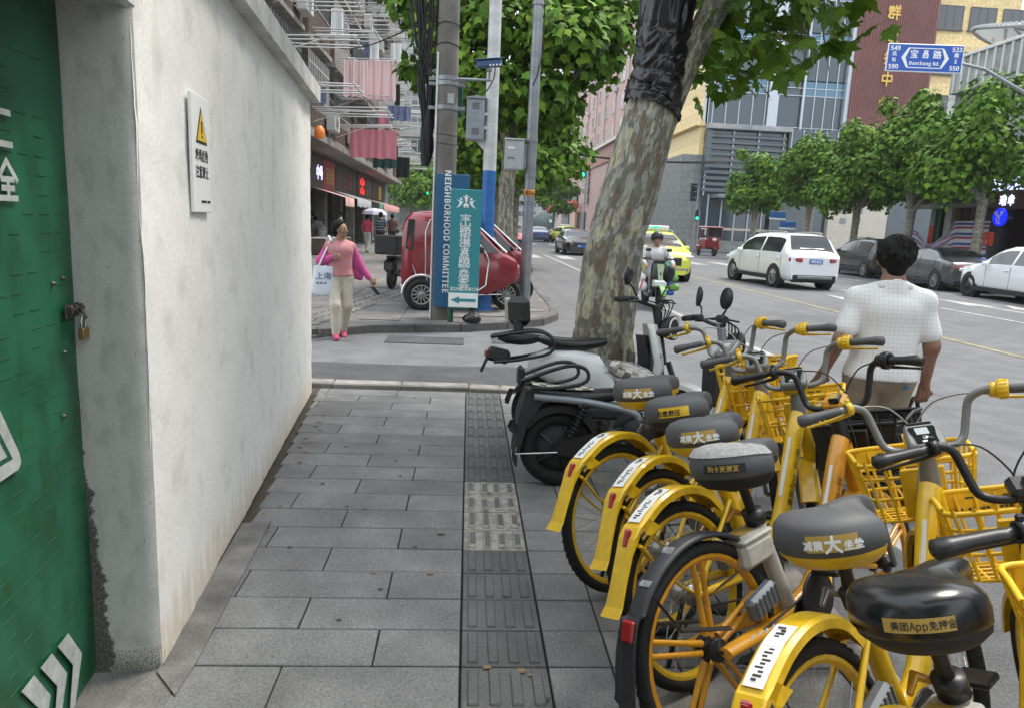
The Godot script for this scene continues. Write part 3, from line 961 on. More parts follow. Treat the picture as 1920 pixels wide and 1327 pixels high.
func boundary_wall() -> void:
	var wf := wall_frame()
	var w := thing("boundary_wall", "white plastered wall with stained face and concrete coping beside the pavement", "wall")
	var big := noise(11, 0.9, 3)
	var small := noise(12, 7.0, 4)
	# stains: vertical runs from the coping, grey blotches, brown splash marks at the foot
	var runs := noise(13, 0.02, 3)
	var blot := noise(14, 0.012, 4)
	var grain := noise(15, 0.12, 3)
	var long_tex := tex_from(1024, func(x, y):
		var r := runs.get_noise_2d(x * 0.85, y * 0.16)
		var b := blot.get_noise_2d(x, y * 0.7)
		var g := grain.get_noise_2d(x, y)
		var c := Color(0.985, 0.98, 0.97)
		var top: float = smoothstep(0.1, 0.75, r + 0.35 * b) * (0.75 if y < 520 else 0.35)
		c = c.lerp(Color(0.76, 0.75, 0.72), clampf(top * (0.26 + 0.26 * g), 0, 0.4))
		c = c.lerp(Color(0.88, 0.875, 0.86), smoothstep(0.2, 0.6, b) * 0.5)
		if y > 900:
			var d: float = (y - 900) / 124.0 + 0.6 * runs.get_noise_2d(x * 3.0, y * 0.3) + 0.4 * g
			c = c.lerp(Color(0.91, 0.855, 0.78), clampf(smoothstep(0.3, 0.95, d), 0, 0.75))
			if d > 1.2:
				c = c.lerp(Color(0.6, 0.55, 0.48), 0.4)
		if grain.get_noise_2d(x * 0.7 + 900, y * 0.25) > 0.74 and g > 0.1:
			c = c.lerp(Color(0.45, 0.44, 0.42), 0.55)
		var v := 0.97 + 0.05 * g
		return Color(c.r * v, c.g * v, c.b * v))
	mat("wall_plaster", lin(0.86, 0.855, 0.84), 0.85, 0, {"tex": long_tex})
	var st := begin()
	var length := 3.91
	sheet(st, 120, 70, func(u, v):
		var s: float = -0.001 + u * length
		var y: float = 2.5 * (1.0 - v)
		var d := 0.010 * big.get_noise_2d(s, y) + 0.0032 * small.get_noise_2d(s, y)
		d -= 0.006 * exp(-pow((s - 0.42 - 0.02 * sin(y * 2.0)) / 0.03, 2))
		d -= 0.006 * pow(maxf(0.0, 1.0 - maxf(s, 0.0) / 0.02), 2)
		return wf * V3(s, y, d), false)
	obj("wall_face", st, M.wall_plaster, w)
	# jamb facing the camera: bare mortar shows along its inner edge
	var jamb_tex := tex_from(1024, func(x, y):
		var b := blot.get_noise_2d(x * 1.6, y * 1.1 + 300)
		var g := grain.get_noise_2d(x * 1.5, y * 1.5)
		var c := Color(0.96, 0.965, 0.95)
		c = c.lerp(Color(0.84, 0.85, 0.83), smoothstep(-0.1, 0.6, b) * 0.6)
		if grain.get_noise_2d(x * 0.8, y * 0.35 + 400) > 0.7:
			c = c.lerp(Color(0.5, 0.52, 0.5), 0.6)
		var e: float = 0.02 + 0.3 * smoothstep(540.0, 1010.0, y) + 0.1 * runs.get_noise_2d(y * 1.8, 50)
		var t: float = (x / 256.0 - 0.35) / 0.65
		if y > 590 and t < e + 0.05 * g:
			c = Color(0.55, 0.54, 0.52) * (0.85 + 0.4 * g)
		elif y > 985:
			c = c.lerp(Color(0.45, 0.42, 0.38), clampf((y - 985) / 60.0 + g, 0, 0.7))
		var v := 0.96 + 0.07 * g
		return Color(c.r * v, c.g * v, c.b * v), 256)
	mat("jamb_plaster", lin(0.60, 0.595, 0.575), 0.85, 0, {"tex": jamb_tex})
	st = begin()
	sheet(st, 24, 70, func(u, v):
		var x: float = -0.32 + 0.3205 * u
		var y: float = 2.2 * (1.0 - v)
		var d := 0.008 * big.get_noise_2d(x + 9.0, y) + 0.003 * small.get_noise_2d(x + 9.0, y)
		var back := 0.02 * pow(clampf(1.0 + x / 0.022, 0.0, 1.0), 2)
		var p := V3(-0.969 + x - 0.004, y, -2.217 + 0.1 * -x + d - back)
		return p, false)
	obj("jamb", st, M.jamb_plaster, w)
	# body behind the faces, end cap, coping
	st = begin()
	box(st, wf * V3(length * 0.5 + 0.02, 1.22, -0.145), V3(length - 0.06, 2.44, 0.26), 0.0, wf.basis)
	obj("wall_core", st, M.cement, w)
	mat("coping_concrete", lin(0.74, 0.735, 0.71), 0.9, 0, {"tex": mottle(256, 99, 0.05, 0.01, 0.28, 0.05), "tri": 1.3})
	var nz := noise(77, 1.2, 3)
	st = begin()
	var rings := []
	for i in 41:
		var s := -0.05 + (length + 0.14) * i / 40.0
		var j := 0.004 * nz.get_noise_1d(s * 9.0)
		var ring := PackedVector3Array()
		for p in [V2(-0.34, 2.395), V2(0.062, 2.395 + j), V2(0.07 + j, 2.40), V2(0.072 + j, 2.52), V2(0.064, 2.53 + j), V2(-0.34, 2.56)]:
			ring.append(wf * V3(s, p.y, p.x))
		rings.append(ring)
	loft(st, rings, true, false)
	obj("coping", st, M.coping_concrete, w)
	# lintel over the gate
	st = begin()
	rings = []
	for i in 25:
		var s := 0.02 - 3.0 * i / 24.0
		var j := 0.006 * nz.get_noise_1d(s * 14.0 + 60)
		var ring := PackedVector3Array()
		for p in [V2(-0.36, 2.055 + j), V2(-0.012, 2.05 + j), V2(0.0, 2.062 + j), V2(0.001, 2.7), V2(-0.36, 2.7)]:
			ring.append(wf * V3(s, p.y, p.x))
		rings.append(ring)
	loft(st, rings, true, false)
	obj("lintel", st, M.coping_concrete, w)
	var pil := begin()
	box(pil, wf * V3(-2.9, 1.03, -0.17), V3(0.5, 2.05, 0.34), 0.01, wf.basis)
	obj("gate_pillar", pil, M.coping_concrete, w)
	# warning sign screwed to the wall
	var sg := thing("warning_sign", "white warning board with a yellow triangle on the plastered wall", "sign")
	sg.transform = Transform3D(wf.basis, wf * V3(0.6, 1.7, 0.004))
	bxm("board", V3(0, 0, 0.008), V3(0.24, 0.42, 0.012), M.white_ink, sg, 0.002)
	var tri := func(r: float, dy: float) -> PackedVector2Array:
		return PackedVector2Array([V2(-r * 0.9, dy - r * 0.55), V2(r * 0.9, dy - r * 0.55), V2(0, dy + r * 1.05)])
	mat("sign_yellow", lin(0.75, 0.5, 0.03), 0.5)
	for k in 3:
		var t := begin()
		prism(t, tri.call([0.082, 0.066][k] if k < 2 else 0.01, 0.085), 0.001, Transform3D(Basis(), V3(0, 0, 0.0145 + 0.0013 * k)))
		if k < 2:
			obj("triangle" if k == 0 else "triangle_field", t, M.black_ink if k == 0 else M.sign_yellow, sg)
	var ex := begin()
	prism(ex, PackedVector2Array([V2(-0.008, 0.12), V2(0.008, 0.12), V2(0.005, 0.075), V2(-0.005, 0.075)]), 0.001, Transform3D(Basis(), V3(0, 0, 0.0171)))
	box(ex, V3(0, 0.064, 0.0176), V3(0.01, 0.01, 0.001))
	obj("exclamation_mark", ex, M.black_ink, sg)
	# x axis of the frame runs away from the camera, so writing runs the same way
	ink_flat("lettering", "坍塌危险", V3(-0.085, -0.025, 0.0148), V3(0.039, 0, 0), V3(0, 0.045, 0), M.black_ink, sg, 0.13, 1.1)
	ink_flat("lettering", "注意避让", V3(-0.085, -0.085, 0.0148), V3(0.039, 0, 0), V3(0, 0.045, 0), M.black_ink, sg, 0.13, 1.1)
	var small_print := begin()
	for k in 14:
		if k != 8:
			box(small_print, V3(-0.02 + 0.009 * k, -0.17, 0.0149), V3(0.006, 0.009, 0.001))
	obj("small_print", small_print, M.black_ink, sg)

func gate() -> void:
	var wf := wall_frame()
	# x towards the camera along the leaf, y up, z to the street; hinge side is out of frame
	var fr := Transform3D(Basis(V3(0.0865, 0, 0.9963), Vector3.UP, V3(-0.9963, 0, 0.0865)), V3(-1.166, 0, -2.2))
	var g := thing("metal_gate", "green painted steel gate with punched slots, white marks and a padlock", "gate")
	g.transform = Transform3D(Basis(V3(-0.0865, 0, -0.9963), Vector3.UP, V3(0.9963, 0, -0.0865)), V3(-1.05, 0, -0.92))
	# local x runs from near to far: the far edge is at x = 1.28
	var rust_a := noise(41, 0.02, 4)
	var rust_b := noise(42, 0.006, 3)
	var green := tex_from(1024, func(x, y):
		var a := rust_a.get_noise_2d(x * 1.5, y * 0.7)
		var b := rust_b.get_noise_2d(x, y)
		var c := Color(0.95, 0.97, 0.95).lerp(Color(0.75, 0.8, 0.77), smoothstep(-0.3, 0.5, b))
		if y > 560 and a + 0.5 * b > 0.38:
			c = c.lerp(Color(1.0, 0.72, 0.25), clampf((a + 0.5 * b - 0.38) * 3.0, 0, 0.55))
		return c)
	mat("gate_green", lin(0.012, 0.115, 0.058), 0.42, 0, {"tex": green})
	var bend := noise(43, 1.4, 2)
	var st := begin()
	sheet(st, 50, 60, func(u, v):
		var x: float = 1.28 * u
		var y: float = 0.015 + 2.08 * (1.0 - v)
		return V3(x, y, 0.004 * bend.get_noise_2d(x, y) - 0.0 * u), false)
	obj("panel", st, M.gate_green, g)
	bxm("backing_frame", V3(0.64, 1.05, -0.03), V3(1.28, 2.06, 0.03), M.green_paint, g)
	var slot := begin()
	box(slot, Vector3.ZERO, V3(0.05, 0.0016, 0.002), 0.0, Basis(Vector3.RIGHT, 0.5))
	var slot_mesh := finish(slot)
	for col in 9:
		for row in 36:
			if rng.randf() < 0.42:
				continue
			var o := MeshInstance3D.new()
			o.mesh = slot_mesh
			o.material_override = M.green_paint
			o.name = "slot"
			g.add_child(o, true)
			o.position = V3(0.56 + 0.082 * col, 0.22 + 0.05 * row, 0.001 + 0.004 * bend.get_noise_2d(0.56 + 0.082 * col, 0.22 + 0.05 * row))
	# white paint: part of a word, a rounded triangle, chevrons
	mat("gate_white", lin(0.5, 0.53, 0.52), 0.6, 0, {"tex": mottle(128, 45, 0.06, 0.02, 0.25), "tri": 4.0})
	var z0 := 0.009
	ink_flat("lettering", "全", V3(0.90, 1.50, z0), V3(0.095, 0, 0), V3(0, 0.1, 0), M.gate_white, g, 0.14)
	for yy in [1.71, 1.635]:
		bxm("letter_bar", V3(0.94, yy, z0), V3(0.085, 0.015, 0.001), M.gate_white, g)
	var tri := begin()
	prism(tri, PackedVector2Array([V2(0.5, 0.83), V2(0.89, 0.835), V2(0.905, 0.85), V2(0.9, 0.875), V2(0.80, 1.06), V2(0.7, 1.2), V2(0.68, 1.2)]), 0.001, Transform3D(Basis(), V3(0, 0, z0)))
	obj("painted_triangle", tri, M.gate_white, g)
	tri = begin()
	prism(tri, PackedVector2Array([V2(0.60, 0.872), V2(0.865, 0.872), V2(0.72, 1.125), V2(0.715, 1.105), V2(0.845, 0.884), V2(0.60, 0.884)]), 0.001, Transform3D(Basis(), V3(0, 0, z0 + 0.0012)))
	obj("triangle_line", tri, M.green_paint, g)
	for k in 3:
		var dx := 0.10 * k
		tri = begin()
		prism(tri, PackedVector2Array([V2(0.82 + dx, 0.26), V2(0.885 + dx, 0.262), V2(0.96 + dx, 0.15), V2(0.895 + dx, 0.02), V2(0.86 + dx, 0.02), V2(0.9 + dx, 0.15)]), 0.001, Transform3D(Basis(), V3(0, 0, z0)))
		obj("chevron", tri, M.gate_white, g)
	# bolt and padlock
	mat("old_steel", lin(0.22, 0.2, 0.18), 0.5, 0.7, {"tex": mottle(128, 46, 0.08, 0.03, 0.5), "tri": 9.0})
	mat("brass", lin(0.36, 0.25, 0.1), 0.4, 0.8)
	st = begin()
	box(st, V3(1.235, 1.195, 0.012), V3(0.085, 0.04, 0.004), 0.001)
	tube(st, [V3(1.2, 1.2, 0.024), V3(1.33, 1.2, 0.024)], 0.006, 8)
	for k in 3:
		box(st, V3(1.205 + 0.032 * k, 1.2, 0.02), V3(0.012, 0.026, 0.018), 0.003)
	tube(st, [V3(1.25, 1.2, 0.03), V3(1.25, 1.17, 0.045)], 0.0045, 6)
	obj("bolt", st, M.old_steel, g)
	st = begin()
	box(st, V3(1.262, 1.125, 0.03), V3(0.04, 0.036, 0.017), 0.004)
	var lock := obj("padlock", st, M.brass, g)
	st = begin()
	tube(st, smooth_path([V3(1.249, 1.14, 0.03), V3(1.249, 1.165, 0.03), V3(1.262, 1.178, 0.03), V3(1.275, 1.165, 0.03), V3(1.275, 1.14, 0.03)], 4), 0.0035, 6)
	obj("shackle", st, M.chrome, lock)
	for p in [[1.21, 1.29], [1.15, 1.28], [1.19, 1.08], [1.16, 0.9]]:
		var s := begin()
		lathe(s, [V2(0.0001, 0.008), V2(0.005, 0.006), V2(0.007, 0.0)], 8, along(V3(p[0], p[1], 0.004), V3(0, 0, 1)))
		obj("rivet", s, M.old_steel, g)

# ---------- share bikes: local x forward, y up, z to the rider's right ----------
func wheel_at(parent: Node, called: String, c: Vector3, spokes: String, rim_m: Material, xf := Transform3D()) -> void:
	var turn := Transform3D(Basis(V3(1, 0, 0), V3(0, 0, 1), V3(0, -1, 0)), c)
	var st := begin()
	var prof := []
	for k in 10:
		var t := TAU * k / 10.0
		prof.append(V2(0.289 + 0.021 * cos(t), 0.021 * sin(t)))
	lathe(st, prof, 40, turn, true)
	for k in 60:
		var t := TAU * k / 60.0
		for s in [-1.0, 1.0]:
			box(st, c + V3(cos(t) * 0.3062, sin(t) * 0.3062, s * 0.008), V3(0.004, 0.014, 0.009), 0.0, Basis(V3(0, 0, 1), t))
	var w := obj(called, st, M.tyre, parent)
	w.transform = xf
	st = begin()
	prof = [V2(0.276, -0.013), V2(0.276, 0.013), V2(0.262, 0.013), V2(0.252, 0.006), V2(0.252, -0.006), V2(0.262, -0.013)]
	lathe(st, prof, 40, turn, true, false)
	obj("rim", st, rim_m, w)
	st = begin()
	if spokes == "mag":
		for k in 5:
			for d in [-0.075, 0.075]:
				var t := TAU * k / 5.0 + 0.35
				var a := V3(cos(t + d * 4.0) * 0.045, sin(t + d * 4.0) * 0.045, 0)
				var b := V3(cos(t + d) * 0.258, sin(t + d) * 0.258, 0)
				tube(st, [c + a, c + a.lerp(b, 0.5), c + b], [0.011, 0.0085, 0.010], 8)
		obj("spokes", st, rim_m, w)
	else:
		for k in 28:
			var t := TAU * k / 28.0
			var s := 1.0 if k % 2 else -1.0
			var o := t + (0.9 if k % 4 < 2 else -0.9)
			tube(st, [c + V3(cos(o) * 0.03, sin(o) * 0.03, 0.028 * s), c + V3(cos(t) * 0.256, sin(t) * 0.256, 0.004 * s)], 0.0013, 3, false)
		obj("spokes", st, M.chrome, w)
	st = begin()
	lathe(st, [V2(0.0001, -0.055), V2(0.012, -0.055), V2(0.012, -0.036), V2(0.034, -0.034), V2(0.036, -0.02), V2(0.022, -0.012), V2(0.022, 0.012), V2(0.036, 0.02), V2(0.034, 0.034), V2(0.012, 0.036), V2(0.012, 0.055), V2(0.0001, 0.055)], 14, turn)
	obj("hub", st, M.steel if spokes != "mag" else M.black_plastic, w)

func fender_shape(path: Array, half: float, lip: float, thick := 0.003, wide_end := 0.0, soft := false) -> SurfaceTool:
	# a U-shaped trough swept along path in the bike's middle plane, open side towards the wheel
	var st := begin()
	var rings := []
	var pts := smooth_path(path, 5)
	var n := pts.size()
	for i in n:
		var d: Vector3 = (pts[mini(i + 1, n - 1)] - pts[maxi(i - 1, 0)]).normalized()
		var out := V3(-d.y, d.x, 0)
		if out.y < 0 and absf(d.x) > 0.5:
			out = -out
		if i > 0 and out.dot(rings[0][1] - rings[0][0]) < -9.0:
			out = -out
		var h := half + wide_end * maxf(0.0, (float(i) / n - 0.7) / 0.3)
		var ring := PackedVector3Array()
		for q in [[-h, -lip], [-h, -0.008], [-h + 0.01, 0.0], [h - 0.01, 0.0], [h, -0.008], [h, -lip], [h - thick, -lip], [h - thick, -0.010], [h - 0.012, -thick], [-h + 0.012, -thick], [-h + thick, -0.010], [-h + thick, -lip]]:
			ring.append(pts[i] + V3(0, 0, q[0]) + out * q[1])
		rings.append(ring)
	loft(st, rings, true, soft)
	return st

func saddle(parent: Node, at: Vector3, kind: String, words: String) -> void:
	# plan outline: broad round back, narrow nose
	var big := 1.25
	var outline := func(k: float) -> Vector2:
		# k 0..1 round the plan, starting at the back centre, going to the left (-z)
		var t := TAU * k
		var x := -cos(t)
		var z := -sin(t)
		if x < 0:
			return V2(x * 0.125, z * 0.108) * big
		var w := lerpf(0.108, 0.034, smoothstep(0.0, 0.62, x))
		return V2(x * 0.172, z * w / maxf(absf(sin(t)), 0.2) * pow(absf(z), 0.55) if absf(z) > 0.02 else 0.0) * big
	var st := begin()
	var rings := []
	# from the under edge up over the top: [height, inset scale]
	for q in [[0.0, 0.93], [0.008, 0.985], [0.028, 1.0], [0.05, 0.96], [0.064, 0.84], [0.071, 0.6], [0.073, 0.3]]:
		var ring := PackedVector3Array()
		for j in 48:
			var p: Vector2 = outline.call(j / 48.0)
			var nose := smoothstep(0.02, 0.16, p.x)
			var y: float = q[0] * (1.0 - 0.25 * nose) + 0.018 * nose - 0.010 * exp(-pow(p.x - 0.03, 2) / 0.004) * (q[0] / 0.073)
			ring.append(at + V3(p.x * q[1], y * 1.3 + 0.004, p.y * q[1]))
		rings.append(ring)
	loft(st, rings)
	var m: Material = M.grey_rubber
	if kind == "black":
		m = mat("saddle_black", lin(0.008, 0.008, 0.009), 0.24)
	var s := obj("saddle", st, m, parent)
	# shell below
	st = begin()
	rings = []
	for q in [[-0.034, 0.55], [-0.028, 0.74], [-0.006, 0.93], [0.006, 0.955]]:
		var ring := PackedVector3Array()
		for j in 48:
			var p: Vector2 = outline.call(j / 48.0)
			ring.append(at + V3(p.x * q[1] + 0.005, q[0] * 1.15 + 0.02 * smoothstep(0.02, 0.16, p.x), p.y * q[1]))
		rings.append(ring)
	loft(st, rings)
	obj("saddle_shell", st, M.bike_yellow if kind == "grey" else M.black_matt, s)
	if kind == "worn":
		# torn white covering on top
		st = begin()
		rings = []
		for q in [[0.052, 0.975], [0.067, 0.86], [0.0745, 0.6], [0.0765, 0.25]]:
			var ring := PackedVector3Array()
			for j in 48:
				var p: Vector2 = outline.call(j / 48.0)
				p.x = minf(p.x, 0.075 + 0.012 * sin(j * 1.7))
				ring.append(at + V3(p.x * q[1], 1.3 * (q[0] * (1.0 - 0.25 * smoothstep(0.02, 0.16, p.x)) + 0.018 * smoothstep(0.02, 0.16, p.x) - 0.010 * exp(-pow(p.x - 0.03, 2) / 0.004) * (q[0] / 0.073)) + 0.004, p.y * q[1]))
			rings.append(ring)
		loft(st, rings)
		obj("torn_cover", st, mat("torn_cloth", lin(0.55, 0.55, 0.53), 0.85, 0, {"tex": mottle(256, 55, 0.09, 0.03, 0.5, 0.1), "tri": 5.0}), s)
	# writing on the left rear flank
	var flank := func(p: Vector2, lift: float, k0: float, size: float, y0: float) -> Vector3:
		var k := k0 - 0.19 - p.x * size / 0.74
		var o: Vector2 = outline.call(fposmod(k, 1.0))
		var nrm := V2(o.x / (0.125 * 0.125), o.y / (0.108 * 0.108)).normalized()
		var y := y0 + p.y * size
		var bulge := 0.0 if y < 0.034 else -0.005 * pow((y - 0.034) / 0.016, 2)
		if y < 0.01:
			bulge = -0.002
		o += nrm * (0.0024 + lift * 0.02 + bulge)
		return at + V3(o.x, y * 1.3 + 0.004, o.y)
	var lt := begin()
	if kind == "grey" or kind == "cloud":
		var plate := begin()
		sheet(plate, 18, 3, func(u, v): return flank.call(V2((u - 0.5) * 0.098, (v - 0.5) * 0.03), 0.0, 0.105, 1.0, 0.028), true)
		obj("label_plate", plate, M.gold_ink if kind == "grey" else M.bike_yellow, s)
		ink(lt, words.substr(0, 2), func(p, e): return flank.call(p, e + 0.03, 0.178, 0.0175, 0.017), 0.15)
		if kind == "grey":
			ink(lt, "大", func(p, e): return flank.call(p, e + 0.03, 0.124, 0.030, 0.012), 0.17)
			ink(lt, words.substr(3, 2), func(p, e): return flank.call(p, e + 0.03, 0.077, 0.0175, 0.015), 0.15)
		else:
			ink(lt, words.substr(2, 2), func(p, e): return flank.call(p, e + 0.03, 0.126, 0.0175, 0.017), 0.15)
		obj("lettering", lt, M.white_ink if kind == "grey" else M.black_ink, s)
	else:
		var plate := begin()
		sheet(plate, 18, 3, func(u, v): return flank.call(V2((u - 0.5) * 0.105, (v - 0.5) * 0.021), 0.0, 0.115, 1.0, 0.026), true)
		obj("label_plate", plate, M.gold_ink if kind == "black" else M.black_matt, s)
		ink(lt, words, func(p, e): return flank.call(p, e + 0.03, 0.17, 0.0126 if kind == "black" else 0.0145, 0.0195), 0.12)
		obj("lettering", lt, M.black_ink if kind == "black" else M.gold_ink, s)

func basket(parent: Node, c: Vector3, m: Material, xf: Transform3D, solid := false) -> void:
	# open tray: back, front and sides of bars with a printed top band
	var lx := 0.25
	var lz := 0.36
	var hh := 0.21
	var st := begin()
	var corner := func(x: float, y: float, z: float) -> Vector3:
		# x, z in -1..1, y 0..1; narrower at the bottom
		var f := lerpf(0.78, 1.0, y)
		return c + V3(x * lx * 0.5 * f + 0.02 * y, y * hh, z * lz * 0.5 * f)
	for y in [0.0, 0.34, 0.66]:
		var pts := []
		for k in 24:
			var t := TAU * k / 24.0
			var sx := signf(cos(t)) * pow(absf(cos(t)), 0.35)
			var sz := signf(sin(t)) * pow(absf(sin(t)), 0.35)
			pts.append(corner.call(sx, y, sz))
		tube(st, pts, 0.0055, 6, false, true)
	var rim := []
	for k in 32:
		var t := TAU * k / 32.0
		var sx := signf(cos(t)) * pow(absf(cos(t)), 0.3)
		var sz := signf(sin(t)) * pow(absf(sin(t)), 0.3)
		rim.append(corner.call(sx, 1.0 + (0.0 if sx > -0.2 else -0.12), sz))
	tube(st, rim, 0.008, 6, false, true)
	for k in 7:
		var z := -0.9 + 0.3 * k
		for x in [-1.0, 1.0]:
			tube(st, [corner.call(x, 0.0, z), corner.call(x, 0.95, z)], 0.0055, 5, false)
	for k in 4:
		var x := -0.66 + 0.44 * k
		for z in [-1.0, 1.0]:
			tube(st, [corner.call(x, 0.0, z), corner.call(x, 0.95, z)], 0.0055, 5, false)
		tube(st, [corner.call(x, 0.0, -1.0), corner.call(x, 0.0, 1.0)], 0.005, 5, false)
	for k in 5:
		var z := -0.72 + 0.36 * k
		tube(st, [corner.call(-1.0, 0.0, z), corner.call(1.0, 0.0, z)], 0.005, 5, false)
	var b := obj("basket", st, m, parent)
	b.transform = xf
	st = begin()
	# front band with slots, and the rear plate by the stem
	var f0: Vector3 = corner.call(1.0, 0.86, 0.0)
	box(st, f0 + V3(0.004, -0.006, 0), V3(0.006, 0.06, 0.30), 0.003)
	obj("front_band", st, m, b)
	st = begin()
	for s in [-1.0, 1.0]:
		box(st, f0 + V3(0.0, 0.008, 0.05 * s), V3(0.0045, 0.004, 0.055), 0.0)
	for k in 22:
		if k % 6 != 4:
			box(st, f0 + V3(0.0, -0.026, -0.13 + 0.012 * k), V3(0.0047, 0.006, 0.008), 0.0)
	obj("band_print", st, M.black_ink, b)
	st = begin()
	box(st, c + V3(-0.118, 0.09, 0), V3(0.012, 0.16, 0.13), 0.006, Basis(V3(0, 0, 1), 0.1))
	box(st, c + V3(-0.15, 0.06, 0), V3(0.06, 0.09, 0.04), 0.006)
	obj("bracket", st, m, b)
	if solid:
		st = begin()
		for z in [-1.0, 1.0]:
			var q0: Vector3 = corner.call(0, 0.45, z)
			box(st, q0, V3(0.2, 0.16, 0.006), 0.003, Basis(V3(1, 0, 0), -0.13 * z))
		box(st, corner.call(-1.0, 0.45, 0), V3(0.006, 0.17, 0.3), 0.003)
		box(st, corner.call(1.0, 0.45, 0), V3(0.006, 0.17, 0.3), 0.003)
		obj("side_panel", st, m, b)

func share_bike(o: Dictionary) -> Node3D:
	var bike := thing("share_bike", o.label, "bicycle", Vector3.ZERO, 0.0, "yellow share bikes parked in a row")
	var th := deg_to_rad(o.head)
	var le := deg_to_rad(o.lean)
	var f := V3(sin(th), 0, -cos(th))
	var r := V3(cos(th), 0, sin(th))
	bike.transform = Transform3D(Basis(f, Vector3.UP * cos(le) + r * sin(le), r * cos(le) - Vector3.UP * sin(le)), V3(o.x, 0.0, o.z))
	var old: bool = o.old
	var paint: Material = M.bike_orange if o.get("orange", false) else M.bike_yellow
	var ax := V3(0.87, 0, 0)
	var sb := Basis(Vector3.UP, deg_to_rad(-o.steer))
	var sx := Transform3D(sb, ax - sb * ax)
	var st := begin()
	wheel_at(bike, "rear_wheel", V3(0, 0.31, 0), "mag" if o.get("mag", false) else "wire", paint)
	wheel_at(bike, "front_wheel", V3(1.03, 0.31, 0), "mag" if o.get("mag", false) else "wire", paint, sx)
	# rear mudguard, its stays, lamp and stickers
	if old and o.get("mag", false):
		var path := []
		for k in 9:
			var t := deg_to_rad(42 + 15.5 * k)
			path.append(V3(cos(t) * 0.337, 0.31 + sin(t) * 0.337, 0))
		path.append(V3(-0.352, 0.275, 0))
		path.append(V3(-0.385, 0.235, 0))
		obj("rear_mudguard", fender_shape(path, 0.031, 0.016, 0.003, 0.008, true), mat("guard_grey", lin(0.028, 0.03, 0.036), 0.5, 0, {"tex": mottle(128, 57, 0.06, 0.02, 0.3), "tri": 4.0}), bike)
		st = begin()
		for s in [-1.0, 1.0]:
			tube(st, [V3(-0.235, 0.52, 0.037 * s), V3(-0.17, 0.42, 0.05 * s), V3(0.03, 0.37, 0.056 * s)], [0.01, 0.012, 0.012], 6, true, false, V2(1.0, 0.4))
		obj("mudguard_stay", st, M.black_plastic, bike)
		st = begin()
		box(st, V3(-0.318, 0.452, 0), V3(0.016, 0.058, 0.046), 0.006, Basis(V3(0, 0, 1), -0.35))
		obj("reflector", st, M.tail_red, bike)
		st = begin()
		box(st, V3(-0.175, 0.592, 0), V3(0.15, 0.002, 0.04), 0.0, Basis(V3(0, 0, 1), 0.56))
		obj("mudguard_sticker", st, mat("worn_sticker", lin(0.45, 0.47, 0.5), 0.6, 0, {"tex": mottle(128, 58, 0.12, 0.05, 0.7), "tri": 9.0}), bike)
	else:
		var path := [V3(0.235, 0.565, 0), V3(0.17, 0.628, 0), V3(0.09, 0.662, 0), V3(0.0, 0.671, 0), V3(-0.09, 0.652, 0), V3(-0.165, 0.615, 0), V3(-0.212, 0.583, 0)]
		obj("rear_mudguard", fender_shape(path, 0.039, 0.03), paint, bike)
		# tail block and flap
		st = begin()
		var rings := []
		for q in [[-0.17, 0.605, 0.039, 0.07], [-0.213, 0.584, 0.039, 0.062], [-0.243, 0.553, 0.037, 0.03], [-0.272, 0.50, 0.034, 0.014], [-0.312, 0.42, 0.034, 0.008], [-0.34, 0.365, 0.037, 0.006], [-0.365, 0.338, 0.041, 0.004]]:
			var h: float = q[2]
			var d: float = q[3]
			var p := V3(q[0], q[1], 0)
			var a := V3(0.82, -0.57, 0) if q[1] > 0.56 else V3(0.97, 0.2, 0)
			var ring := PackedVector3Array()
			for e in [[-h, 0.004], [-h + 0.006, 0.0], [h - 0.006, 0.0], [h, 0.004], [h, d], [-h, d]]:
				ring.append(p + a * e[1] + V3(0, 0, e[0]))
			rings.append(ring)
		loft(st, rings, true, false)
		obj("mudguard_tail", st, paint, bike)
		st = begin()
		for s in [-1.0, 1.0]:
			tube(st, [V3(-0.225, 0.53, 0.034 * s), V3(-0.15, 0.43, 0.044 * s), V3(-0.07, 0.36, 0.05 * s), V3(0.0, 0.315, 0.054 * s)], [0.02, 0.016, 0.014, 0.02], 6, true, false, V2(1.0, 0.35))
		obj("mudguard_stay", st, paint, bike)
		st = begin()
		box(st, V3(-0.2395, 0.553, 0), V3(0.012, 0.06, 0.029), 0.012, Basis(V3(0, 0, 1), -0.42))
		box(st, V3(-0.2445, 0.5525, 0), V3(0.008, 0.052, 0.021), 0.005, Basis(V3(0, 0, 1), -0.42))
		obj("tail_lamp", st, M.tail_red, bike)
		st = begin()
		box(st, V3(-0.203, 0.56, 0.0398), V3(0.026, 0.026, 0.0012), 0.0, Basis(V3(0, 0, 1), 0.5))
		obj("badge", st, M.gold_ink, bike)
		ink_flat("badge_mark", "美团", V3(-0.2125, 0.5515, 0.0408), V3(0.0095, 0.005, 0), V3(-0.006, 0.0095, 0).normalized() * 0.012, M.black_ink, bike, 0.16)
		st = begin()
		var stp := [V3(-0.2, 0.5955, 0), V3(-0.165, 0.6175, 0), V3(-0.09, 0.6545, 0), V3(-0.03, 0.6695, 0)]
		for k in 3:
			var d: Vector3 = stp[k + 1] - stp[k]
			box(st, (stp[k] + stp[k + 1]) * 0.5 + V3(0, 0.001, 0), V3(d.length(), 0.002, 0.05), 0.0, Basis(V3(0, 0, 1), atan2(d.y, d.x)))
		obj("mudguard_sticker", st, M.sticker, bike)
		st = begin()
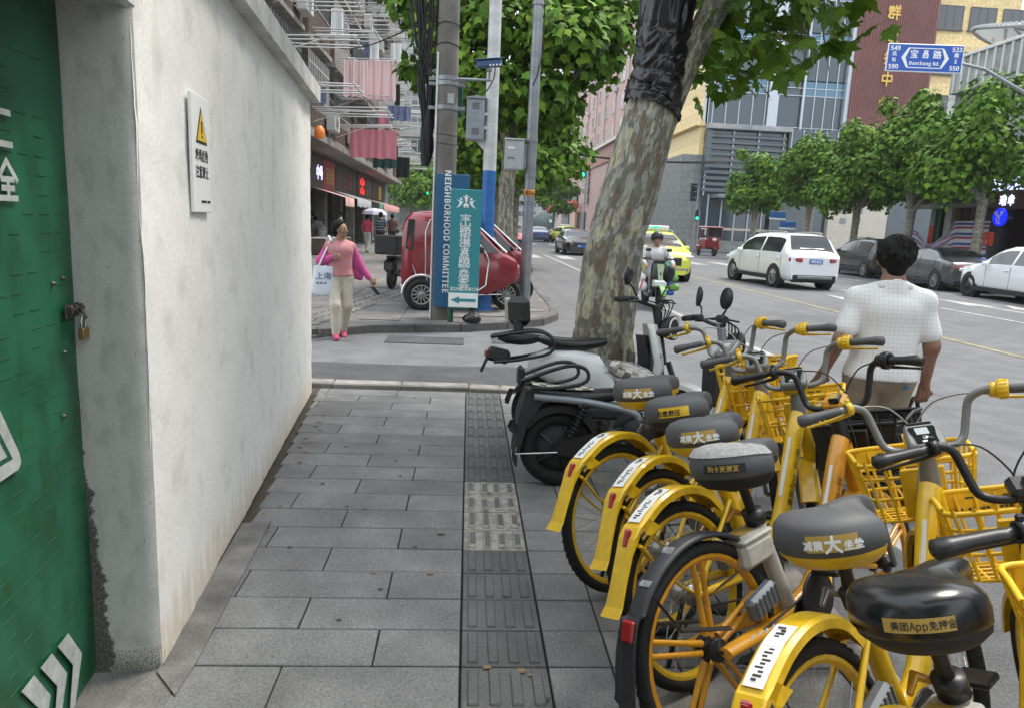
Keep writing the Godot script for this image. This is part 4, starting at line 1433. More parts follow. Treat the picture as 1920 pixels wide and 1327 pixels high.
		for k in 16:
			var t := 0.08 + 0.055 * k
			var a := V3(-0.2, 0.598, 0).lerp(V3(-0.03, 0.674, 0), t)
			a.y += 0.006 * sin(PI * t)
			box(st, a + V3(0, 0.0022, 0.004 * (k % 3 - 1)), V3(0.005, 0.0012, 0.012 + 0.008 * (k % 2)), 0.0, Basis(V3(0, 0, 1), 0.56 - 0.35 * t))
		obj("sticker_print", st, M.black_ink, bike)
	# frame
	st = begin()
	if old:
		# a single broad beam on each side from the hub to the bottom bracket
		for s in [-1.0, 1.0]:
			tube(st, [V3(-0.01, 0.31, 0.062 * s), V3(0.12, 0.315, 0.058 * s), V3(0.42, 0.31, 0.03 * s)], [0.024, 0.026, 0.028], 10, true, false, V2(1.0, 0.62))
	else:
		for s in [-1.0, 1.0]:
			tube(st, [V3(0.0, 0.31, 0.056 * s), V3(0.2, 0.305, 0.05 * s), V3(0.4, 0.3, 0.03 * s)], [0.014, 0.017, 0.018], 8)
			tube(st, [V3(0.0, 0.31, 0.054 * s), V3(0.28, 0.57, 0.026 * s)], 0.009, 6)
	obj("chain_stay", st, paint, bike)
	if old:
		st = begin()
		for k in 4:
			box(st, V3(0.1 + 0.035 * k, 0.318, 0.0755), V3(0.013, 0.03, 0.002), 0.0, Basis(V3(0, 0, 1), -0.5) * Basis(Vector3.UP, 0.05))
		obj("beam_stripe", st, M.white_ink, bike)
	st = begin()
	tube(st, [V3(0.415, 0.28, 0), V3(0.29, 0.635, 0)], 0.027, 12)
	obj("seat_tube", st, M.off_white if old else paint, bike)
	st = begin()
	var low := smooth_path([V3(0.40, 0.30, 0), V3(0.50, 0.325, 0), V3(0.585, 0.385, 0), V3(0.66, 0.48, 0), V3(0.80, 0.715, 0), V3(0.862, 0.805, 0)], 4)
	tube(st, low, 0.042, 12, true, false, V2(1.0, 0.72), V3(0.0, 0.7, 0.7) if false else V3(-0.8, 0.6, 0))
	obj("main_tube", st, paint, bike)
	# print on the left flank of the main tube
	var dir := (V3(0.80, 0.715, 0) - V3(0.66, 0.48, 0)).normalized()
	var nrm := V3(-dir.y, dir.x, 0)
	ink_flat("tube_lettering", "美团App", V3(0.648, 0.475, 0.0312) + nrm * -0.017, dir * 0.031, nrm * 0.031, M.black_ink, bike, 0.11)
	ink_flat("tube_lettering", "扫一扫", V3(0.648, 0.475, 0.0312) + nrm * -0.015 + dir * 0.155, dir * 0.026, nrm * 0.026, M.black_ink, bike, 0.1)
	st = begin()
	var back := nrm * 0.0405
	box(st, V3(0.732, 0.60, 0.006) + back, V3(0.25, 0.002, 0.017), 0.0, Basis(V3(0, 0, 1), atan2(dir.y, dir.x)))
	obj("tube_stripe", st, M.sticker, bike)
	st = begin()
	tube(st, [V3(0.918, 0.60, 0), V3(0.872, 0.80, 0)], 0.029, 12)
	obj("head_tube", st, paint, bike)
	# bottom bracket, cranks, chain guard, kickstand
	st = begin()
	lathe(st, [V2(0.0001, -0.05), V2(0.03, -0.05), V2(0.03, 0.05), V2(0.0001, 0.05)], 12, along(V3(0.415, 0.285, 0), V3(0, 0, 1)))
	lathe(st, [V2(0.0001, -0.004), V2(0.085, -0.004), V2(0.09, 0.0), V2(0.085, 0.004), V2(0.0001, 0.004)], 24, along(V3(0.415, 0.285, 0.062), V3(0, 0, 1)))
	var ca: float = o.get("crank", 0.6)
	for s in [-1.0, 1.0]:
		var tip := V3(0.415 + cos(ca) * 0.165 * s, 0.285 + sin(ca) * 0.165 * s, 0.085 * s)
		tube(st, [V3(0.415, 0.285, 0.07 * s), tip], [0.014, 0.010], 8)
		box(st, tip + V3(0, 0, 0.055 * s), V3(0.085, 0.022, 0.09), 0.006)
	obj("crank", st, M.black_plastic, bike)
	if o.get("mag", false):
		st = begin()
		lathe(st, [V2(0.0001, -0.006), V2(0.08, -0.006), V2(0.088, 0.0), V2(0.08, 0.006), V2(0.0001, 0.006)], 28, along(V3(0.43, 0.36, 0.095), V3(0, 0, 1)))
		obj("chain_disc", st, M.black_plastic, bike)
	st = begin()
	tube(st, [V3(0.03, 0.30, 0.065), V3(0.41, 0.365, 0.064)], 0.004, 5)
	tube(st, [V3(0.03, 0.27, 0.065), V3(0.41, 0.205, 0.064)], 0.004, 5)
	obj("chain", st, M.black_matt, bike)
	st = begin()
	tube(st, [V3(0.06, 0.27, -0.06), V3(0.02, 0.12, -0.10), V3(0.0, 0.02, -0.13)], 0.009, 6)
	obj("kickstand", st, M.black_plastic, bike)
	# motor box with fins beside the rear hub, lock on the stays
	st = begin()
	box(st, V3(0.21, 0.40, 0.045), V3(0.14, 0.075, 0.045), 0.014, Basis(V3(0, 0, 1), 0.3))
	for k in 6:
		box(st, V3(0.158 + 0.021 * k, 0.385 + 0.0065 * k, 0.0685), V3(0.007, 0.06, 0.004), 0.001, Basis(V3(0, 0, 1), 0.3))
	obj("lock_box", st, M.grey_steel, bike)
	# seat post, clamp, saddle
	st = begin()
	var post := V3(0.2575, 0.735, 0)
	tube(st, [V3(0.297, 0.615, 0), V3(0.253, 0.745, 0)], 0.016, 10)
	lathe(st, [V2(0.0001, -0.022), V2(0.034, -0.022), V2(0.034, 0.022), V2(0.0001, 0.022)], 12, along(V3(0.289, 0.64, 0), V3(-0.32, 0.95, 0)))
	box(st, V3(0.245, 0.75, 0), V3(0.12, 0.03, 0.05), 0.01)
	obj("seat_post", st, M.black_plastic, bike)
	st = begin()
	tube(st, [V3(0.28, 0.645, -0.03), V3(0.255, 0.66, -0.055), V3(0.215, 0.635, -0.05)], [0.008, 0.012, 0.007], 8)
	obj("clamp_lever", st, M.bike_orange if old else M.steel, bike)
	if old:
		st = begin()
		box(st, V3(0.235, 0.545, 0), V3(0.15, 0.085, 0.10), 0.016, Basis(V3(0, 0, 1), 0.12))
		box(st, V3(0.23, 0.592, 0), V3(0.155, 0.016, 0.105), 0.006, Basis(V3(0, 0, 1), 0.12))
		var bb := obj("battery_box", st, M.off_white, bike)
		st = begin()
		box(st, V3(0.228, 0.6025, -0.012), V3(0.07, 0.0015, 0.05), 0.0, Basis(V3(0, 0, 1), 0.12))
		obj("box_sticker", st, M.gold_ink, bb)
	saddle(bike, V3(0.235, 0.785, 0), o.saddle, o.words)
	# steering: fork, front guard, stem, bar, grips, levers, display, basket
	st = begin()
	for s in [-1.0, 1.0]:
		tube(st, [V3(0.925, 0.60, 0.05 * s), V3(0.97, 0.47, 0.056 * s), V3(1.03, 0.31, 0.056 * s)], [0.017, 0.015, 0.010], 8)
	tube(st, [V3(0.925, 0.605, -0.06), V3(0.925, 0.605, 0.06)], 0.019, 8)
	obj("fork", st, M.grey_steel, bike).transform = sx
	var fp := []
	for k in 8:
		var t := deg_to_rad(25 + 18 * k)
		fp.append(V3(1.03 + cos(t) * 0.33, 0.31 + sin(t) * 0.33, 0))
	obj("front_mudguard", fender_shape(fp, 0.034, 0.024), paint, bike).transform = sx
	var bar_m: Material = M.black_plastic if old else M.silver_paint
	var tint: Material = M.black_plastic if old else M.bike_yellow
	st = begin()
	tube(st, [V3(0.8745, 0.79, 0), V3(0.864, 0.835, 0), V3(0.85, 0.90, 0), V3(0.845, 0.93, 0)], [0.03, 0.029, 0.022, 0.022], 12)
	obj("stem", st, bar_m, bike).transform = sx
	st = begin()
	var bar := []
	for s in [-1.0, 1.0]:
		var half := smooth_path([V3(0.845, 0.925, 0), V3(0.848, 0.922, 0.06 * s), V3(0.862, 0.94, 0.108 * s), V3(0.866, 1.0, 0.128 * s), V3(0.862, 1.055, 0.145 * s), V3(0.835, 1.078, 0.185 * s), V3(0.80, 1.075, 0.23 * s), V3(0.765, 1.065, 0.34 * s)], 4)
		if s < 0:
			half.reverse()
			bar = half
		else:
			bar.append_array(half.slice(1))
	tube(st, bar, 0.0115, 10)
	obj("handlebar", st, bar_m, bike).transform = sx
	for s in [-1.0, 1.0]:
		var g0 := V3(0.803, 1.0755, 0.225 * s)
		var g1 := V3(0.765, 1.065, 0.345 * s)
		var gd := (g1 - g0)
		st = begin()
		tube(st, [g0, g0 + gd * 0.15, g0 + gd * 0.5, g0 + gd * 0.8 + V3(-0.005, 0, 0), g1 + V3(-0.006, -0.002, 0), g1 + gd * 0.06 + V3(-0.005, -0.002, 0)], [0.016, 0.0175, 0.0175, 0.022, 0.024, 0.012], 12, true, false, V2(1.0, 0.8), V3(1, 0, 0))
		obj("grip", st, M.black_plastic if old else M.grey_rubber, bike).transform = sx
		st = begin()
		var axs := gd.normalized()
		lathe(st, [V2(0.0135, -0.009), V2(0.021, -0.009), V2(0.021, 0.009), V2(0.0135, 0.009)], 14, along(g0 - gd * 0.22, axs), true)
		if s > 0:
			lathe(st, [V2(0.0135, -0.016), V2(0.026, -0.014), V2(0.029, -0.004), V2(0.027, 0.016), V2(0.0135, 0.016)], 18, along(g0 - gd * 0.05, axs), true)
			for k in 14:
				var t := TAU * k / 14.0
				var af := along(g0 - gd * 0.04, axs)
				box(st, af * V3(cos(t) * 0.0285, 0, sin(t) * 0.0285), V3(0.003, 0.02, 0.004), 0.0, af.basis * Basis(Vector3.UP, -t))
		else:
			box(st, g0 - gd * 0.22 + V3(0.0, 0.022, 0), V3(0.014, 0.02, 0.016), 0.004)
		obj("clamp_ring", st, tint, bike).transform = sx
		st = begin()
		tube(st, [g0 - gd * 0.25 + V3(0.012, -0.016, 0), g0 + V3(0.034, -0.024, 0), g0 + gd * 0.45 + V3(0.04, -0.028, 0), g0 + gd * 0.85 + V3(0.036, -0.03, 0)], [0.011, 0.009, 0.006, 0.006], 8, true, false, V2(1.0, 0.7))
		obj("brake_lever", st, tint, bike).transform = sx
		st = begin()
		tube(st, smooth_path([g0 - gd * 0.2 + V3(0.025, -0.015, 0), V3(0.90, 1.07, 0.13 * s), V3(0.95, 1.04, 0.05 * s), V3(0.95, 0.93, -0.01 * s), V3(0.91, 0.8, 0.03 * s), V3(0.905, 0.66, 0.035 * s)], 5), 0.0028, 5)
		obj("brake_cable", st, M.black_matt if old else M.steel, bike).transform = sx
	# display
	var db := Basis(V3(0, 0, 1), -0.5).rotated(Vector3.UP, 0) * Basis()
	db = Basis(V3(0, 0, 1), 0.55)
	var dc := V3(0.853, 0.955, 0)
	var on := func(p: Vector3) -> Vector3: return dc + db * p
	st = begin()
	if old:
		box(st, on.call(V3(0, -0.012, 0)), V3(0.075, 0.04, 0.085), 0.012, db)
		var dd := obj("display", st, M.bike_orange if o.get("orange", false) else M.black_plastic, bike)
		dd.transform = sx
		st = begin()
		box(st, on.call(V3(-0.01, 0.008, 0.01)), V3(0.045, 0.03, 0.04), 0.006, db)
		obj("display_hood", st, M.glass_dark, dd)
		st = begin()
		box(st, on.call(V3(-0.012, 0.0235, 0.01)), V3(0.03, 0.002, 0.03), 0.0, db)
		obj("display_label", st, M.sticker if not o.get("orange", false) else M.gold_ink, dd)
	else:
		var rings := []
		for q in [[-0.03, 0.80], [-0.012, 0.95], [0.006, 1.0], [0.018, 0.94], [0.022, 0.82]]:
			var ring := PackedVector3Array()
			for k in 24:
				var t := TAU * k / 24.0
				var px: float = signf(cos(t)) * pow(absf(cos(t)), 0.4) * 0.064 * q[1]
				var pz: float = signf(sin(t)) * pow(absf(sin(t)), 0.4) * (0.051 - 0.006 * (px / 0.064)) * q[1]
				ring.append(on.call(V3(px, q[0], pz)))
			rings.append(ring)
		loft(st, rings)
		var dd := obj("display", st, M.silver_paint, bike)
		dd.transform = sx
		st = begin()
		rings = []
		for q in [[-0.042, 0.74], [-0.03, 0.92], [-0.016, 0.965]]:
			var ring := PackedVector3Array()
			for k in 24:
				var t := TAU * k / 24.0
				ring.append(on.call(V3(signf(cos(t)) * pow(absf(cos(t)), 0.4) * 0.066 * q[1], q[0], signf(sin(t)) * pow(absf(sin(t)), 0.4) * 0.053 * q[1])))
			rings.append(ring)
		loft(st, rings)
		obj("display_base", st, M.bike_yellow, dd)
		st = begin()
		prism(st, PackedVector2Array([V2(-0.05, -0.030), V2(-0.05, 0.030), V2(-0.02, 0.031), V2(0.022, 0.038), V2(0.03, 0.034), V2(0.03, -0.034), V2(0.022, -0.038), V2(-0.02, -0.031)]), 0.003, Transform3D(db * Basis(V3(1, 0, 0), V3(0, 0, 1), V3(0, 1, 0)), on.call(V3(0, 0.0213, 0))))
		box(st, on.call(V3(0.046, 0.022, 0)), V3(0.012, 0.003, 0.07), 0.001, db)
		obj("display_panel", st, M.glass_dark, dd)
		st = begin()
		box(st, on.call(V3(0.006, 0.0247, -0.002)), V3(0.032, 0.0014, 0.036), 0.0, db)
		obj("screen", st, mat("screen_grey", lin(0.42, 0.45, 0.47), 0.3), dd)
		st = begin()
		lathe(st, [V2(0.0001, 0.003), V2(0.009, 0.003), V2(0.010, 0.0)], 14, Transform3D(db, on.call(V3(-0.026, 0.0235, 0.0))))
		obj("button", st, M.steel, dd)
		st = begin()
		box(st, on.call(V3(-0.044, 0.0247, 0)), V3(0.008, 0.0014, 0.026), 0.0, db)
		obj("panel_label", st, M.sticker, dd)
	if o.get("crate", false):
		basket(bike, V3(1.07, 0.66, 0), M.black_plastic, sx, true)
	else:
		basket(bike, V3(1.075, 0.685, 0), M.basket_yellow, sx)
	return bike

func share_bikes() -> void:
	share_bike({"label": "yellow share bike farthest along the row, beside the black parked scooter", "x": 0.70, "z": -2.78, "head": 55.2, "lean": -11.4, "steer": -3.0, "old": false, "saddle": "grey", "words": "减震大坐垫", "crank": 0.9})
	share_bike({"label": "yellow share bike with a plain yellow saddle label, second from the scooters", "x": 0.83, "z": -2.47, "head": 52.0, "lean": -15.8, "steer": -27.0, "old": false, "saddle": "cloud", "words": "云感舒压", "crank": 0.2})
	share_bike({"label": "yellow share bike third from the scooters, its tail next to the black mudguard", "x": 0.82, "z": -2.14, "head": 54.6, "lean": -16.3, "steer": -26.0, "old": false, "saddle": "grey", "words": "减震大坐垫", "crank": 1.2})
	share_bike({"label": "orange share bike with black mudguard, five-spoke wheel and torn white saddle", "x": 0.80, "z": -1.82, "head": 56.8, "lean": -16.5, "steer": -6.0, "old": true, "orange": true, "mag": true, "saddle": "worn", "words": "购卡更便宜", "crate": true, "crank": 1.35})
	share_bike({"label": "yellow share bike with the big silver handlebar display nearest the camera", "x": 0.895, "z": -1.30, "head": 53.1, "lean": -18.0, "steer": -34.0, "old": false, "saddle": "grey", "words": "减震大坐垫", "crank": 0.5})
	share_bike({"label": "yellow share bike with a glossy black saddle and black handlebar", "x": 0.90, "z": -0.95, "head": 57.0, "lean": -19.5, "steer": -34.0, "old": true, "saddle": "black", "words": "美团App免押金", "crank": 0.8})
	share_bike({"label": "nearest share bike at the right edge, only its black left grip showing", "x": 0.708, "z": -0.365, "head": 51.6, "lean": -15.5, "steer": -26.0, "old": true, "saddle": "black", "words": "美团App免押金", "crank": 0.3})

# ---------- poles, boxes, boards ----------
func street_things() -> void:
	mat("sign_blue", lin(0.014, 0.095, 0.2), 0.45)
	mat("sign_teal", lin(0.028, 0.23, 0.26), 0.45)
	mat("pole_blue", lin(0.03, 0.17, 0.5), 0.45, 0, {"tex": mottle(128, 23, 0.05, 0.02, 0.2), "tri": 1.5})
	mat("cabinet_grey", lin(0.33, 0.36, 0.385), 0.5, 0, {"tex": mottle(128, 24, 0.05, 0.02, 0.16), "tri": 1.5})
	mat("cabinet_pale", lin(0.48, 0.5, 0.5), 0.5, 0, {"tex": mottle(128, 25, 0.05, 0.02, 0.16), "tri": 1.5})
	mat("dark_green", lin(0.012, 0.085, 0.065), 0.5)
	mat("cable", lin(0.009, 0.009, 0.01), 0.6)
	# concrete utility pole
	var p := thing("utility_pole", "old concrete utility pole behind the blue neighbourhood board", "pole", V3(-0.39, 0, -11.2))
	var st := begin()
	lathe(st, [V2(0.178, -0.1), V2(0.178, 0.0), V2(0.165, 2.5), V2(0.148, 5.0), V2(0.13, 8.0)], 20)
	obj("shaft", st, M.concrete, p)
	st = begin()
	tube(st, [V3(-0.165, 0, 0.1), V3(-0.155, 2.2, 0.1), V3(-0.14, 3.9, 0.095)], 0.018, 8)
	obj("conduit", st, M.white_paint, p)
	for y in [3.14, 3.55, 3.48]:
		st = begin()
		lathe(st, [V2(0.160, -0.03), V2(0.172, -0.03), V2(0.172, 0.03), V2(0.160, 0.03)], 20, Transform3D(Basis(), V3(0, y, 0)), true, false)
		for s in [-1.0, 1.0]:
			box(st, V3(0.215 * s, y, 0.0), V3(0.11, 0.05, 0.03), 0.004)
		obj("clamp", st, M.galvanised, p)
	for y in [2.62, 4.02, 4.3, 2.75]:
		st = begin()
		var ring := []
		for k in 20:
			var t := TAU * k / 20.0
			ring.append(V3(cos(t) * 0.163, y + 0.012 * sin(t * 2.0 + y), sin(t) * 0.163))
		tube(st, ring, 0.006, 5, false, true)
		obj("wire_tie", st, M.cable, p)
	bxm("notice", V3(0.06, 3.26, 0.157), V3(0.1, 0.14, 0.004), M.cabinet_pale, p, 0.0, Basis(Vector3.UP, 0.35))
	var nb := thing("meter_box", "dark green meter box strapped behind the concrete pole", "utility box", V3(-0.43, 3.06, -11.44))
	bxm("case", V3(0, 0.26, 0), V3(0.54, 0.53, 0.14), M.dark_green, nb, 0.01)
	bxm("door_edge", V3(0, 0.26, 0.073), V3(0.50, 0.49, 0.006), M.dark_green, nb, 0.002)
	# camera arm
	var c := thing("security_camera", "blue grey security camera on a steel arm from the concrete pole", "camera", V3(-0.25, 3.53, -11.03))
	st = begin()
	tube(st, [V3(0, 0, 0), V3(0.5, 0.01, 0)], 0.022, 10)
	obj("arm", st, M.galvanised, c)
	st = begin()
	tube(st, [V3(0.47, 0.01, 0), V3(0.47, 0.13, 0)], 0.018, 8)
	box(st, V3(0.46, 0.15, 0), V3(0.09, 0.04, 0.06), 0.006)
	obj("bracket", st, M.galvanised, c)
	mat("camera_blue", lin(0.05, 0.1, 0.21), 0.4)
	var cb := Basis(Vector3.UP, 0.25) * Basis(V3(0, 0, 1), 0.16)
	bxm("housing", V3(0.46, 0.235, 0), V3(0.37, 0.1, 0.13), M.camera_blue, c, 0.02, cb)
	bxm("sunshade", V3(0.445, 0.297, 0), V3(0.42, 0.012, 0.16), M.camera_blue, c, 0.004, cb)
	st = begin()
	for k in 4:
		box(st, V3(0.46, 0.205, 0) + cb * V3(0.0 + 0.05 * k, 0, 0.068), V3(0.025, 0.025, 0.004), 0.0, cb)
	obj("housing_marks", st, M.white_ink, c)
	st = begin()
	tube(st, smooth_path([V3(0.55, 0.18, 0.02), V3(0.53, 0.02, 0.03), V3(0.4, -0.18, 0.04), V3(0.22, -0.16, 0.03), V3(0.1, -0.04, 0.02)], 6), 0.009, 6)
	obj("lead", st, M.cable, c)
	# bundles of black cable hanging left of the pole
	var cb2 := thing("cable_bundle", "tangle of black cables hanging left of the concrete pole", "cables", V3(-0.66, 2.3, -11.3))
	for k in 26:
		st = begin()
		var x := rng.randf_range(-0.16, 0.08)
		var len2 := rng.randf_range(0.0, 0.8)
		var y0 := rng.randf_range(0.0, 0.3)
		var w := rng.randf_range(-0.05, 0.05)
		var top := rng.randf_range(-0.36, 0.14)
		tube(st, smooth_path([V3(x * 0.35, y0, w), V3(x * 0.5 - 0.02, y0 + 0.5, w + 0.02), V3(x * 0.9 - 0.03, 1.25, w), V3(lerpf(x, top, 0.6), 1.8, w), V3(top, 2.7, w)], 5), rng.randf_range(0.008, 0.017), 5)
		obj("strand", st, M.cable, cb2)
	st = begin()
	var rings := []
	for k in 9:
		var t := k / 8.0
		var ring := PackedVector3Array()
		for j in 12:
			var a := TAU * j / 12.0
			var r := (0.05 + 0.05 * sin(PI * t)) * (1.0 + 0.3 * sin(j * 2.3 + k))
			ring.append(V3(cos(a) * r - 0.03 + 0.03 * t, 0.0 + 0.95 * t, sin(a) * r * 0.7))
		rings.append(ring)
	loft(st, rings)
	obj("coil", st, M.cable, cb2)
	# board with the English lettering
	var b := thing("blue_board", "tall dark blue board with vertical English lettering on the pole", "sign", V3(-0.26, 0.2, -10.985))
	bxm("panel", V3(0, 0.99, 0), V3(0.5, 1.98, 0.05), M.sign_blue, b, 0.006)
	latin("lettering", "NEIGHBORHOOD COMMITTEE", Transform3D(Basis(V3(0, 0, 1), -PI / 2), V3(-0.075, 1.13, 0.027)), 0.128, M.white_ink, b)
	# teal direction board in front
	var s := thing("direction_board", "teal neighbourhood direction board with a white arrow panel", "sign", V3(-0.056, 0, -10.85))
	bxm("panel", V3(0, 1.09, 0), V3(0.455, 1.75, 0.05), M.sign_teal, s, 0.006)
	bxm("lower_edge", V3(0, 0.205, 0), V3(0.455, 0.03, 0.06), M.green_paint, s, 0.004)
	for sd in [-1.0, 1.0]:
		st = begin()
		tube(st, [V3(0.155 * sd - 0.03, 0, -0.03), V3(0.155 * sd - 0.03, 0.24, -0.03)], 0.045 if sd < 0 else 0.035, 10)
		obj("leg", st, M.green_paint, s)
	bxm("arrow_panel", V3(0, 0.335, 0.026), V3(0.44, 0.215, 0.004), M.white_ink, s)
	st = begin()
	prism(st, PackedVector2Array([V2(-0.19, 0.335), V2(-0.06, 0.39), V2(-0.06, 0.358), V2(0.19, 0.358), V2(0.19, 0.312), V2(-0.06, 0.312), V2(-0.06, 0.28)]), 0.002, Transform3D(Basis(), V3(0, 0, 0.0285)))
	obj("arrow", st, M.sign_teal, s)
	ink_flat("lettering", "宝山路街道宝昌路", V3(-0.085, 1.515, 0.027), V3(0.17, 0, 0), V3(0, 0.088, 0), M.white_ink, s, 0.10, 1.0, true)
	latin("numerals", "600", Transform3D(Basis().scaled(V3(0.95, 1.0, 1)), V3(0.0, 0.857, 0.027)), 0.112, M.white_ink, s)
	ink_flat("lettering", "弄居委会", V3(-0.085, 0.733, 0.027), V3(0.17, 0, 0), V3(0, 0.07, 0), M.white_ink, s, 0.10, 1.0, true)
	ink_flat("street_lettering", "芷江中路345弄12号", V3(-0.2, 0.475, 0.027), V3(0.044, 0, 0), V3(0, 0.055, 0), M.white_ink, s, 0.13, 1.05)
	# emblem: three figures round a house
	st = begin()
	var ez := 0.0262
	for q in [[0.0, 1.87, 0.017], [-0.075, 1.825, 0.018], [0.075, 1.825, 0.018]]:
		var poly := PackedVector2Array()
		for k in 14:
			poly.append(V2(q[0] + cos(TAU * k / 14.0) * q[2], q[1] + sin(TAU * k / 14.0) * q[2]))
		prism(st, poly, 0.0015, Transform3D(Basis(), V3(0, 0, ez)))
	prism(st, PackedVector2Array([V2(-0.014, 1.78), V2(0.014, 1.78), V2(0.02, 1.835), V2(0.055, 1.872), V2(0.012, 1.853), V2(-0.012, 1.853), V2(-0.055, 1.872), V2(-0.02, 1.835)]), 0.0016, Transform3D(Basis(), V3(0, 0, ez)))
	for sd in [-1.0, 1.0]:
		var poly := PackedVector2Array([V2(0.03, 1.83), V2(0.05, 1.79), V2(0.09, 1.8), V2(0.145, 1.815), V2(0.1, 1.785), V2(0.1, 1.745), V2(0.145, 1.69), V2(0.085, 1.72), V2(0.055, 1.765)])
		for k in poly.size():
			poly[k].x *= sd
		prism(st, poly, 0.0014, Transform3D(Basis(), V3(0, 0, ez)))
	prism(st, PackedVector2Array([V2(-0.035, 1.70), V2(-0.012, 1.70), V2(-0.012, 1.722), V2(0.012, 1.722), V2(0.012, 1.70), V2(0.035, 1.70), V2(0.035, 1.735), V2(0.05, 1.735), V2(0.0, 1.775), V2(-0.05, 1.735), V2(-0.035, 1.735)]), 0.0017, Transform3D(Basis(), V3(0, 0, ez)))
	obj("emblem", st, M.white_ink, s)
	# black bag tied at the foot of the board
	var bag := begin()
	rings = []
	for q in [[0.0, 0.06], [0.02, 0.12], [0.07, 0.135], [0.12, 0.10], [0.15, 0.035], [0.2, 0.03], [0.23, 0.045]]:
		var ring := PackedVector3Array()
		for j in 18:
			var a := TAU * j / 18.0
			var r: float = q[1] * (1.0 + 0.12 * sin(j * 2.9) + 0.08 * sin(j * 1.3 + q[0] * 40.0))
			ring.append(V3(cos(a) * r, q[0], sin(a) * r * 0.8))
		rings.append(ring)
	loft(bag, rings)
	var bo := obj("plastic_bag", bag, mat("bin_bag", lin(0.008, 0.008, 0.009), 0.22))
	bo.position = V3(0.09, 0.0, -10.8)
	tag(bo, "knotted black plastic bag at the foot of the teal board", "bag")
	# blue and white pole with its cabinet
	p = thing("striped_pole", "tall pole painted white above and blue below", "pole", V3(0.31, 0, -12.52))
	st = begin()
	lathe(st, [V2(0.115, 0.0), V2(0.113, 2.36)], 20)
	obj("blue_section", st, M.pole_blue, p)
	st = begin()
	lathe(st, [V2(0.112, 2.361), V2(0.1, 5.5), V2(0.095, 8.0)], 20)
	obj("white_section", st, M.white_paint, p)
	st = begin()
	lathe(st, [V2(0.17, 0.0), V2(0.17, 0.02), V2(0.12, 0.025)], 20)
	obj("base_plate", st, M.pole_blue, p)
	var cab := thing("control_cabinet", "grey louvred control cabinet fixed to the white pole", "utility box", V3(0.045, 2.84, -12.5))
	bxm("case", V3(0, 0.33, 0), V3(0.30, 0.66, 0.2), M.cabinet_grey, cab, 0.006)
	bxm("door", V3(0, 0.325, 0.103), V3(0.275, 0.62, 0.008), M.cabinet_grey, cab, 0.002)
	st = begin()
	prism(st, PackedVector2Array([V2(-0.165, 0.66), V2(0.165, 0.66), V2(0.165, 0.69), V2(0.0, 0.705), V2(-0.165, 0.675)]), 0.25, Transform3D(Basis(), V3(0, 0, -0.125)))
	obj("roof", st, M.cabinet_grey, cab)
	for y in [0.12, 0.52]:
		for k in 4:
			bxm("louvre", V3(0.0, y + 0.028 * k - 0.02, 0.111), V3(0.12, 0.01, 0.012), M.grey_steel, cab, 0.003)
	st = begin()
	prism(st, PackedVector2Array([V2(0.0, 0.0), V2(0.16, 0.0), V2(0.16, -0.16)]), 0.02, Transform3D(Basis(), V3(0, 0, 0)))
	for y in [0.2, 0.42]:
		box(st, V3(0.17, y, 0.05), V3(0.06, 0.05, 0.06), 0.006)
	obj("bracket", st, M.white_paint, cab)
	# galvanised pole with its cabinet and orange band
	p = thing("steel_pole", "galvanised steel pole with a narrow orange lettered band", "pole", V3(1.05, 0, -13.07))
	st = begin()
	lathe(st, [V2(0.10, 0.0), V2(0.095, 3.0), V2(0.085, 6.0), V2(0.08, 8.0)], 18)
	obj("shaft", st, M.galvanised, p)
	st = begin()
	lathe(st, [V2(0.098, 2.0), V2(0.099, 2.001), V2(0.099, 2.1), V2(0.098, 2.101)], 18)
	obj("orange_band", st, mat("orange_tape", lin(0.75, 0.27, 0.01), 0.5), p)
	latin("band_lettering", "BSG", Transform3D(Basis(), V3(0.01, 2.05, 0.098)), 0.1, M.black_ink, p)
	for y in [2.35, 2.95, 5.2]:
		st = begin()
		lathe(st, [V2(0.09, -0.025), V2(0.105, -0.025), V2(0.105, 0.025), V2(0.09, 0.025)], 18, Transform3D(Basis(), V3(0, y, 0)), true, false)
		obj("clamp", st, M.galvanised, p)
	st = begin()
	tube(st, smooth_path([V3(0.1, 5.6, 0.02), V3(0.11, 4.6, 0.04), V3(0.05, 4.1, 0.1), V3(-0.04, 3.85, 0.09)], 5), 0.01, 5)
	obj("lead", st, M.cable, p)
	cab = thing("junction_cabinet", "pale grey junction cabinet on the galvanised pole", "utility box", V3(0.745, 2.43, -13.05))
	bxm("case", V3(0, 0.25, 0), V3(0.33, 0.50, 0.2), M.cabinet_pale, cab, 0.006)
	bxm("door", V3(0.01, 0.245, 0.103), V3(0.30, 0.46, 0.008), M.cabinet_pale, cab, 0.002)
	bxm("roof", V3(0, 0.515, 0), V3(0.36, 0.03, 0.24), M.cabinet_pale, cab, 0.008)
	bxm("nameplate", V3(-0.055, 0.37, 0.109), V3(0.13, 0.03, 0.003), M.white_ink, cab)
	bxm("handle", V3(-0.055, 0.2, 0.112), V3(0.13, 0.02, 0.012), M.grey_steel, cab, 0.003)
	bxm("bracket", V3(0.19, 0.25, 0), V3(0.09, 0.4, 0.03), M.galvanised, cab, 0.003)
	# street name board on its arm
	var sn := thing("street_name_sign", "blue street name sign hanging from a grey arm at upper right", "sign", V3(9.76, 5.43, -16.0))
	mat("road_sign_blue", lin(0.012, 0.085, 0.42), 0.4)
	sn.rotation = V3(0, -0.14, -0.008)
	bxm("rim", V3(0, 0, 0), V3(1.6, 0.585, 0.03), M.white_ink, sn, 0.01)
	bxm("field", V3(0, 0, 0.0165), V3(1.555, 0.54, 0.004), M.road_sign_blue, sn)
	st = begin()
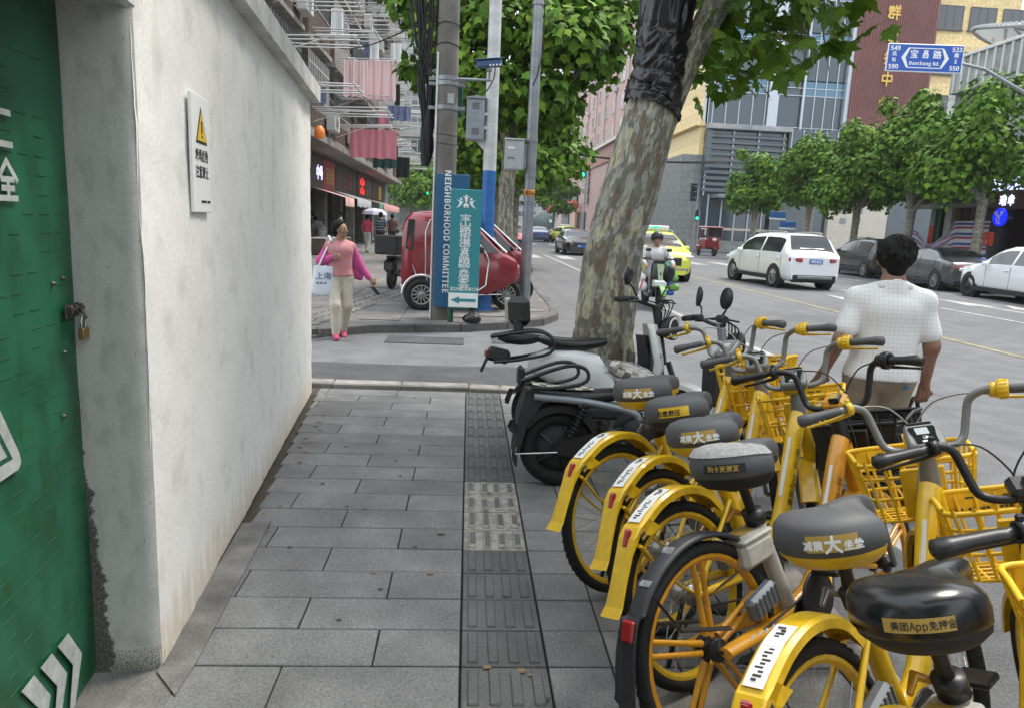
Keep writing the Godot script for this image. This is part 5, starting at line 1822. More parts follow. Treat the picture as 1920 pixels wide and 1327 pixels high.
	var hexo := [V2(-0.48, 0), V2(-0.36, 0.2), V2(0.36, 0.2), V2(0.48, 0), V2(0.36, -0.2), V2(-0.36, -0.2)]
	for k in 6:
		var a: Vector2 = hexo[k]
		var bb: Vector2 = hexo[(k + 1) % 6]
		var d := bb - a
		box(st, V3((a.x + bb.x) / 2, (a.y + bb.y) / 2, 0.02 + 0.0003 * k), V3(d.length() + 0.014, 0.018, 0.003), 0.0, Basis(V3(0, 0, 1), atan2(d.y, d.x)))
	for sd in [-1.0, 1.0]:
		prism(st, PackedVector2Array([V2(-0.5 * sd, 0), V2(-0.385 * sd, 0.19), V2(-0.335 * sd, 0.19), V2(-0.41 * sd, 0), V2(-0.335 * sd, -0.19), V2(-0.385 * sd, -0.19)]), 0.003, Transform3D(Basis(), V3(0, 0, 0.0225)))
	obj("frame", st, M.white_ink, sn)
	ink_flat("lettering", "宝昌路", V3(-0.32, 0.0, 0.019), V3(0.17, 0, 0), V3(0, 0.165, 0), M.white_ink, sn, 0.12, 1.42)
	latin("latin_name", "Baochang Rd.", Transform3D(Basis(), V3(0, -0.11, 0.02)), 0.1, M.white_ink, sn)
	ink_flat("north_lettering", "北", V3(-0.7, 0.03, 0.019), V3(0.1, 0, 0), V3(0, 0.1, 0), M.white_ink, sn, 0.13)
	ink_flat("south_lettering", "南", V3(0.6, 0.03, 0.019), V3(0.1, 0, 0), V3(0, 0.1, 0), M.white_ink, sn, 0.13)
	for q in [["549", -0.64, 0.19, 0.13], ["N", -0.65, -0.05, 0.115], ["590", -0.64, -0.19, 0.13], ["533", 0.65, 0.19, 0.13], ["S", 0.65, -0.05, 0.115], ["550", 0.64, -0.19, 0.13]]:
		latin("numerals", q[0], Transform3D(Basis(), V3(q[1], q[2], 0.02)), q[3], M.white_ink, sn)
	st = begin()
	tube(st, [V3(0.75, -0.06, -0.04), V3(1.3, -0.17, -0.04), V3(2.4, -0.72, -0.04), V3(3.2, -1.5, -0.04), V3(3.5, -2.6, -0.04), V3(3.55, -5.5, -0.04)], [0.03, 0.035, 0.04, 0.05, 0.055, 0.07], 10)
	box(st, V3(0, 0.0, -0.03), V3(1.4, 0.04, 0.03), 0.004)
	obj("arm", st, M.galvanised, sn)

# ---------- trees ----------
var leaf_mesh: ArrayMesh
var leaf_small: ArrayMesh

func make_leaf(points: Array, cup: float) -> ArrayMesh:
	var st := begin()
	st.set_smooth_group(-1)
	var c := V3(0, 0.0, -0.35)
	var n := points.size()
	for i in n:
		var a: Vector2 = points[i]
		var b: Vector2 = points[(i + 1) % n]
		var ra := (a - V2(0, -0.35)).length()
		var rb := (b - V2(0, -0.35)).length()
		st.add_vertex(c)
		st.add_vertex(V3(a.x, -cup * ra * ra + (0.05 if i % 2 else 0.0), a.y))
		st.add_vertex(V3(b.x, -cup * rb * rb + (0.0 if i % 2 else 0.05), b.y))
	return finish(st)

func leafage(parent: Node, clumps: Array, per: int, size: float, seed_value: int, called := "crown", tint := Color(1, 1, 1), droop := 0.3) -> MultiMeshInstance3D:
	var r := RandomNumberGenerator.new()
	r.seed = seed_value
	var mm := MultiMesh.new()
	mm.transform_format = MultiMesh.TRANSFORM_3D
	mm.use_colors = true
	mm.mesh = leaf_mesh if size > 0.15 and called == "crown_near" else leaf_small
	var xs := []
	for c in clumps:
		var cen: Vector3 = c[0]
		var rad: Vector3 = c[1]
		var count := int(per * c[2])
		for k in count:
			var d := V3(r.randfn(), r.randfn() * 0.9 + 0.12, r.randfn()).normalized()
			var q := pow(r.randf(), 0.45)
			if r.randf() < 0.08:
				q = r.randf_range(1.0, 1.22)
			var p := cen + V3(d.x * rad.x, d.y * rad.y, d.z * rad.z) * q
			# blade faces outward and up, tip hangs
			var nrm := (d + V3(0, 0.55, 0) + V3(r.randf_range(-0.7, 0.7), r.randf_range(-0.5, 0.5), r.randf_range(-0.7, 0.7))).normalized()
			var tip := V3(d.x + r.randf_range(-0.9, 0.9), -droop - r.randf() * 0.6, d.z + r.randf_range(-0.9, 0.9))
			tip = (tip - nrm * tip.dot(nrm)).normalized()
			var s := size * r.randf_range(0.65, 1.2)
			xs.append(Transform3D(Basis(nrm.cross(tip).normalized() * -s, nrm * s, -tip * s), p))
	mm.instance_count = xs.size()
	for i in xs.size():
		mm.set_instance_transform(i, xs[i])
		var v := r.randf_range(0.65, 1.25)
		var young := pow(r.randf(), 5.0)
		mm.set_instance_color(i, Color(v * (1.0 + 0.7 * young) * tint.r, v * (1.0 + 0.35 * young) * tint.g, v * tint.b * (1.0 - 0.2 * young)))
	var o := MultiMeshInstance3D.new()
	o.multimesh = mm
	o.material_override = M.leaf
	o.name = "crown"
	o.set_meta("kind", "stuff")
	parent.add_child(o, true)
	return o

func bark_texture() -> void:
	var a := field(512, 201, 0.016, 4)
	var b := field(512, 202, 0.028, 4)
	var c := field(512, 203, 0.045, 3)
	var d := field(512, 204, 0.08, 3)
	var t := tex_from(1024, func(x, y):
		# patches are longer than wide: the texture is stretched along the trunk
		var i: int = int(y * 0.5) * 512 + (x % 512)
		var i2: int = int(fposmod(y * 0.62 + 90, 512)) * 512 + (x % 512)
		var va: float = a[i] / 255.0
		var vb: float = b[i2] / 255.0
		var vc: float = c[i] / 255.0
		var vd: float = d[i] / 255.0
		var col := Color(0.41, 0.405, 0.36).lerp(Color(0.47, 0.465, 0.42), vc)
		col = col.lerp(Color(0.57, 0.575, 0.55), smoothstep(0.50, 0.55, vb + 0.1 * (vd - 0.5)))
		col = col.lerp(Color(0.66, 0.635, 0.53), smoothstep(0.60, 0.64, va * 0.6 + vc * 0.42))
		col = col.lerp(Color(0.44, 0.385, 0.325), smoothstep(0.59, 0.64, (1.0 - va) * 0.62 + (1.0 - vc) * 0.4))
		var k := 0.84 + 0.3 * vd
		return Color(col.r * k, col.g * k, col.b * k), 512)
	var h := ImageTexture.create_from_image(Image.create_from_data(512, 512, false, Image.FORMAT_L8, b))
	mat("bark", Color(1, 1, 1), 0.85, 0, {"tex": t, "bump": h, "depth": 0.8})
	mat("bark_far", Color(1, 1, 1), 0.85, 0, {"tex": t, "tri": 0.7})

func trunk_skin(pts: Array, radii: Array, n: int, seed_value: int, rough: float, v0: float) -> SurfaceTool:
	var st := begin()
	var nz := noise(seed_value, 2.2, 3)
	var path := smooth_path(pts, 6)
	var m := path.size()
	var frame := []
	for i in m:
		var d: Vector3 = (path[mini(i + 1, m - 1)] - path[maxi(i - 1, 0)]).normalized()
		var x := V3(0, 0, 1).cross(d).normalized()
		frame.append([x, d.cross(x), d])
	var rad := func(i: int) -> float:
		var f := float(i) / 6.0
		var k := mini(int(f), radii.size() - 2)
		return lerpf(radii[k], radii[k + 1], f - k)
	sheet(st, n, m - 1, func(u, v):
		var i := int(round(v * (m - 1)))
		var t: float = TAU * u
		var r: float = rad.call(i)
		var e := V3(cos(t), sin(t), path[i].y * 1.1)
		r *= 1.0 + rough * nz.get_noise_3d(e.x * 1.2, e.y * 1.2, e.z)
		return path[i] + frame[i][0] * cos(t) * r - frame[i][1] * sin(t) * r, false, true)
	return st

func limb(parent: Node, called: String, pts: Array, radii: Array, m: Material, n := 8) -> void:
	var st := begin()
	tube(st, smooth_path(pts, 3), resample(radii, (pts.size() - 1) * 3 + 1), n)
	obj(called, st, m, parent)

func resample(a: Array, n: int) -> Array:
	var out := []
	for i in n:
		var f := float(i) / (n - 1) * (a.size() - 1)
		var k := mini(int(f), a.size() - 2)
		out.append(lerpf(a[k], a[k + 1], f - k))
	return out

func trees() -> void:
	mat("leaf", lin(0.095, 0.19, 0.024), 0.6, 0, {"spec": 0.25, "vcol": true, "back": Color(0.28, 0.4, 0.06), "two": true})
	bark_texture()
	var outline := [V2(0, 0.02), V2(0.1, -0.06), V2(0.2, 0.1), V2(0.26, -0.02), V2(0.46, -0.06), V2(0.34, -0.2), V2(0.42, -0.3), V2(0.66, -0.46), V2(0.42, -0.5), V2(0.34, -0.6), V2(0.36, -0.78), V2(0.22, -0.72), V2(0.12, -0.86), V2(0, -1.12)]
	var full := []
	for p in outline:
		full.append(p)
	for i in range(outline.size() - 2, 0, -1):
		full.append(V2(-outline[i].x, outline[i].y))
	leaf_mesh = make_leaf(full, 0.22)
	var few := [V2(0, 0), V2(0.3, -0.02), V2(0.34, -0.22), V2(0.6, -0.45), V2(0.34, -0.56), V2(0.24, -0.74), V2(0, -1.1), V2(-0.24, -0.74), V2(-0.34, -0.56), V2(-0.6, -0.45), V2(-0.34, -0.22), V2(-0.3, -0.02)]
	leaf_small = make_leaf(few, 0.2)
	near_tree()
	var t := thing("plane_tree", "leafy plane tree behind the poles, its crown across the top", "tree", V3(0.83, 0, -17))
	obj("trunk", trunk_skin([V3(0, -0.05, 0), V3(0.02, 0.8, 0), V3(0.0, 1.8, 0), V3(0.02, 2.6, 0), V3(0.1, 3.4, 0)], [0.24, 0.18, 0.17, 0.18, 0.16], 18, 301, 0.2, 0), M.bark, t)
	for q in [[V3(-0.2, 3.6, 0.4), V3(-1.2, 4.6, 1.2)], [V3(0.6, 3.5, 0.3), V3(1.6, 4.3, 0.8)], [V3(0.2, 4.4, -0.4), V3(0.3, 6, -0.8)], [V3(-0.5, 3.9, -0.3), V3(-2.2, 4.8, -0.4)], [V3(0.9, 4.2, 0.9), V3(1.9, 5.2, 1.6)]]:
		limb(t, "limb", [V3(0.05, 2.9, 0), q[0], q[1]], [0.12, 0.09, 0.04], M.bark_far)
	var cl := []
	for q in [[-1.5, 5.3, 0.6, 0.75], [-0.9, 4.75, 1.2, 0.75], [-0.4, 4.3, 1.6, 0.7], [0.5, 4.25, 1.4, 0.8], [1.0, 4.2, 0.8, 0.6], [1.75, 5.0, 0.8, 0.65], [1.9, 5.6, 1.0, 0.8], [0.9, 5.2, 1.7, 0.9], [-0.3, 5.5, 1.2, 1.0], [-1.2, 6.0, 0.6, 1.0], [0.5, 6.3, 0.6, 1.1], [1.7, 6.4, 0.4, 1.0], [-2.0, 6.2, 0.2, 0.8], [0.6, 4.2, -0.6, 0.8], [-0.6, 3.95, 0.2, 0.7], [-2.15, 4.7, 0.5, 0.33], [0.6, 3.6, 0.6, 0.4]]:
		cl.append([V3(q[0], q[1], q[2]), V3(q[3], q[3] * 0.78, q[3]), q[3] * q[3]])
	leafage(t, cl, 640, 0.22, 401)
	# trees further along the left kerb
	var spots := [[1.7, -28.0, 2.5, 4.5, "plane tree along the left kerb, second behind the poles"], [1.5, -41.0, 2.6, 5.0, "plane tree along the left kerb beside the far crossing"]]
	for q in spots:
		street_tree(V3(q[0], 0, q[1]), q[2], q[3], 520 + int(q[1]), q[4], "plane trees on the left kerb", 420, 0.26)
	# pruned trees on the right-hand pavement: [x, z, crown half width, crown bottom, crown top]
	var right := [[19.4, -26.8, 2.8, 2.5, 7.9, "pruned plane tree by the coffee shop, largest on the right"], [19.5, -31.4, 1.7, 2.1, 7.9, "narrow tall plane tree left of the largest right-hand tree"], [19.5, -36.0, 2.2, 2.5, 7.2, "plane tree with a dark twisted trunk behind the dark car"], [19.5, -41.2, 2.0, 2.6, 7.4, "plane tree in front of the glass office building's steps"], [18.6, -47.0, 1.9, 2.5, 6.8, "plane tree farthest left of the right-hand row"]]
	for k in right.size():
		var q = right[k]
		street_tree(V3(q[0], 0, q[1]), q[2], (q[3] + q[4]) * 0.5, 610 + k, q[5], "pruned plane trees on the right pavement", 560, 0.215, (q[4] - q[3]) * 0.5)
	# the row goes on behind the camera and shades the walk
	for q in [[1.0, 4.2, 2.4, 5.8, "plane tree on the kerb just behind the camera"], [1.0, 10.5, 2.8, 5.6, "plane tree on the kerb farther behind the camera"]]:
		street_tree(V3(q[0], 0, q[1]), q[2], q[3], 560 + int(q[1]), q[4], "plane trees on the left kerb", 150, 0.26)
	for q in [[-4.4, -78.0, 3.0, 5.0, "distant tree beyond the end of the shops"], [-0.6, -84.0, 3.2, 4.4, "distant tree beside the far traffic light"], [11.5, -100.0, 3.4, 5.5, "distant tree before the pink tower"], [-7.5, -92, 4.0, 6.0, "tall distant tree behind the shop row"], [2.2, -66.0, 2.0, 4.6, "distant tree on the left kerb past the crossing"]]:
		street_tree(V3(q[0], 0, q[1]), q[2], q[3], 700 + int(absf(q[1])), q[4], "distant trees", 150, 0.42)

func street_tree(at: Vector3, half: float, mid: float, seed_value: int, label: String, group: String, per: int, leaf: float, tall := 0.0) -> void:
	var r := RandomNumberGenerator.new()
	r.seed = seed_value
	var t := thing("plane_tree", label, "tree", at, 0.0, group)
	var h := tall if tall > 0.0 else half * 0.85
	var fork := mid - h * 0.8
	var st := begin()
	var lean := r.randf_range(-0.12, 0.12)
	tube(st, smooth_path([V3(0, -0.05, 0), V3(lean * 0.4, fork * 0.4, 0.02), V3(lean, fork * 0.8, 0), V3(lean, fork + 0.2, 0)], 3), resample([0.24, 0.18, 0.17, 0.2], 10), 12)
	obj("trunk", st, M.bark_far, t)
	var cl := []
	var n := 13
	for k in n:
		var a := TAU * k / n + r.randf() * 0.5
		var e := r.randf_range(-0.95, 0.9)
		var rr := sqrt(1.0 - e * e * 0.6) * r.randf_range(0.5, 0.78)
		var c := V3(cos(a) * half * rr, mid + e * h * 0.62, sin(a) * half * rr)
		if seed_value == 610 and c.x + c.z > 0.8 and c.y < mid + 1.0:
			continue
		var s := half * r.randf_range(0.3, 0.5)
		cl.append([c, V3(s, minf(s, h * 0.5) * 0.9, s), 1.0])
		if k % 2 == 0:
			limb(t, "limb", [V3(lean, fork, 0), V3(c.x * 0.4 + lean, lerpf(fork, c.y, 0.45), c.z * 0.4), c], [0.12, 0.09, 0.03], M.bark_far, 7)
	cl.append([V3(0, mid + h * 0.6, 0), V3(half * 0.5, h * 0.4, half * 0.5), 1.2])
	cl.append([V3(0, mid, 0), V3(half * 0.55, h * 0.6, half * 0.55), 1.0])
	for k in 10:
		var a := TAU * r.randf()
		cl.append([V3(cos(a) * half * 0.85, mid + h * r.randf_range(-0.7, 0.9), sin(a) * half * 0.85), Vector3.ONE * half * r.randf_range(0.12, 0.24), 0.2])
	leafage(t, cl, per, leaf, seed_value + 1)

func near_tree() -> void:
	var t := thing("plane_tree", "thick leaning plane tree with mottled bark and black plastic wrapping", "tree", V3(1.157, 0, -5.3))
	var o := V3(-1.157, 0, 0)
	obj("trunk", trunk_skin([o + V3(1.10, -0.06, 0), o + V3(1.06, 0.25, 0), o + V3(1.035, 0.62, 0), o + V3(1.04, 0.9, 0), o + V3(1.066, 1.3, 0), o + V3(1.115, 1.61, 0), o + V3(1.2, 1.99, 0), o + V3(1.27, 2.33, 0), o + V3(1.31, 2.7, 0), o + V3(1.33, 3.1, 0), o + V3(1.35, 3.9, 0)], [0.31, 0.235, 0.222, 0.212, 0.207, 0.203, 0.195, 0.175, 0.13, 0.12, 0.11], 40, 333, 0.16, 0), M.bark, t)
	obj("limb", trunk_skin([o + V3(1.31, 2.1, 0.02), o + V3(1.40, 2.4, 0.03), o + V3(1.485, 2.63, 0.03), o + V3(1.585, 2.88, 0.02), o + V3(1.71, 3.12, 0.0), o + V3(2.1, 3.7, -0.1), o + V3(2.5, 4.4, -0.2)], [0.09, 0.085, 0.085, 0.095, 0.1, 0.08, 0.06], 22, 334, 0.2, 0), M.bark, t)
	# plastic wrapped round the main stem: creased sheet in three turns
	mat("wrap", lin(0.006, 0.006, 0.007), 0.26, 0, {})
	var crease := noise(402, 1.0, 3, FastNoiseLite.TYPE_SIMPLEX)
	var stem := smooth_path([V3(0.115, 2.36, 0), V3(0.135, 2.5, 0), V3(0.155, 2.75, 0), V3(0.17, 3.1, 0), V3(0.19, 3.9, 0)], 16)
	var m := stem.size()
	var st := begin()
	sheet(st, 72, m - 1, func(u, v):
		var i := int(round(v * (m - 1)))
		var a: float = TAU * u
		var y: float = stem[i].y
		var r := 0.202 - 0.03 * (y - 2.2)
		# pulled in under the ties, loose between them
		for tie in [2.46, 2.57, 2.68, 2.84]:
			r -= 0.014 * exp(-pow((y - tie + 0.05 * cos(a)) / 0.022, 2))
		r += 0.02 * smoothstep(2.85, 3.2, y)
		# creases: slanting and short where it is bound, long and upright above
		var up := smoothstep(2.8, 2.95, y)
		var c1 := crease.get_noise_3d(cos(a) * 1.1, sin(a) * 1.1, y * 9.0 + 1.5 * sin(a * 2.0))
		var c2 := crease.get_noise_3d(cos(a) * 4.2, sin(a) * 4.2, y * 0.9)
		r += 0.02 * (0.5 - absf(lerpf(c1, c2, up)) * 2.4) + 0.004 * crease.get_noise_3d(cos(a) * 6.0, sin(a) * 6.0, y * 22.0)
		var low := 0.0
		if i == 0:
			low = 0.05 * cos(a) + 0.02 * crease.get_noise_1d(a * 30.0)
			r += 0.006
		return stem[i] + V3(cos(a) * r, low - (0.10 * cos(a) if y < 2.45 else 0.0), -sin(a) * r), false, true)
	obj("plastic_wrap", st, M.wrap, t)
	# hanging sprays that reach into view, each leaf its own piece
	var r := RandomNumberGenerator.new()
	r.seed = 77
	var shades := []
	for k in 5:
		var v: float = [0.55, 0.75, 0.95, 1.2, 1.5][k]
		shades.append(mat("leaf_%d" % k, lin(0.055 * v * (1.0 + 0.12 * k), 0.125 * v, 0.015 * v), 0.55, 0, {"spec": 0.3, "back": Color(0.3, 0.42, 0.06), "two": true}))
	var region := PackedVector2Array([V2(0.44, 2.42), V2(0.62, 2.5), V2(0.74, 2.44), V2(0.86, 2.5), V2(1.03, 2.6), V2(1.25, 2.62), V2(1.45, 2.72), V2(1.6, 2.86), V2(1.62, 3.5), V2(0.6, 3.5), V2(0.38, 2.8)])
	var made := 0
	while made < 290:
		var p := V2(r.randf_range(0.35, 1.7), r.randf_range(2.35, 3.5))
		if not Geometry2D.is_point_in_polygon(p, region):
			continue
		made += 1
		var l := MeshInstance3D.new()
		l.mesh = leaf_mesh
		l.material_override = shades[r.randi_range(0, 4)]
		l.name = "leaf"
		t.add_child(l, true)
		var nrm := V3(r.randf_range(-0.8, 0.8), r.randf_range(0.1, 0.9), r.randf_range(-0.1, 1.0)).normalized()
		var tip := V3(r.randf_range(-0.8, 0.8), -1.0, r.randf_range(-0.2, 0.6))
		tip = (tip - nrm * tip.dot(nrm)).normalized()
		var s := r.randf_range(0.11, 0.19)
		l.transform = Transform3D(Basis(nrm.cross(tip).normalized() * -s, nrm * s, -tip * s), V3(p.x, p.y + 0.06, r.randf_range(-0.75, 0.55)))
	for k in 9:
		var a := V3(0.95 + 0.1 * (k % 3), 3.6, -0.1)
		var b := V3(r.randf_range(0.5, 1.55), r.randf_range(2.65, 2.95), r.randf_range(-0.6, 0.4))
		limb(t, "twig", [a, a.lerp(b, 0.5) + V3(0, 0.15, 0), b], [0.014, 0.009, 0.003], M.bark_far, 5)
	# the crown overhead
	var cl := []
	for q in [[0.9, 4.1, 0.0, 1.0], [2.0, 4.3, -0.3, 1.1], [-0.3, 4.6, -0.4, 1.1], [0.6, 5.2, 0.5, 1.3], [1.9, 5.4, -1.0, 1.3], [-0.9, 5.5, 0.3, 1.2], [0.4, 5.0, -1.6, 1.2], [2.9, 5.0, -0.2, 1.0], [1.4, 4.7, 1.4, 1.0]]:
		cl.append([V3(q[0], q[1], q[2]), V3(q[3], q[3] * 0.6, q[3]), q[3] * q[3]])
	leafage(t, cl, 240, 0.2, 444)

# ---------- cars: local x forward, y up, z to the right ----------
func curve(pts: Array, x: float) -> float:
	if x <= pts[0][0]:
		return pts[0][1]
	for i in pts.size() - 1:
		if x <= pts[i + 1][0]:
			var t: float = (x - pts[i][0]) / (pts[i + 1][0] - pts[i][0])
			t = lerpf(t, t * t * (3.0 - 2.0 * t), 0.55)
			return lerpf(pts[i][1], pts[i + 1][1], t)
	return pts[-1][1]

func car(o: Dictionary) -> Node3D:
	var c := thing(o.get("called", "parked_car"), o.label, "car", V3(o.x, -0.12, o.z), 0.0, o.get("group", ""))
	var th := deg_to_rad(o.head)
	c.transform.basis = Basis(V3(sin(th), 0, -cos(th)), Vector3.UP, V3(cos(th), 0, sin(th)))
	var L: float = o.len
	var W: float = o.wide * 0.5
	var H: float = o.tall
	var a := -L * 0.5
	var b := L * 0.5
	var belt: float = o.belt
	var hood: float = o.hood
	var T: Array
	if o.kind == "suv":
		T = [[a, belt - 0.05], [a + 0.1, belt + 0.04], [a + 0.2, belt + 0.12], [a + 0.62, H - 0.06], [a + 0.95, H - 0.01], [a + 1.9, H], [a + 2.6, H - 0.04], [b - 1.62, H - 0.16], [b - 0.98, belt + 0.06], [b - 0.85, hood], [b - 0.25, hood - 0.09], [b - 0.05, hood - 0.24], [b, hood - 0.34]]
	else:
		T = [[a, belt - 0.06], [a + 0.08, belt + 0.03], [a + 0.5, belt + 0.09], [a + 0.75, belt + 0.16], [a + 1.5, H - 0.06], [a + 1.95, H], [a + 2.45, H - 0.01], [b - 1.95, H - 0.09], [b - 1.22, belt + 0.06], [b - 1.08, hood], [b - 0.35, hood - 0.1], [b - 0.08, hood - 0.24], [b, hood - 0.36]]
	var plan := [[a, W * 0.84], [a + 0.12, W * 0.93], [a + 0.6, W], [b - 1.0, W], [b - 0.3, W * 0.92], [b - 0.08, W * 0.8], [b, W * 0.68]]
	var roof_w: float = W * o.get("roof", 0.72)
	var low: float = o.get("low", 0.22)
	var side := func(x: float, t: float) -> Vector2:
		# half section: t 0 belt .. 1 roof edge
		var w := curve(plan, x)
		var top := curve(T, x)
		var bl := minf(belt, top - 0.02)
		var k := clampf((top - belt) / (H - belt), 0.0, 1.0)
		var wr := lerpf(w * 0.97, roof_w, k)
		return V2(lerpf(w * 0.985, wr, t), lerpf(bl, top - 0.05 * k - 0.012, t))
	var rings := []
	var n := 54
	for i in n + 1:
		var x := lerpf(a, b, i / float(n))
		var w := curve(plan, x)
		var top := curve(T, x)
		var bl := minf(belt, top - 0.02)
		var s1: Vector2 = side.call(x, 1.0)
		var half := [V2(w * 0.86, low), V2(w * 0.97, low + 0.08), V2(w, low + 0.22), V2(w * 1.0, lerpf(low, bl, 0.62)), V2(w * 0.985, bl), s1, V2(s1.x * 0.86, top - 0.006), V2(s1.x * 0.45, top + 0.006)]
		var ring := PackedVector3Array()
		for p in half:
			ring.append(V3(x, p.y, p.x))
		ring.append(V3(x, top + 0.01, 0))
		for k in range(half.size() - 1, -1, -1):
			ring.append(V3(x, half[k].y, -half[k].x))
		rings.append(ring)
	var st := begin()
	loft(st, rings)
	obj("body", st, o.paint, c)
	# glass
	var wa: float = o.get("glass_from", a + (0.55 if o.kind == "suv" else 1.0))
	var wb: float = b - (1.35 if o.kind == "suv" else 1.62)
	var pil: float = (wa + wb) * 0.5 - 0.05
	for sg in [-1.0, 1.0]:
		for r in [[wa, pil - 0.05], [pil + 0.05, wb]]:
			st = begin()
			sheet(st, 14, 4, func(u, v):
				var x: float = lerpf(r[0], r[1], u)
				var q: Vector2 = side.call(x, lerpf(0.12, 0.88, v))
				return V3(x, q.y, (q.x + 0.006) * sg), sg > 0)
			obj("side_window", st, M.glass_dark, c)
	for fr in [true, false]:
		st = begin()
		var x0: float = b - 1.04 if o.kind == "suv" else b - 1.3
		var x1: float = b - 1.72 if o.kind == "suv" else b - 2.1
		if not fr:
			x0 = a + 0.17 if o.kind == "suv" else a + 0.72
			x1 = a + 0.60 if o.kind == "suv" else a + 1.62
		sheet(st, 10, 8, func(u, v):
			var x: float = lerpf(x0, x1, u)
			var q: Vector2 = side.call(x, 1.0)
			return V3(x, curve(T, x) + 0.014 - 0.02 * absf(v - 0.5), (v - 0.5) * 2.0 * q.x * 0.87), fr)
		obj("windscreen" if fr else "rear_window", st, M.car_screen if fr else M.glass_dark, c)
	# sills and bumpers
	st = begin()
	for sg in [-1.0, 1.0]:
		box(st, V3(0.05, low + 0.06, sg * W * 0.985), V3(L * 0.56, 0.14, 0.05), 0.02)
	box(st, V3(a + 0.07, low + 0.10, 0), V3(0.2, 0.26, W * 1.62), 0.06)
	box(st, V3(b - 0.14, low + 0.08, 0), V3(0.26, 0.2, W * 1.38), 0.06)
	obj("lower_trim", st, M.black_matt, c)
	if o.kind == "suv":
		bxm("skid_plate", V3(a - 0.035, low + 0.13, 0), V3(0.05, 0.1, W * 1.25), M.steel, c, 0.02)
		st = begin()
		for sg in [-1.0, 1.0]:
			tube(st, smooth_path([V3(a + 0.85, H - 0.035, sg * roof_w * 0.9), V3(a + 1.0, H + 0.035, sg * roof_w * 0.9), V3(a + 2.3, H + 0.03, sg * roof_w * 0.9), V3(a + 2.6, H - 0.04, sg * roof_w * 0.92)], 3), 0.022, 6)
		obj("roof_rail", st, M.steel, c)
	# lamps
	for sg in [-1.0, 1.0]:
		var w0: float = curve(plan, a + 0.05)
		bxm("tail_lamp", V3(a + 0.06, belt - 0.13, sg * (w0 - 0.17)), V3(0.14, 0.13, 0.42), M.tail_red, c, 0.03, Basis(Vector3.UP, sg * 0.32))
		var w1: float = curve(plan, b - 0.25)
		bxm("headlamp", V3(b - 0.2, hood - 0.24, sg * (w1 - 0.13)), V3(0.26, 0.11, 0.3), M.lamp_lens, c, 0.03, Basis(Vector3.UP, -sg * 0.55))
		bxm("mirror", V3(b - 1.5 if o.kind == "suv" else b - 1.72, belt + 0.05, sg * (W + 0.1)), V3(0.12, 0.14, 0.2), o.paint, c, 0.04)
		st = begin()
		for x in [pil, wa - 0.08, wb + 0.02]:
			box(st, V3(x, (low + belt) * 0.5 + 0.05, sg * (curve(plan, x) + 0.0005)), V3(0.012, belt - low - 0.12, 0.004), 0.0)
		obj("door_gap", st, M.black_matt, c)
		for x in [pil + 0.17, wa + 0.1]:
			bxm("door_handle", V3(x, belt - 0.12, sg * (W + 0.008)), V3(0.18, 0.03, 0.025), o.paint, c, 0.008)
		# wheels with dark arches
		for x in [a + o.get("rear_hang", 0.82), b - o.get("front_hang", 0.85)]:
			var R: float = o.get("wheel", 0.335)
			var wz: float = curve(plan, x)
			var t2 := Transform3D(Basis(V3(1, 0, 0), V3(0, 0, sg), V3(0, -sg, 0)), V3(x, R, sg * (wz - 0.1)))
			st = begin()
			lathe(st, [V2(R + 0.065, -0.1), V2(R + 0.065, 0.104), V2(R - 0.06, 0.104), V2(R - 0.06, -0.1)], 28, t2, true, false)
			obj("wheel_arch", st, M.black_matt, c)
			st = begin()
			lathe(st, [V2(R * 0.66, -0.1), V2(R * 0.97, -0.1), V2(R, -0.06), V2(R, 0.08), V2(R * 0.96, 0.118), V2(R * 0.7, 0.122), V2(R * 0.66, 0.11)], 28, t2, true)
			var w := obj("wheel", st, M.tyre, c)
			st = begin()
			lathe(st, [V2(0.0001, 0.06), V2(R * 0.6, 0.05), V2(R * 0.67, 0.09)], 24, t2)
			obj("rim_back", st, M.black_matt, w)
			st = begin()
			for k in 10:
				var ang := TAU * k / 10.0
				box(st, t2 * V3(cos(ang) * R * 0.36, 0.1, sin(ang) * R * 0.36), V3(R * 0.62, 0.02, R * 0.085), 0.004, t2.basis * Basis(Vector3.UP, -ang))
			lathe(st, [V2(R * 0.61, 0.085), V2(R * 0.68, 0.085), V2(R * 0.68, 0.118), V2(R * 0.61, 0.112)], 24, t2, true)
			lathe(st, [V2(0.0001, 0.118), V2(R * 0.15, 0.112), V2(R * 0.17, 0.08)], 12, t2)
			obj("rim", st, M.black_plastic if o.get("dark_rim", false) else M.steel, w)
	# grille and plates
	var g := begin()
	for k in 4:
		box(g, V3(b + 0.005 - 0.012 * k, hood - 0.5 + 0.065 * k, 0), V3(0.03, 0.02, W * 0.95 - 0.02 * k), 0.004)
	box(g, V3(b - 0.03, hood - 0.39, 0), V3(0.07, 0.27, W * 1.0), 0.03)
	obj("grille", g, M.grille, c)
	var pm: Material = o.get("plate_mat", M.plate_blue)
	var px := V3(a - 0.02, belt - 0.17, 0) if o.get("plate_rear", true) else V3(b + 0.035, hood - 0.46, 0)
	var pn := -1.0 if o.get("plate_rear", true) else 1.0
	var pl := bxm("number_plate", px, V3(0.012, 0.14, 0.44), pm, c, 0.003)
	if o.has("plate"):
		# reads from outside: the writing runs to the viewer's right
		var xa := V3(0, 0, -pn)
		ink_flat("plate_lettering", o.plate, px + V3(pn * 0.008, -0.045, pn * 0.185), xa * 0.09, V3(0, 0.09, 0), M.white_ink, pl, 0.13, 0.82)
	return c

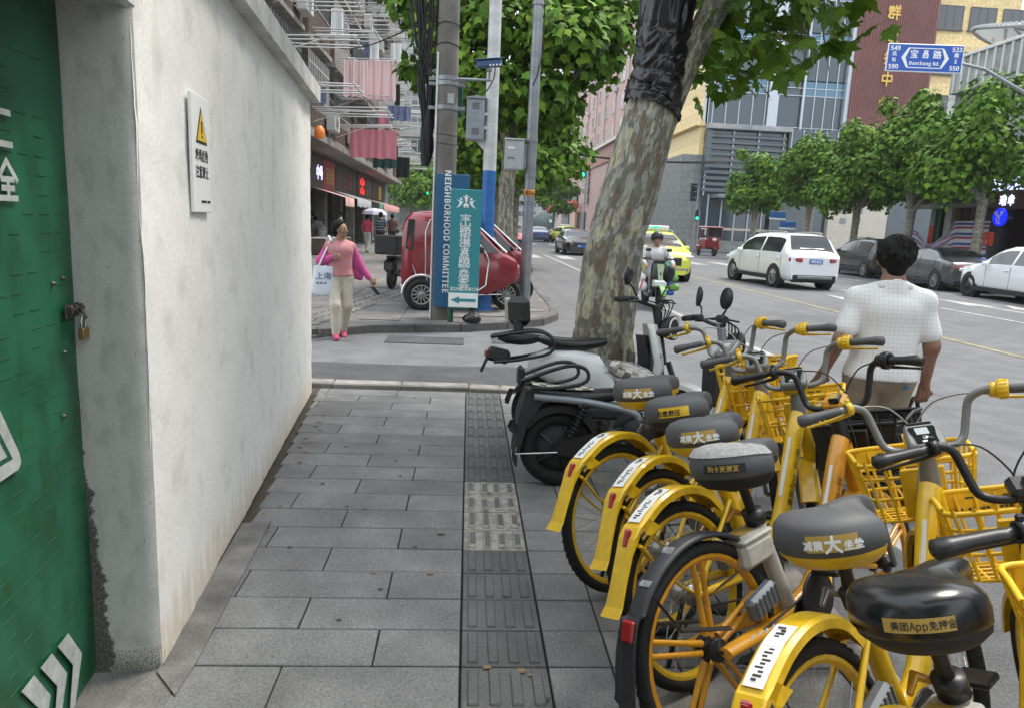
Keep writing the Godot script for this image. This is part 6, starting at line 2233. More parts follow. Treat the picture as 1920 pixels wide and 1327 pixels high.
func cars_and_carts() -> void:
	mat("grille", lin(0.03, 0.03, 0.032), 0.3, 0.5)
	mat("plate_blue", lin(0.02, 0.11, 0.42), 0.45)
	mat("plate_green", lin(0.12, 0.45, 0.3), 0.45)
	mat("car_white", lin(0.76, 0.77, 0.78), 0.25, 0, {"coat": 0.7})
	mat("car_dark", lin(0.035, 0.033, 0.031), 0.28, 0.4, {"coat": 0.7})
	mat("car_grey", lin(0.1, 0.104, 0.112), 0.28, 0.5, {"coat": 0.7})
	mat("car_black", lin(0.012, 0.012, 0.013), 0.2, 0.1, {"coat": 0.8})
	mat("taxi_lime", lin(0.62, 0.66, 0.06), 0.3, 0, {"coat": 0.6})
	mat("car_blue", lin(0.03, 0.05, 0.13), 0.25, 0.2, {"coat": 0.7})
	mat("car_red", lin(0.42, 0.03, 0.03), 0.25, 0.1, {"coat": 0.7})
	mat("trike_red", lin(0.2, 0.005, 0.014), 0.22, 0.1, {"coat": 0.8})
	car({"called": "car", "label": "white SUV driving away with its blue number plate showing", "kind": "suv", "x": 10.45, "z": -23.9, "head": -5.0, "len": 4.55, "wide": 1.86, "tall": 1.72, "belt": 1.05, "hood": 1.06, "low": 0.26, "wheel": 0.35, "paint": M.car_white, "plate": "沪B5A552"})
	car({"label": "dark brown grey SUV parked beyond the grey sedan", "kind": "suv", "x": 18.0, "z": -31.6, "head": 4.0, "len": 4.7, "wide": 1.88, "tall": 1.68, "belt": 1.04, "hood": 1.04, "low": 0.26, "wheel": 0.35, "paint": M.car_dark, "plate": "沪B8"})
	car({"label": "grey sedan parked between the white car and the dark SUV", "kind": "sedan", "x": 17.25, "z": -25.6, "head": 6.0, "len": 4.75, "wide": 1.85, "tall": 1.46, "belt": 0.98, "hood": 0.95, "low": 0.2, "paint": M.car_grey})
	var ev := car({"label": "white car with dark wheels cut off by the right edge", "kind": "sedan", "x": 16.55, "z": -20.2, "head": 5.0, "len": 4.75, "wide": 1.9, "tall": 1.62, "belt": 1.02, "hood": 1.04, "low": 0.24, "wheel": 0.36, "dark_rim": true, "roof": 0.7, "paint": M.car_white})
	var taxi := car({"called": "taxi", "label": "lime yellow taxi facing the camera behind the scooter rider", "kind": "suv", "x": 6.35, "z": -24.9, "head": 180.0, "len": 4.45, "wide": 1.8, "tall": 1.60, "belt": 1.02, "hood": 1.05, "low": 0.24, "paint": M.taxi_lime, "plate_mat": M.plate_green, "plate_rear": false})
	bxm("roof_sign", V3(0.1, 1.69, 0), V3(0.26, 0.18, 1.0), M.white_paint, taxi, 0.04)
	bxm("roof_sign_light", V3(0.235, 1.72, 0), V3(0.02, 0.07, 0.26), mat("sign_green", lin(0.05, 0.5, 0.25), 0.4, 0, {"emit": Color(0.1, 0.9, 0.5), "power": 0.5}), taxi, 0.005)
	bxm("bumper", V3(2.16, 0.42, 0), V3(0.14, 0.16, 1.36), M.steel, taxi, 0.05)
	car({"called": "car", "label": "black sedan facing the camera left of the tree trunk", "kind": "sedan", "x": 6.35, "z": -43.2, "head": 180.0, "len": 4.95, "wide": 1.88, "tall": 1.47, "belt": 0.96, "hood": 1.0, "low": 0.2, "paint": M.car_black, "plate_rear": false, "plate": "沪A"})
	var t2 := car({"called": "taxi", "label": "small lime yellow taxi far up the road, seen from behind", "kind": "suv", "x": 9.2, "z": -70.0, "head": -10.0, "len": 4.4, "wide": 1.8, "tall": 1.6, "belt": 1.02, "hood": 1.05, "paint": M.taxi_lime})
	bxm("roof_sign", V3(0.1, 1.69, 0), V3(0.26, 0.18, 0.95), M.white_paint, t2, 0.04)
	car({"called": "car", "label": "dark blue car far up the road before the tanker lorry", "kind": "sedan", "x": 6.9, "z": -72.0, "head": 0.0, "len": 4.6, "wide": 1.82, "tall": 1.45, "belt": 0.96, "hood": 0.95, "paint": M.car_blue})
	var rt := car({"called": "taxi", "label": "red taxi far off behind the red tricycle's nose", "kind": "sedan", "x": 2.95, "z": -47.0, "head": 180.0, "len": 4.5, "wide": 1.75, "tall": 1.46, "belt": 0.96, "hood": 0.95, "paint": M.car_red, "plate_rear": false})
	bxm("roof_sign", V3(0.1, 1.56, 0), V3(0.22, 0.14, 0.8), M.white_paint, rt, 0.03)
	car({"label": "dark car parked far behind the dark SUV", "kind": "sedan", "x": 18.3, "z": -38.5, "head": 2.0, "len": 4.6, "wide": 1.82, "tall": 1.48, "belt": 0.96, "hood": 0.95, "paint": M.car_black})
	tanker()
	trike(V3(-0.79, 0, -12.62), 90.0 - 3.0, "red enclosed three-wheeler parked behind the teal board")
	trike(V3(-0.45, 0, -13.9), 90.0 - 3.0, "second red enclosed three-wheeler, half hidden behind the first")
	rickshaw()

func tanker() -> void:
	var t := thing("tanker_lorry", "grey green tanker lorry far up the road, seen from behind", "lorry", V3(8.3, -0.12, -84), 0.0)
	mat("tank_green", lin(0.2, 0.26, 0.25), 0.4, 0.2, {"tex": mottle(128, 501, 0.05, 0.02, 0.3), "tri": 0.6})
	var st := begin()
	var ring := [V2(0.0001, -2.6), V2(0.95, -2.6), V2(1.1, -2.5), V2(1.1, 2.5), V2(0.95, 2.6), V2(0.0001, 2.6)]
	lathe(st, ring, 20, Transform3D(Basis(V3(1, 0, 0), V3(0, 0, -1), V3(0, 0.95, 0)), V3(0, 1.95, 0)))
	obj("tank", st, M.tank_green, t)
	bxm("cab", V3(0, 1.6, -3.7), V3(2.2, 2.3, 1.7), M.white_paint, t, 0.12)
	bxm("chassis", V3(0, 0.75, -0.6), V3(1.0, 0.3, 6.4), M.black_matt, t, 0.03)
	bxm("bumper", V3(0, 0.7, 2.6), V3(2.2, 0.25, 0.12), M.white_paint, t, 0.03)
	for sg in [-1.0, 1.0]:
		for z in [-3.4, 0.6, 1.8]:
			st = begin()
			lathe(st, [V2(0.2, -0.15), V2(0.46, -0.15), V2(0.48, 0.0), V2(0.46, 0.15), V2(0.2, 0.15)], 18, Transform3D(Basis(V3(0, 1, 0), V3(1, 0, 0), V3(0, 0, -1)), V3(0.95 * sg, 0.48, z)), true)
			obj("wheel", st, M.tyre, t)
		bxm("tail_lamp", V3(0.9 * sg, 0.95, 2.66), V3(0.25, 0.14, 0.06), M.tail_red, t, 0.02)
	bxm("hatch", V3(0, 3.05, 0.4), V3(0.7, 0.18, 1.6), M.steel, t, 0.04)
	st = begin()
	tube(st, [V3(0.3, 3.05, 0.9), V3(0.9, 3.9, 0.2)], 0.06, 6)
	tube(st, [V3(0.5, 3.05, 0.9), V3(1.15, 3.9, 0.3)], 0.06, 6)
	obj("hose_boom", st, M.car_red, t)
	bxm("warning_disc", V3(0.75, 2.1, 2.63), V3(0.3, 0.3, 0.02), M.white_ink, t, 0.01)

func trike(at: Vector3, head: float, label: String) -> void:
	# rear axle at the origin, front wheel at x = 1.48
	var t := thing("electric_tricycle", label, "three-wheeler", at, 0.0, "red enclosed three-wheelers")
	var th := deg_to_rad(head)
	t.transform.basis = Basis(V3(sin(th), 0, -cos(th)), Vector3.UP, V3(cos(th), 0, sin(th)))
	var T := [[-0.34, 1.36], [-0.3, 1.5], [-0.2, 1.6], [0.0, 1.635], [0.45, 1.64], [0.62, 1.61], [0.78, 1.54], [1.42, 1.0], [1.5, 0.95], [1.6, 0.9], [1.66, 0.8], [1.69, 0.66]]
	var B := [[-0.34, 0.42], [-0.28, 0.34], [0.3, 0.27], [1.1, 0.27], [1.3, 0.36], [1.6, 0.5], [1.69, 0.6]]
	var plan := [[-0.34, 0.42], [-0.2, 0.475], [0.3, 0.49], [0.9, 0.48], [1.3, 0.44], [1.56, 0.36], [1.66, 0.26], [1.69, 0.18]]
	var side := func(x: float, y: float) -> float:
		var w := curve(plan, x)
		return w * (1.0 - 0.16 * clampf((y - 0.95) / 0.7, 0.0, 1.0))
	var rings := []
	for i in 45:
		var x := lerpf(-0.34, 1.69, i / 44.0)
		var top := curve(T, x)
		var bot := curve(B, x)
		var ring := PackedVector3Array()
		var half := []
		for q in [[0.0, 0.86], [0.05, 0.98], [0.3, 1.0], [0.6, 1.0], [0.86, 0.97], [0.95, 0.88], [1.0, 0.62], [1.008, 0.3]]:
			var y := lerpf(bot, top, q[0])
			half.append(V2(side.call(x, y) * q[1], y))
		for p in half:
			ring.append(V3(x, p.y, p.x))
		for k in range(half.size() - 1, -1, -1):
			ring.append(V3(x, half[k].y, -half[k].x))
		rings.append(ring)
	var st := begin()
	loft(st, rings)
	obj("body", st, M.trike_red, t)
	for sg in [-1.0, 1.0]:
		# windows: rear quarter, door, front quarter
		for r in [[[-0.28, 1.02], [-0.24, 1.5], [-0.13, 1.5], [-0.15, 0.98]], [[0.2, 0.98], [0.2, 1.48], [0.62, 1.48], [0.72, 1.38], [0.95, 1.0]], [[1.04, 0.99], [0.84, 1.36], [0.9, 1.36], [1.3, 1.01]]]:
			st = begin()
			var poly := PackedVector2Array()
			for p in r:
				poly.append(V2(p[0], p[1]))
			var idx := Geometry2D.triangulate_polygon(poly)
			st.set_smooth_group(-1)
			for k in idx:
				var p := poly[k]
				st.add_vertex(V3(p.x, p.y, sg * (side.call(p.x, p.y) * 0.985 + 0.014)))
			obj("side_window", st, M.glass_dark, t)
		# white trim round the door
		st = begin()
		var path := []
		for p in [[0.12, 0.42], [0.06, 0.6], [0.05, 1.3], [0.12, 1.5], [0.28, 1.56], [0.6, 1.54], [0.72, 1.46], [1.08, 0.96], [1.12, 0.86], [1.08, 0.45], [0.95, 0.36], [0.25, 0.36], [0.12, 0.42]]:
			path.append(V3(p[0], p[1], sg * (side.call(p[0], p[1]) + 0.006)))
		tube(st, path, 0.013, 6, true)
		obj("door_trim", st, M.chrome, t)
		bxm("door_handle", V3(0.22, 0.84, sg * (side.call(0.22, 0.84) + 0.014)), V3(0.14, 0.035, 0.03), M.chrome, t, 0.01)
		# rear arch and wheel
		st = begin()
		path = []
		for k in 11:
			var a := deg_to_rad(0 + 18 * k)
			path.append(V3(cos(a) * 0.315, 0.27 + sin(a) * 0.315, sg * 0.487))
		tube(st, path, 0.02, 6, true, false, V2(1, 1.6))
		obj("arch_trim", st, M.chrome, t)
		st = begin()
		lathe(st, [V2(0.0001, 0.0), V2(0.3, 0.0), V2(0.3, 0.01), V2(0.0001, 0.01)], 24, Transform3D(Basis(V3(1, 0, 0), V3(0, 0, sg), V3(0, -sg, 0)), V3(0, 0.28, sg * 0.472)), false, false)
		obj("arch_dark", st, M.black_matt, t)
		wheel_small(t, V3(0, 0.26, sg * 0.47), 0.26, 0.12, sg)
		# chrome guard loop beside the front wheel
		st = begin()
		tube(st, smooth_path([V3(0.95, 0.28, sg * 0.42), V3(1.25, 0.58, sg * 0.4), V3(1.38, 0.62, sg * 0.36), V3(1.42, 0.5, sg * 0.32), V3(1.3, 0.42, sg * 0.36), V3(1.2, 0.36, sg * 0.38)], 4), 0.013, 6)
		tube(st, [V3(0.95, 0.28, sg * 0.44), V3(1.36, 0.3, sg * 0.34)], 0.013, 6)
		obj("guard_bar", st, M.chrome, t)
		bxm("headlamp", V3(1.61, 0.76, sg * 0.2), V3(0.1, 0.12, 0.14), M.lamp_lens, t, 0.03, Basis(Vector3.UP, -sg * 0.4))
		bxm("tail_lamp", V3(-0.34, 0.62, sg * 0.36), V3(0.03, 0.2, 0.07), M.tail_red, t, 0.01)
		st = begin()
		lathe(st, [V2(0.045, 0.0), V2(0.055, 0.004), V2(0.055, -0.004)], 18, Transform3D(Basis(V3(1, 0, 0), V3(0, 0, sg), V3(0, -sg, 0)), V3(-0.1, 0.88, sg * (side.call(-0.1, 0.88) + 0.003))), true)
		obj("filler_ring", st, M.tail_red, t)
		st = begin()
		tube(st, [V3(-0.16, 0.76, sg * 0.485), V3(-0.1, 0.6, sg * 0.492), V3(-0.02, 0.56, sg * 0.495)], [0.004, 0.014, 0.004], 6)
		obj("side_flash", st, M.chrome, t)
	st = begin()
	sheet(st, 8, 6, func(u, v):
		var x: float = lerpf(0.8, 1.4, u)
		return V3(x + 0.01, curve(T, x) + 0.02, (v - 0.5) * 1.6 * side.call(x, curve(T, x)) * 0.9), true)
	obj("windscreen", st, M.glass_dark, t)
	st = begin()
	for z in [-0.34, 0.34]:
		tube(st, [V3(0.78, 1.55, z), V3(1.43, 1.01, z * 0.95)], 0.022, 6)
	tube(st, [V3(0.95, 1.3, 0.02), V3(1.28, 1.03, 0.2)], 0.008, 5)
	obj("screen_pillar", st, M.chrome, t)
	bxm("rear_bumper", V3(-0.33, 0.38, 0), V3(0.06, 0.08, 0.8), M.chrome, t, 0.02)
	wheel_small(t, V3(1.48, 0.26, 0.0), 0.26, 0.11, 1.0)
	bxm("mirror", V3(1.0, 1.05, 0.53), V3(0.05, 0.1, 0.1), M.black_plastic, t, 0.02)

func wheel_small(t: Node, c: Vector3, R: float, wide: float, sg: float) -> void:
	var xf := Transform3D(Basis(V3(1, 0, 0), V3(0, 0, sg), V3(0, -sg, 0)), c)
	var h := wide * 0.5
	var st := begin()
	lathe(st, [V2(R * 0.64, -h), V2(R * 0.95, -h), V2(R, -h * 0.6), V2(R, h * 0.6), V2(R * 0.95, h), V2(R * 0.66, h)], 28, xf, true)
	var w := obj("wheel", st, M.tyre, t)
	st = begin()
	for sd in [-1.0, 1.0]:
		var x2 := xf * Transform3D(Basis().scaled(V3(1, sd, 1)), Vector3.ZERO)
		for k in 12:
			var a := TAU * k / 12.0
			box(st, xf * V3(cos(a) * R * 0.4, h * 0.72 * sd, sin(a) * R * 0.4), V3(R * 0.46, 0.012, R * 0.1), 0.003, xf.basis * Basis(Vector3.UP, -a))
		lathe(st, [V2(R * 0.56, h * 0.5), V2(R * 0.65, h * 0.5), V2(R * 0.65, h * 0.98), V2(R * 0.56, h * 0.86)], 24, x2, true)
		lathe(st, [V2(0.0001, h * 1.0), V2(R * 0.16, h * 0.95), V2(R * 0.24, h * 0.6)], 14, x2)
	obj("rim", st, M.steel, w)
	st = begin()
	lathe(st, [V2(0.0001, -h * 0.4), V2(R * 0.64, -h * 0.4), V2(R * 0.64, h * 0.4), V2(0.0001, h * 0.4)], 20, xf)
	obj("rim_back", st, M.black_matt, w)

func rickshaw() -> void:
	var t := thing("motor_rickshaw", "small dark red motor rickshaw facing the camera far across the road", "three-wheeler", V3(16.9, -0.12, -50), 0.0)
	mat("rickshaw_red", lin(0.2, 0.012, 0.02), 0.35, 0, {"coat": 0.5})
	bxm("lower_body", V3(0, 0.85, -0.3), V3(1.1, 0.75, 1.7), M.rickshaw_red, t, 0.12)
	bxm("front_panel", V3(0, 0.95, 0.62), V3(0.8, 0.85, 0.25), M.rickshaw_red, t, 0.1)
	bxm("roof", V3(0, 1.98, -0.2), V3(1.2, 0.14, 1.9), M.rickshaw_red, t, 0.06)
	for sg in [-1.0, 1.0]:
		bxm("pillar", V3(0.5 * sg, 1.6, 0.6), V3(0.09, 0.75, 0.09), M.rickshaw_red, t, 0.02)
		bxm("pillar", V3(0.52 * sg, 1.6, -1.0), V3(0.09, 0.75, 0.09), M.rickshaw_red, t, 0.02)
		bxm("rear_guard", V3(0.62 * sg, 0.55, -0.7), V3(0.2, 0.35, 0.7), M.rickshaw_red, t, 0.06)
		var st := begin()
		lathe(st, [V2(0.12, -0.06), V2(0.27, -0.06), V2(0.28, 0), V2(0.27, 0.06), V2(0.12, 0.06)], 16, Transform3D(Basis(V3(0, 1, 0), V3(1, 0, 0), V3(0, 0, -1)), V3(0.6 * sg, 0.28, -0.7)), true)
		obj("wheel", st, M.tyre, t)
		bxm("mirror", V3(0.72 * sg, 1.35, 0.7), V3(0.14, 0.18, 0.05), M.black_plastic, t, 0.03)
	bxm("windscreen", V3(0, 1.62, 0.66), V3(0.92, 0.62, 0.02), M.car_screen, t, 0.005)
	var s2 := begin()
	lathe(s2, [V2(0.1, -0.05), V2(0.25, -0.05), V2(0.26, 0), V2(0.25, 0.05), V2(0.1, 0.05)], 16, Transform3D(Basis(V3(0, 1, 0), V3(1, 0, 0), V3(0, 0, -1)), V3(0, 0.26, 0.7)), true)
	obj("front_wheel", s2, M.tyre, t)
	bxm("front_guard", V3(0, 0.55, 0.75), V3(0.2, 0.12, 0.5), M.rickshaw_red, t, 0.05)
	s2 = begin()
	lathe(s2, [V2(0.0001, 0.05), V2(0.1, 0.04), V2(0.12, 0.0)], 16, Transform3D(Basis(V3(1.4, 0, 0), V3(0, 0, 1), V3(0, -1, 0)), V3(0, 1.15, 0.74)))
	obj("headlamp", s2, M.lamp_lens, t)

# ---------- buildings ----------
var window_cache := {}

func window_unit(parent: Node, at: Transform3D, w: float, h: float, frame: Material, glass: Material, bars := 1) -> void:
	var key := "%.2f_%.2f_%d" % [w, h, bars]
	if not window_cache.has(key):
		var st := begin()
		var f := 0.07
		box(st, V3(0, h / 2 - f / 2, 0), V3(w, f, 0.1))
		box(st, V3(0, -h / 2 + f / 2, 0), V3(w, f, 0.1))
		for k in bars + 2:
			box(st, V3(-w / 2 + f / 2 + (w - f) * k / (bars + 1), 0, 0), V3(f, h - 2 * f, 0.09))
		box(st, V3(0, -h / 2 - 0.05, 0.04), V3(w + 0.2, 0.08, 0.2))
		var g := begin()
		box(g, V3(0, 0, 0.005), V3(w - 0.1, h - 0.1, 0.03))
		window_cache[key] = [finish(st), finish(g)]
	var o := obj("window", window_cache[key][0], frame, parent)
	o.transform = at
	obj("pane", window_cache[key][1], glass, o)

func ac_unit(parent: Node, at: Transform3D, m: Material) -> void:
	if not window_cache.has("ac"):
		var st := begin()
		box(st, V3(0, 0, 0), V3(0.85, 0.6, 0.35), 0.03)
		var f := begin()
		lathe(f, [V2(0.16, 0), V2(0.24, 0.0), V2(0.24, 0.02), V2(0.16, 0.02)], 16, Transform3D(Basis(V3(1, 0, 0), V3(0, 0, 1), V3(0, -1, 0)), V3(-0.12, 0, 0.172)), true, false)
		lathe(f, [V2(0.0001, 0.015), V2(0.13, 0.012), V2(0.14, 0)], 12, Transform3D(Basis(V3(1, 0, 0), V3(0, 0, 1), V3(0, -1, 0)), V3(-0.12, 0, 0.174)))
		window_cache["ac"] = [finish(st), finish(f)]
	var o := obj("air_conditioner", window_cache["ac"][0], m, parent)
	o.transform = at
	obj("fan_grille", window_cache["ac"][1], M.grey_steel, o)

func facing(dir: String, at: Vector3) -> Transform3D:
	# x right as seen from outside, y up, z outward
	match dir:
		"east": return Transform3D(Basis(V3(0, 0, -1), Vector3.UP, V3(1, 0, 0)), at)
		"west": return Transform3D(Basis(V3(0, 0, 1), Vector3.UP, V3(-1, 0, 0)), at)
	return Transform3D(Basis(), at)

func tiles(key: String, a: Color, joint: Color, nx: int, ny: int, size: float, rough := 0.5) -> void:
	var nz := field(256, key.length() * 7 + nx, 0.02, 4)
	var t := tex_from(256, func(x, y):
		var v: float = 0.9 + 0.2 * nz[y * 256 + x] / 255.0
		var c := a
		if x % (256 / nx) < 2 or y % (256 / ny) < 2:
			c = joint
		else:
			v *= 0.96 + 0.08 * (((x * nx / 256) * 7 + (y * ny / 256) * 13) % 5) / 4.0
		return Color(c.r * v, c.g * v, c.b * v))
	mat(key, Color(1, 1, 1), rough, 0, {"tex": t, "tri": 1.0 / size, "world": true})

func buildings() -> void:
	mat("stucco", lin(0.3, 0.265, 0.235), 0.9, 0, {"tex": mottle(256, 601, 0.03, 0.008, 0.5), "tri": 0.25, "world": true})
	mat("stucco_pale", lin(0.44, 0.45, 0.45), 0.9, 0, {"tex": mottle(256, 602, 0.03, 0.008, 0.35), "tri": 0.2, "world": true})
	mat("lattice", lin(0.21, 0.15, 0.125), 0.85, 0, {"tex": mottle(128, 603, 0.05, 0.02, 0.4), "tri": 1.0})
	mat("lattice_pale", lin(0.45, 0.43, 0.4), 0.85, 0, {"tex": mottle(128, 604, 0.05, 0.02, 0.3), "tri": 1.0})
	mat("soffit", lin(0.33, 0.31, 0.285), 0.9, 0, {"tex": mottle(128, 605, 0.05, 0.02, 0.35), "tri": 0.5})
	mat("shop_dark", lin(0.03, 0.027, 0.025), 0.7)
	mat("sign_brown", lin(0.055, 0.042, 0.036), 0.6, 0, {"tex": mottle(128, 606, 0.04, 0.02, 0.3), "tri": 1.0})
	mat("sign_red", lin(0.26, 0.03, 0.04), 0.55)
	mat("led_red", lin(0.5, 0.02, 0.02), 0.5, 0, {"emit": Color(1, 0.12, 0.1), "power": 0.8})
	mat("led_white", lin(0.6, 0.62, 0.8), 0.5, 0, {"emit": Color(0.75, 0.8, 1.0), "power": 0.9})
	mat("window_frame", lin(0.5, 0.5, 0.49), 0.5)
	mat("window_frame_dark", lin(0.1, 0.1, 0.1), 0.5)
	mat("pane_grey", lin(0.06, 0.068, 0.072), 0.1, 0, {"coat": 0.3})
	# the street goes on behind the camera
	var rb := thing("rear_block", "plain building along the left side of the street behind the camera", "building")
	bxm("wall", V3(-9.5, 7, 22), V3(12, 14, 36), M.stucco_pale, rb)
	rb = thing("rear_block", "plain building along the right side of the street behind the camera", "building")
	bxm("wall", V3(29, 8, 14), V3(12, 16, 48), M.stucco_pale, rb)
	apartments()
	grey_block()
	office()
	pink_tower()
	coffee_shop()

func rack(parent: Node, z: float, y: float, reach: float, count: int) -> void:
	var st := begin()
	for k in count:
		var zz := z - 0.42 * k
		var tilt := rng.randf_range(0.0, 0.14)
		tube(st, [V3(-5.45, y, zz), V3(-5.45 + reach, y + tilt, zz)], 0.022, 5)
	tube(st, [V3(-5.45 + reach * 0.97, y + 0.06, z + 0.1), V3(-5.45 + reach * 0.97, y + 0.06, z - 0.42 * count + 0.3)], 0.022, 5)
	tube(st, [V3(-5.45, y - 0.5, z), V3(-5.45 + reach * 0.6, y, z)], 0.018, 5)
	obj("drying_rack", st, M.window_frame, parent)

func apartments() -> void:
	var b := thing("apartment_block", "old apartment block with lattice balconies and drying racks above a row of shops", "building")
	bxm("wall", V3(-10.6, 9.6, -37), V3(8, 11.2, 39.6), M.stucco, b)
	bxm("shop_floor_wall", V3(-12.8, 2.0, -37), V3(4.0, 4.0, 39.6), M.stucco_pale, b)
	for k in 10:
		bxm("shop_partition", V3(-9.0, 2.0, -18.0 - 4.1 * k), V3(3.7, 3.95, 0.2), M.stucco_pale, b)
	bxm("end_pillar", V3(-6.9, 2.0, -55.6), V3(1.3, 4.0, 1.5), M.stucco_pale, b, 0.02)
	bxm("canopy_slab", V3(-6.0, 4.15, -37), V3(1.5, 0.24, 39.8), M.soffit, b, 0.03)
	bxm("ceiling", V3(-8.6, 3.98, -37), V3(4.4, 0.06, 39.4), M.soffit, b)
	for k in 9:
		bxm("shop_pillar", V3(-6.85, 1.35, -22 - 4.1 * k), V3(0.5, 2.7, 0.5), M.soffit, b, 0.02)
	for k in 20:
		var z := -20.5 - 1.78 * k
		var st := begin()
		box(st, V3(-7.35, 1.3, z), V3(0.06, 2.6, 0.07))
		box(st, V3(-7.35, 1.3, z - 0.6), V3(0.05, 2.6, 0.06))
		box(st, V3(-7.36, 2.2, z - 0.3), V3(0.04, 0.06, 1.7))
		obj("shop_door_frame", st, M.window_frame_dark if k % 3 else M.window_frame, b)
	# balconies in three storeys
	var lat := begin()
	var wide := 3.6
	for r in 13:
		box(lat, V3(0, 0.06 + 0.08 * r, 0), V3(0.07, 0.035, wide), 0.0)
		for c in 17:
			box(lat, V3(0, 0.1 + 0.08 * r, -wide / 2 + 0.105 + 0.212 * (c + 0.5 * (r % 2)) - 0.05), V3(0.065, 0.045, 0.05), 0.0)
	var lat_mesh := finish(lat)
	for fl in 4:
		for k in 8:
			var y := 4.3 + 2.9 * fl
			var z := -22.4 - 4.55 * k
			bxm("balcony_slab", V3(-5.95, y, z), V3(1.25, 0.16, wide + 0.2), M.soffit, b, 0.01)
			var p := obj("balcony_lattice", lat_mesh, M.lattice if (k + fl) % 3 else M.lattice_pale, b)
			p.position = V3(-5.42, y + 0.05, z)
			bxm("balcony_side", V3(-5.95, y + 0.6, z + wide / 2), V3(1.1, 1.05, 0.08), M.lattice, b)
			bxm("balcony_side", V3(-5.95, y + 0.6, z - wide / 2), V3(1.1, 1.05, 0.08), M.lattice, b)
			bxm("balcony_rail", V3(-5.42, y + 1.14, z), V3(0.12, 0.07, wide + 0.1), M.soffit, b, 0.01)
			if (k * 3 + fl) % 4 != 1:
				# glazed or barred front
				var bars := begin()
				for q in 13:
					box(bars, V3(-5.42, y + 1.85, z - wide / 2 + 0.1 + 0.283 * q), V3(0.03, 1.4, 0.03))
				box(bars, V3(-5.42, y + 2.2, z), V3(0.03, 0.04, wide - 0.1))
				obj("window_bars", bars, M.window_frame if (k + fl) % 2 else M.grey_steel, b)
			window_unit(b, facing("east", V3(-6.58, y + 1.6, z + 0.7)), 1.5, 1.7, M.window_frame, M.pane_grey)
			window_unit(b, facing("east", V3(-6.58, y + 1.6, z - 1.0)), 1.0, 1.7, M.window_frame_dark, M.pane_grey)
			if (k + fl * 2) % 3 != 0:
				ac_unit(b, facing("east", V3(-5.15, y + 0.55, z - 1.1)), M.window_frame)
			rack(b, z + 1.4, y + (0.35 if fl % 2 else 0.75), rng.randf_range(2.0, 2.6), rng.randi_range(5, 8))
			if k % 2 == 0:
				rack(b, z + 1.5, y + 1.9, rng.randf_range(1.7, 2.3), 4)
	# signboards
	for q in [[-30.2, 3.0, "sign_brown"], [-33.2, 2.7, "sign_red"], [-37.9, 6.2, "sign_brown"], [-44.2, 5.8, "sign_brown"], [-50.4, 6.0, "sign_brown"], [-26.5, 3.6, "sign_red"]]:
		bxm("signboard", V3(-6.32, 3.2, q[0]), V3(0.16, 1.35, q[1]), M[q[2]], b, 0.02)
	ink_flat("sign_lettering", "中号", V3(-6.22, 2.95, -30.3), V3(0, 0, -0.6), V3(0, 0.55, 0), M.led_white, b, 0.15)
	ink_flat("sign_lettering", "居昌路", V3(-6.22, 2.85, -32.3), V3(0, 0, -0.55), V3(0, 0.7, 0), M.gold_ink, b, 0.1)
	ink_flat("sign_lettering", "山昌", V3(-6.22, 2.85, -37.0), V3(0, 0, -1.1), V3(0, 0.75, 0), M.sign_red, b, 0.12)
	for k in 2:
		ink_flat("sign_lettering", "川"  if false else "山", V3(-6.22, 3.3 - 0.5 * k, -42.2), V3(0, 0, -1.5), V3(0, 0.42, 0), M.led_red, b, 0.2)
	ink_flat("sign_lettering", "委会", V3(-6.22, 2.8, -44.6), V3(0, 0, -1.0), V3(0, 0.85, 0), M.soffit, b, 0.1)
	bxm("gold_panel", V3(-6.22, 3.15, -51.2), V3(0.03, 0.9, 1.5), M.gold_ink, b)
	# awnings
	for q in [[-30.5, 2.2, 2.6, Color(0.55, 0.33, 0.3), 1.4], [-35.5, 4.8, 2.65, Color(0.28, 0.3, 0.31), 1.3], [-38.6, 1.6, 2.6, Color(0.05, 0.17, 0.13), 1.7], [-46, 9.0, 2.6, Color(0.4, 0.2, 0.19), 1.5]]:
		var st := begin()
		var cz: float = q[0]
		var len2: float = q[1]
		var h: float = q[2]
		var out: float = q[4]
		sheet(st, 12, 6, func(u, v):
			var drop: float = 0.45 * v if v < 0.84 else 0.45 + (v - 0.84) * 1.6
			return V3(-6.3 + out * minf(v / 0.84, 1.0), h - drop + 0.03 * sin(u * 22.0) * v, cz + len2 * (0.5 - u)), true)
		var m := mat("awning_%d" % int(-cz), (q[3] as Color).linear_to_srgb(), 0.8, 0, {"two": true})
		obj("awning", st, m, b)
	# washing
	mat("cloth_pink", lin(0.62, 0.22, 0.27), 0.9, 0, {"two": true, "sheen": 0.4})
	mat("cloth_pale_pink", lin(0.72, 0.5, 0.5), 0.9, 0, {"two": true})
	mat("cloth_white", lin(0.72, 0.72, 0.72), 0.9, 0, {"two": true})
	mat("cloth_green", lin(0.015, 0.06, 0.055), 0.9, 0, {"two": true})
	mat("cloth_black", lin(0.015, 0.015, 0.018), 0.9, 0, {"two": true})
	mat("cloth_blue", lin(0.25, 0.3, 0.5), 0.9, 0, {"two": true, "tex": mottle(64, 610, 0.1, 0.05, 0.5), "tri": 2.0})
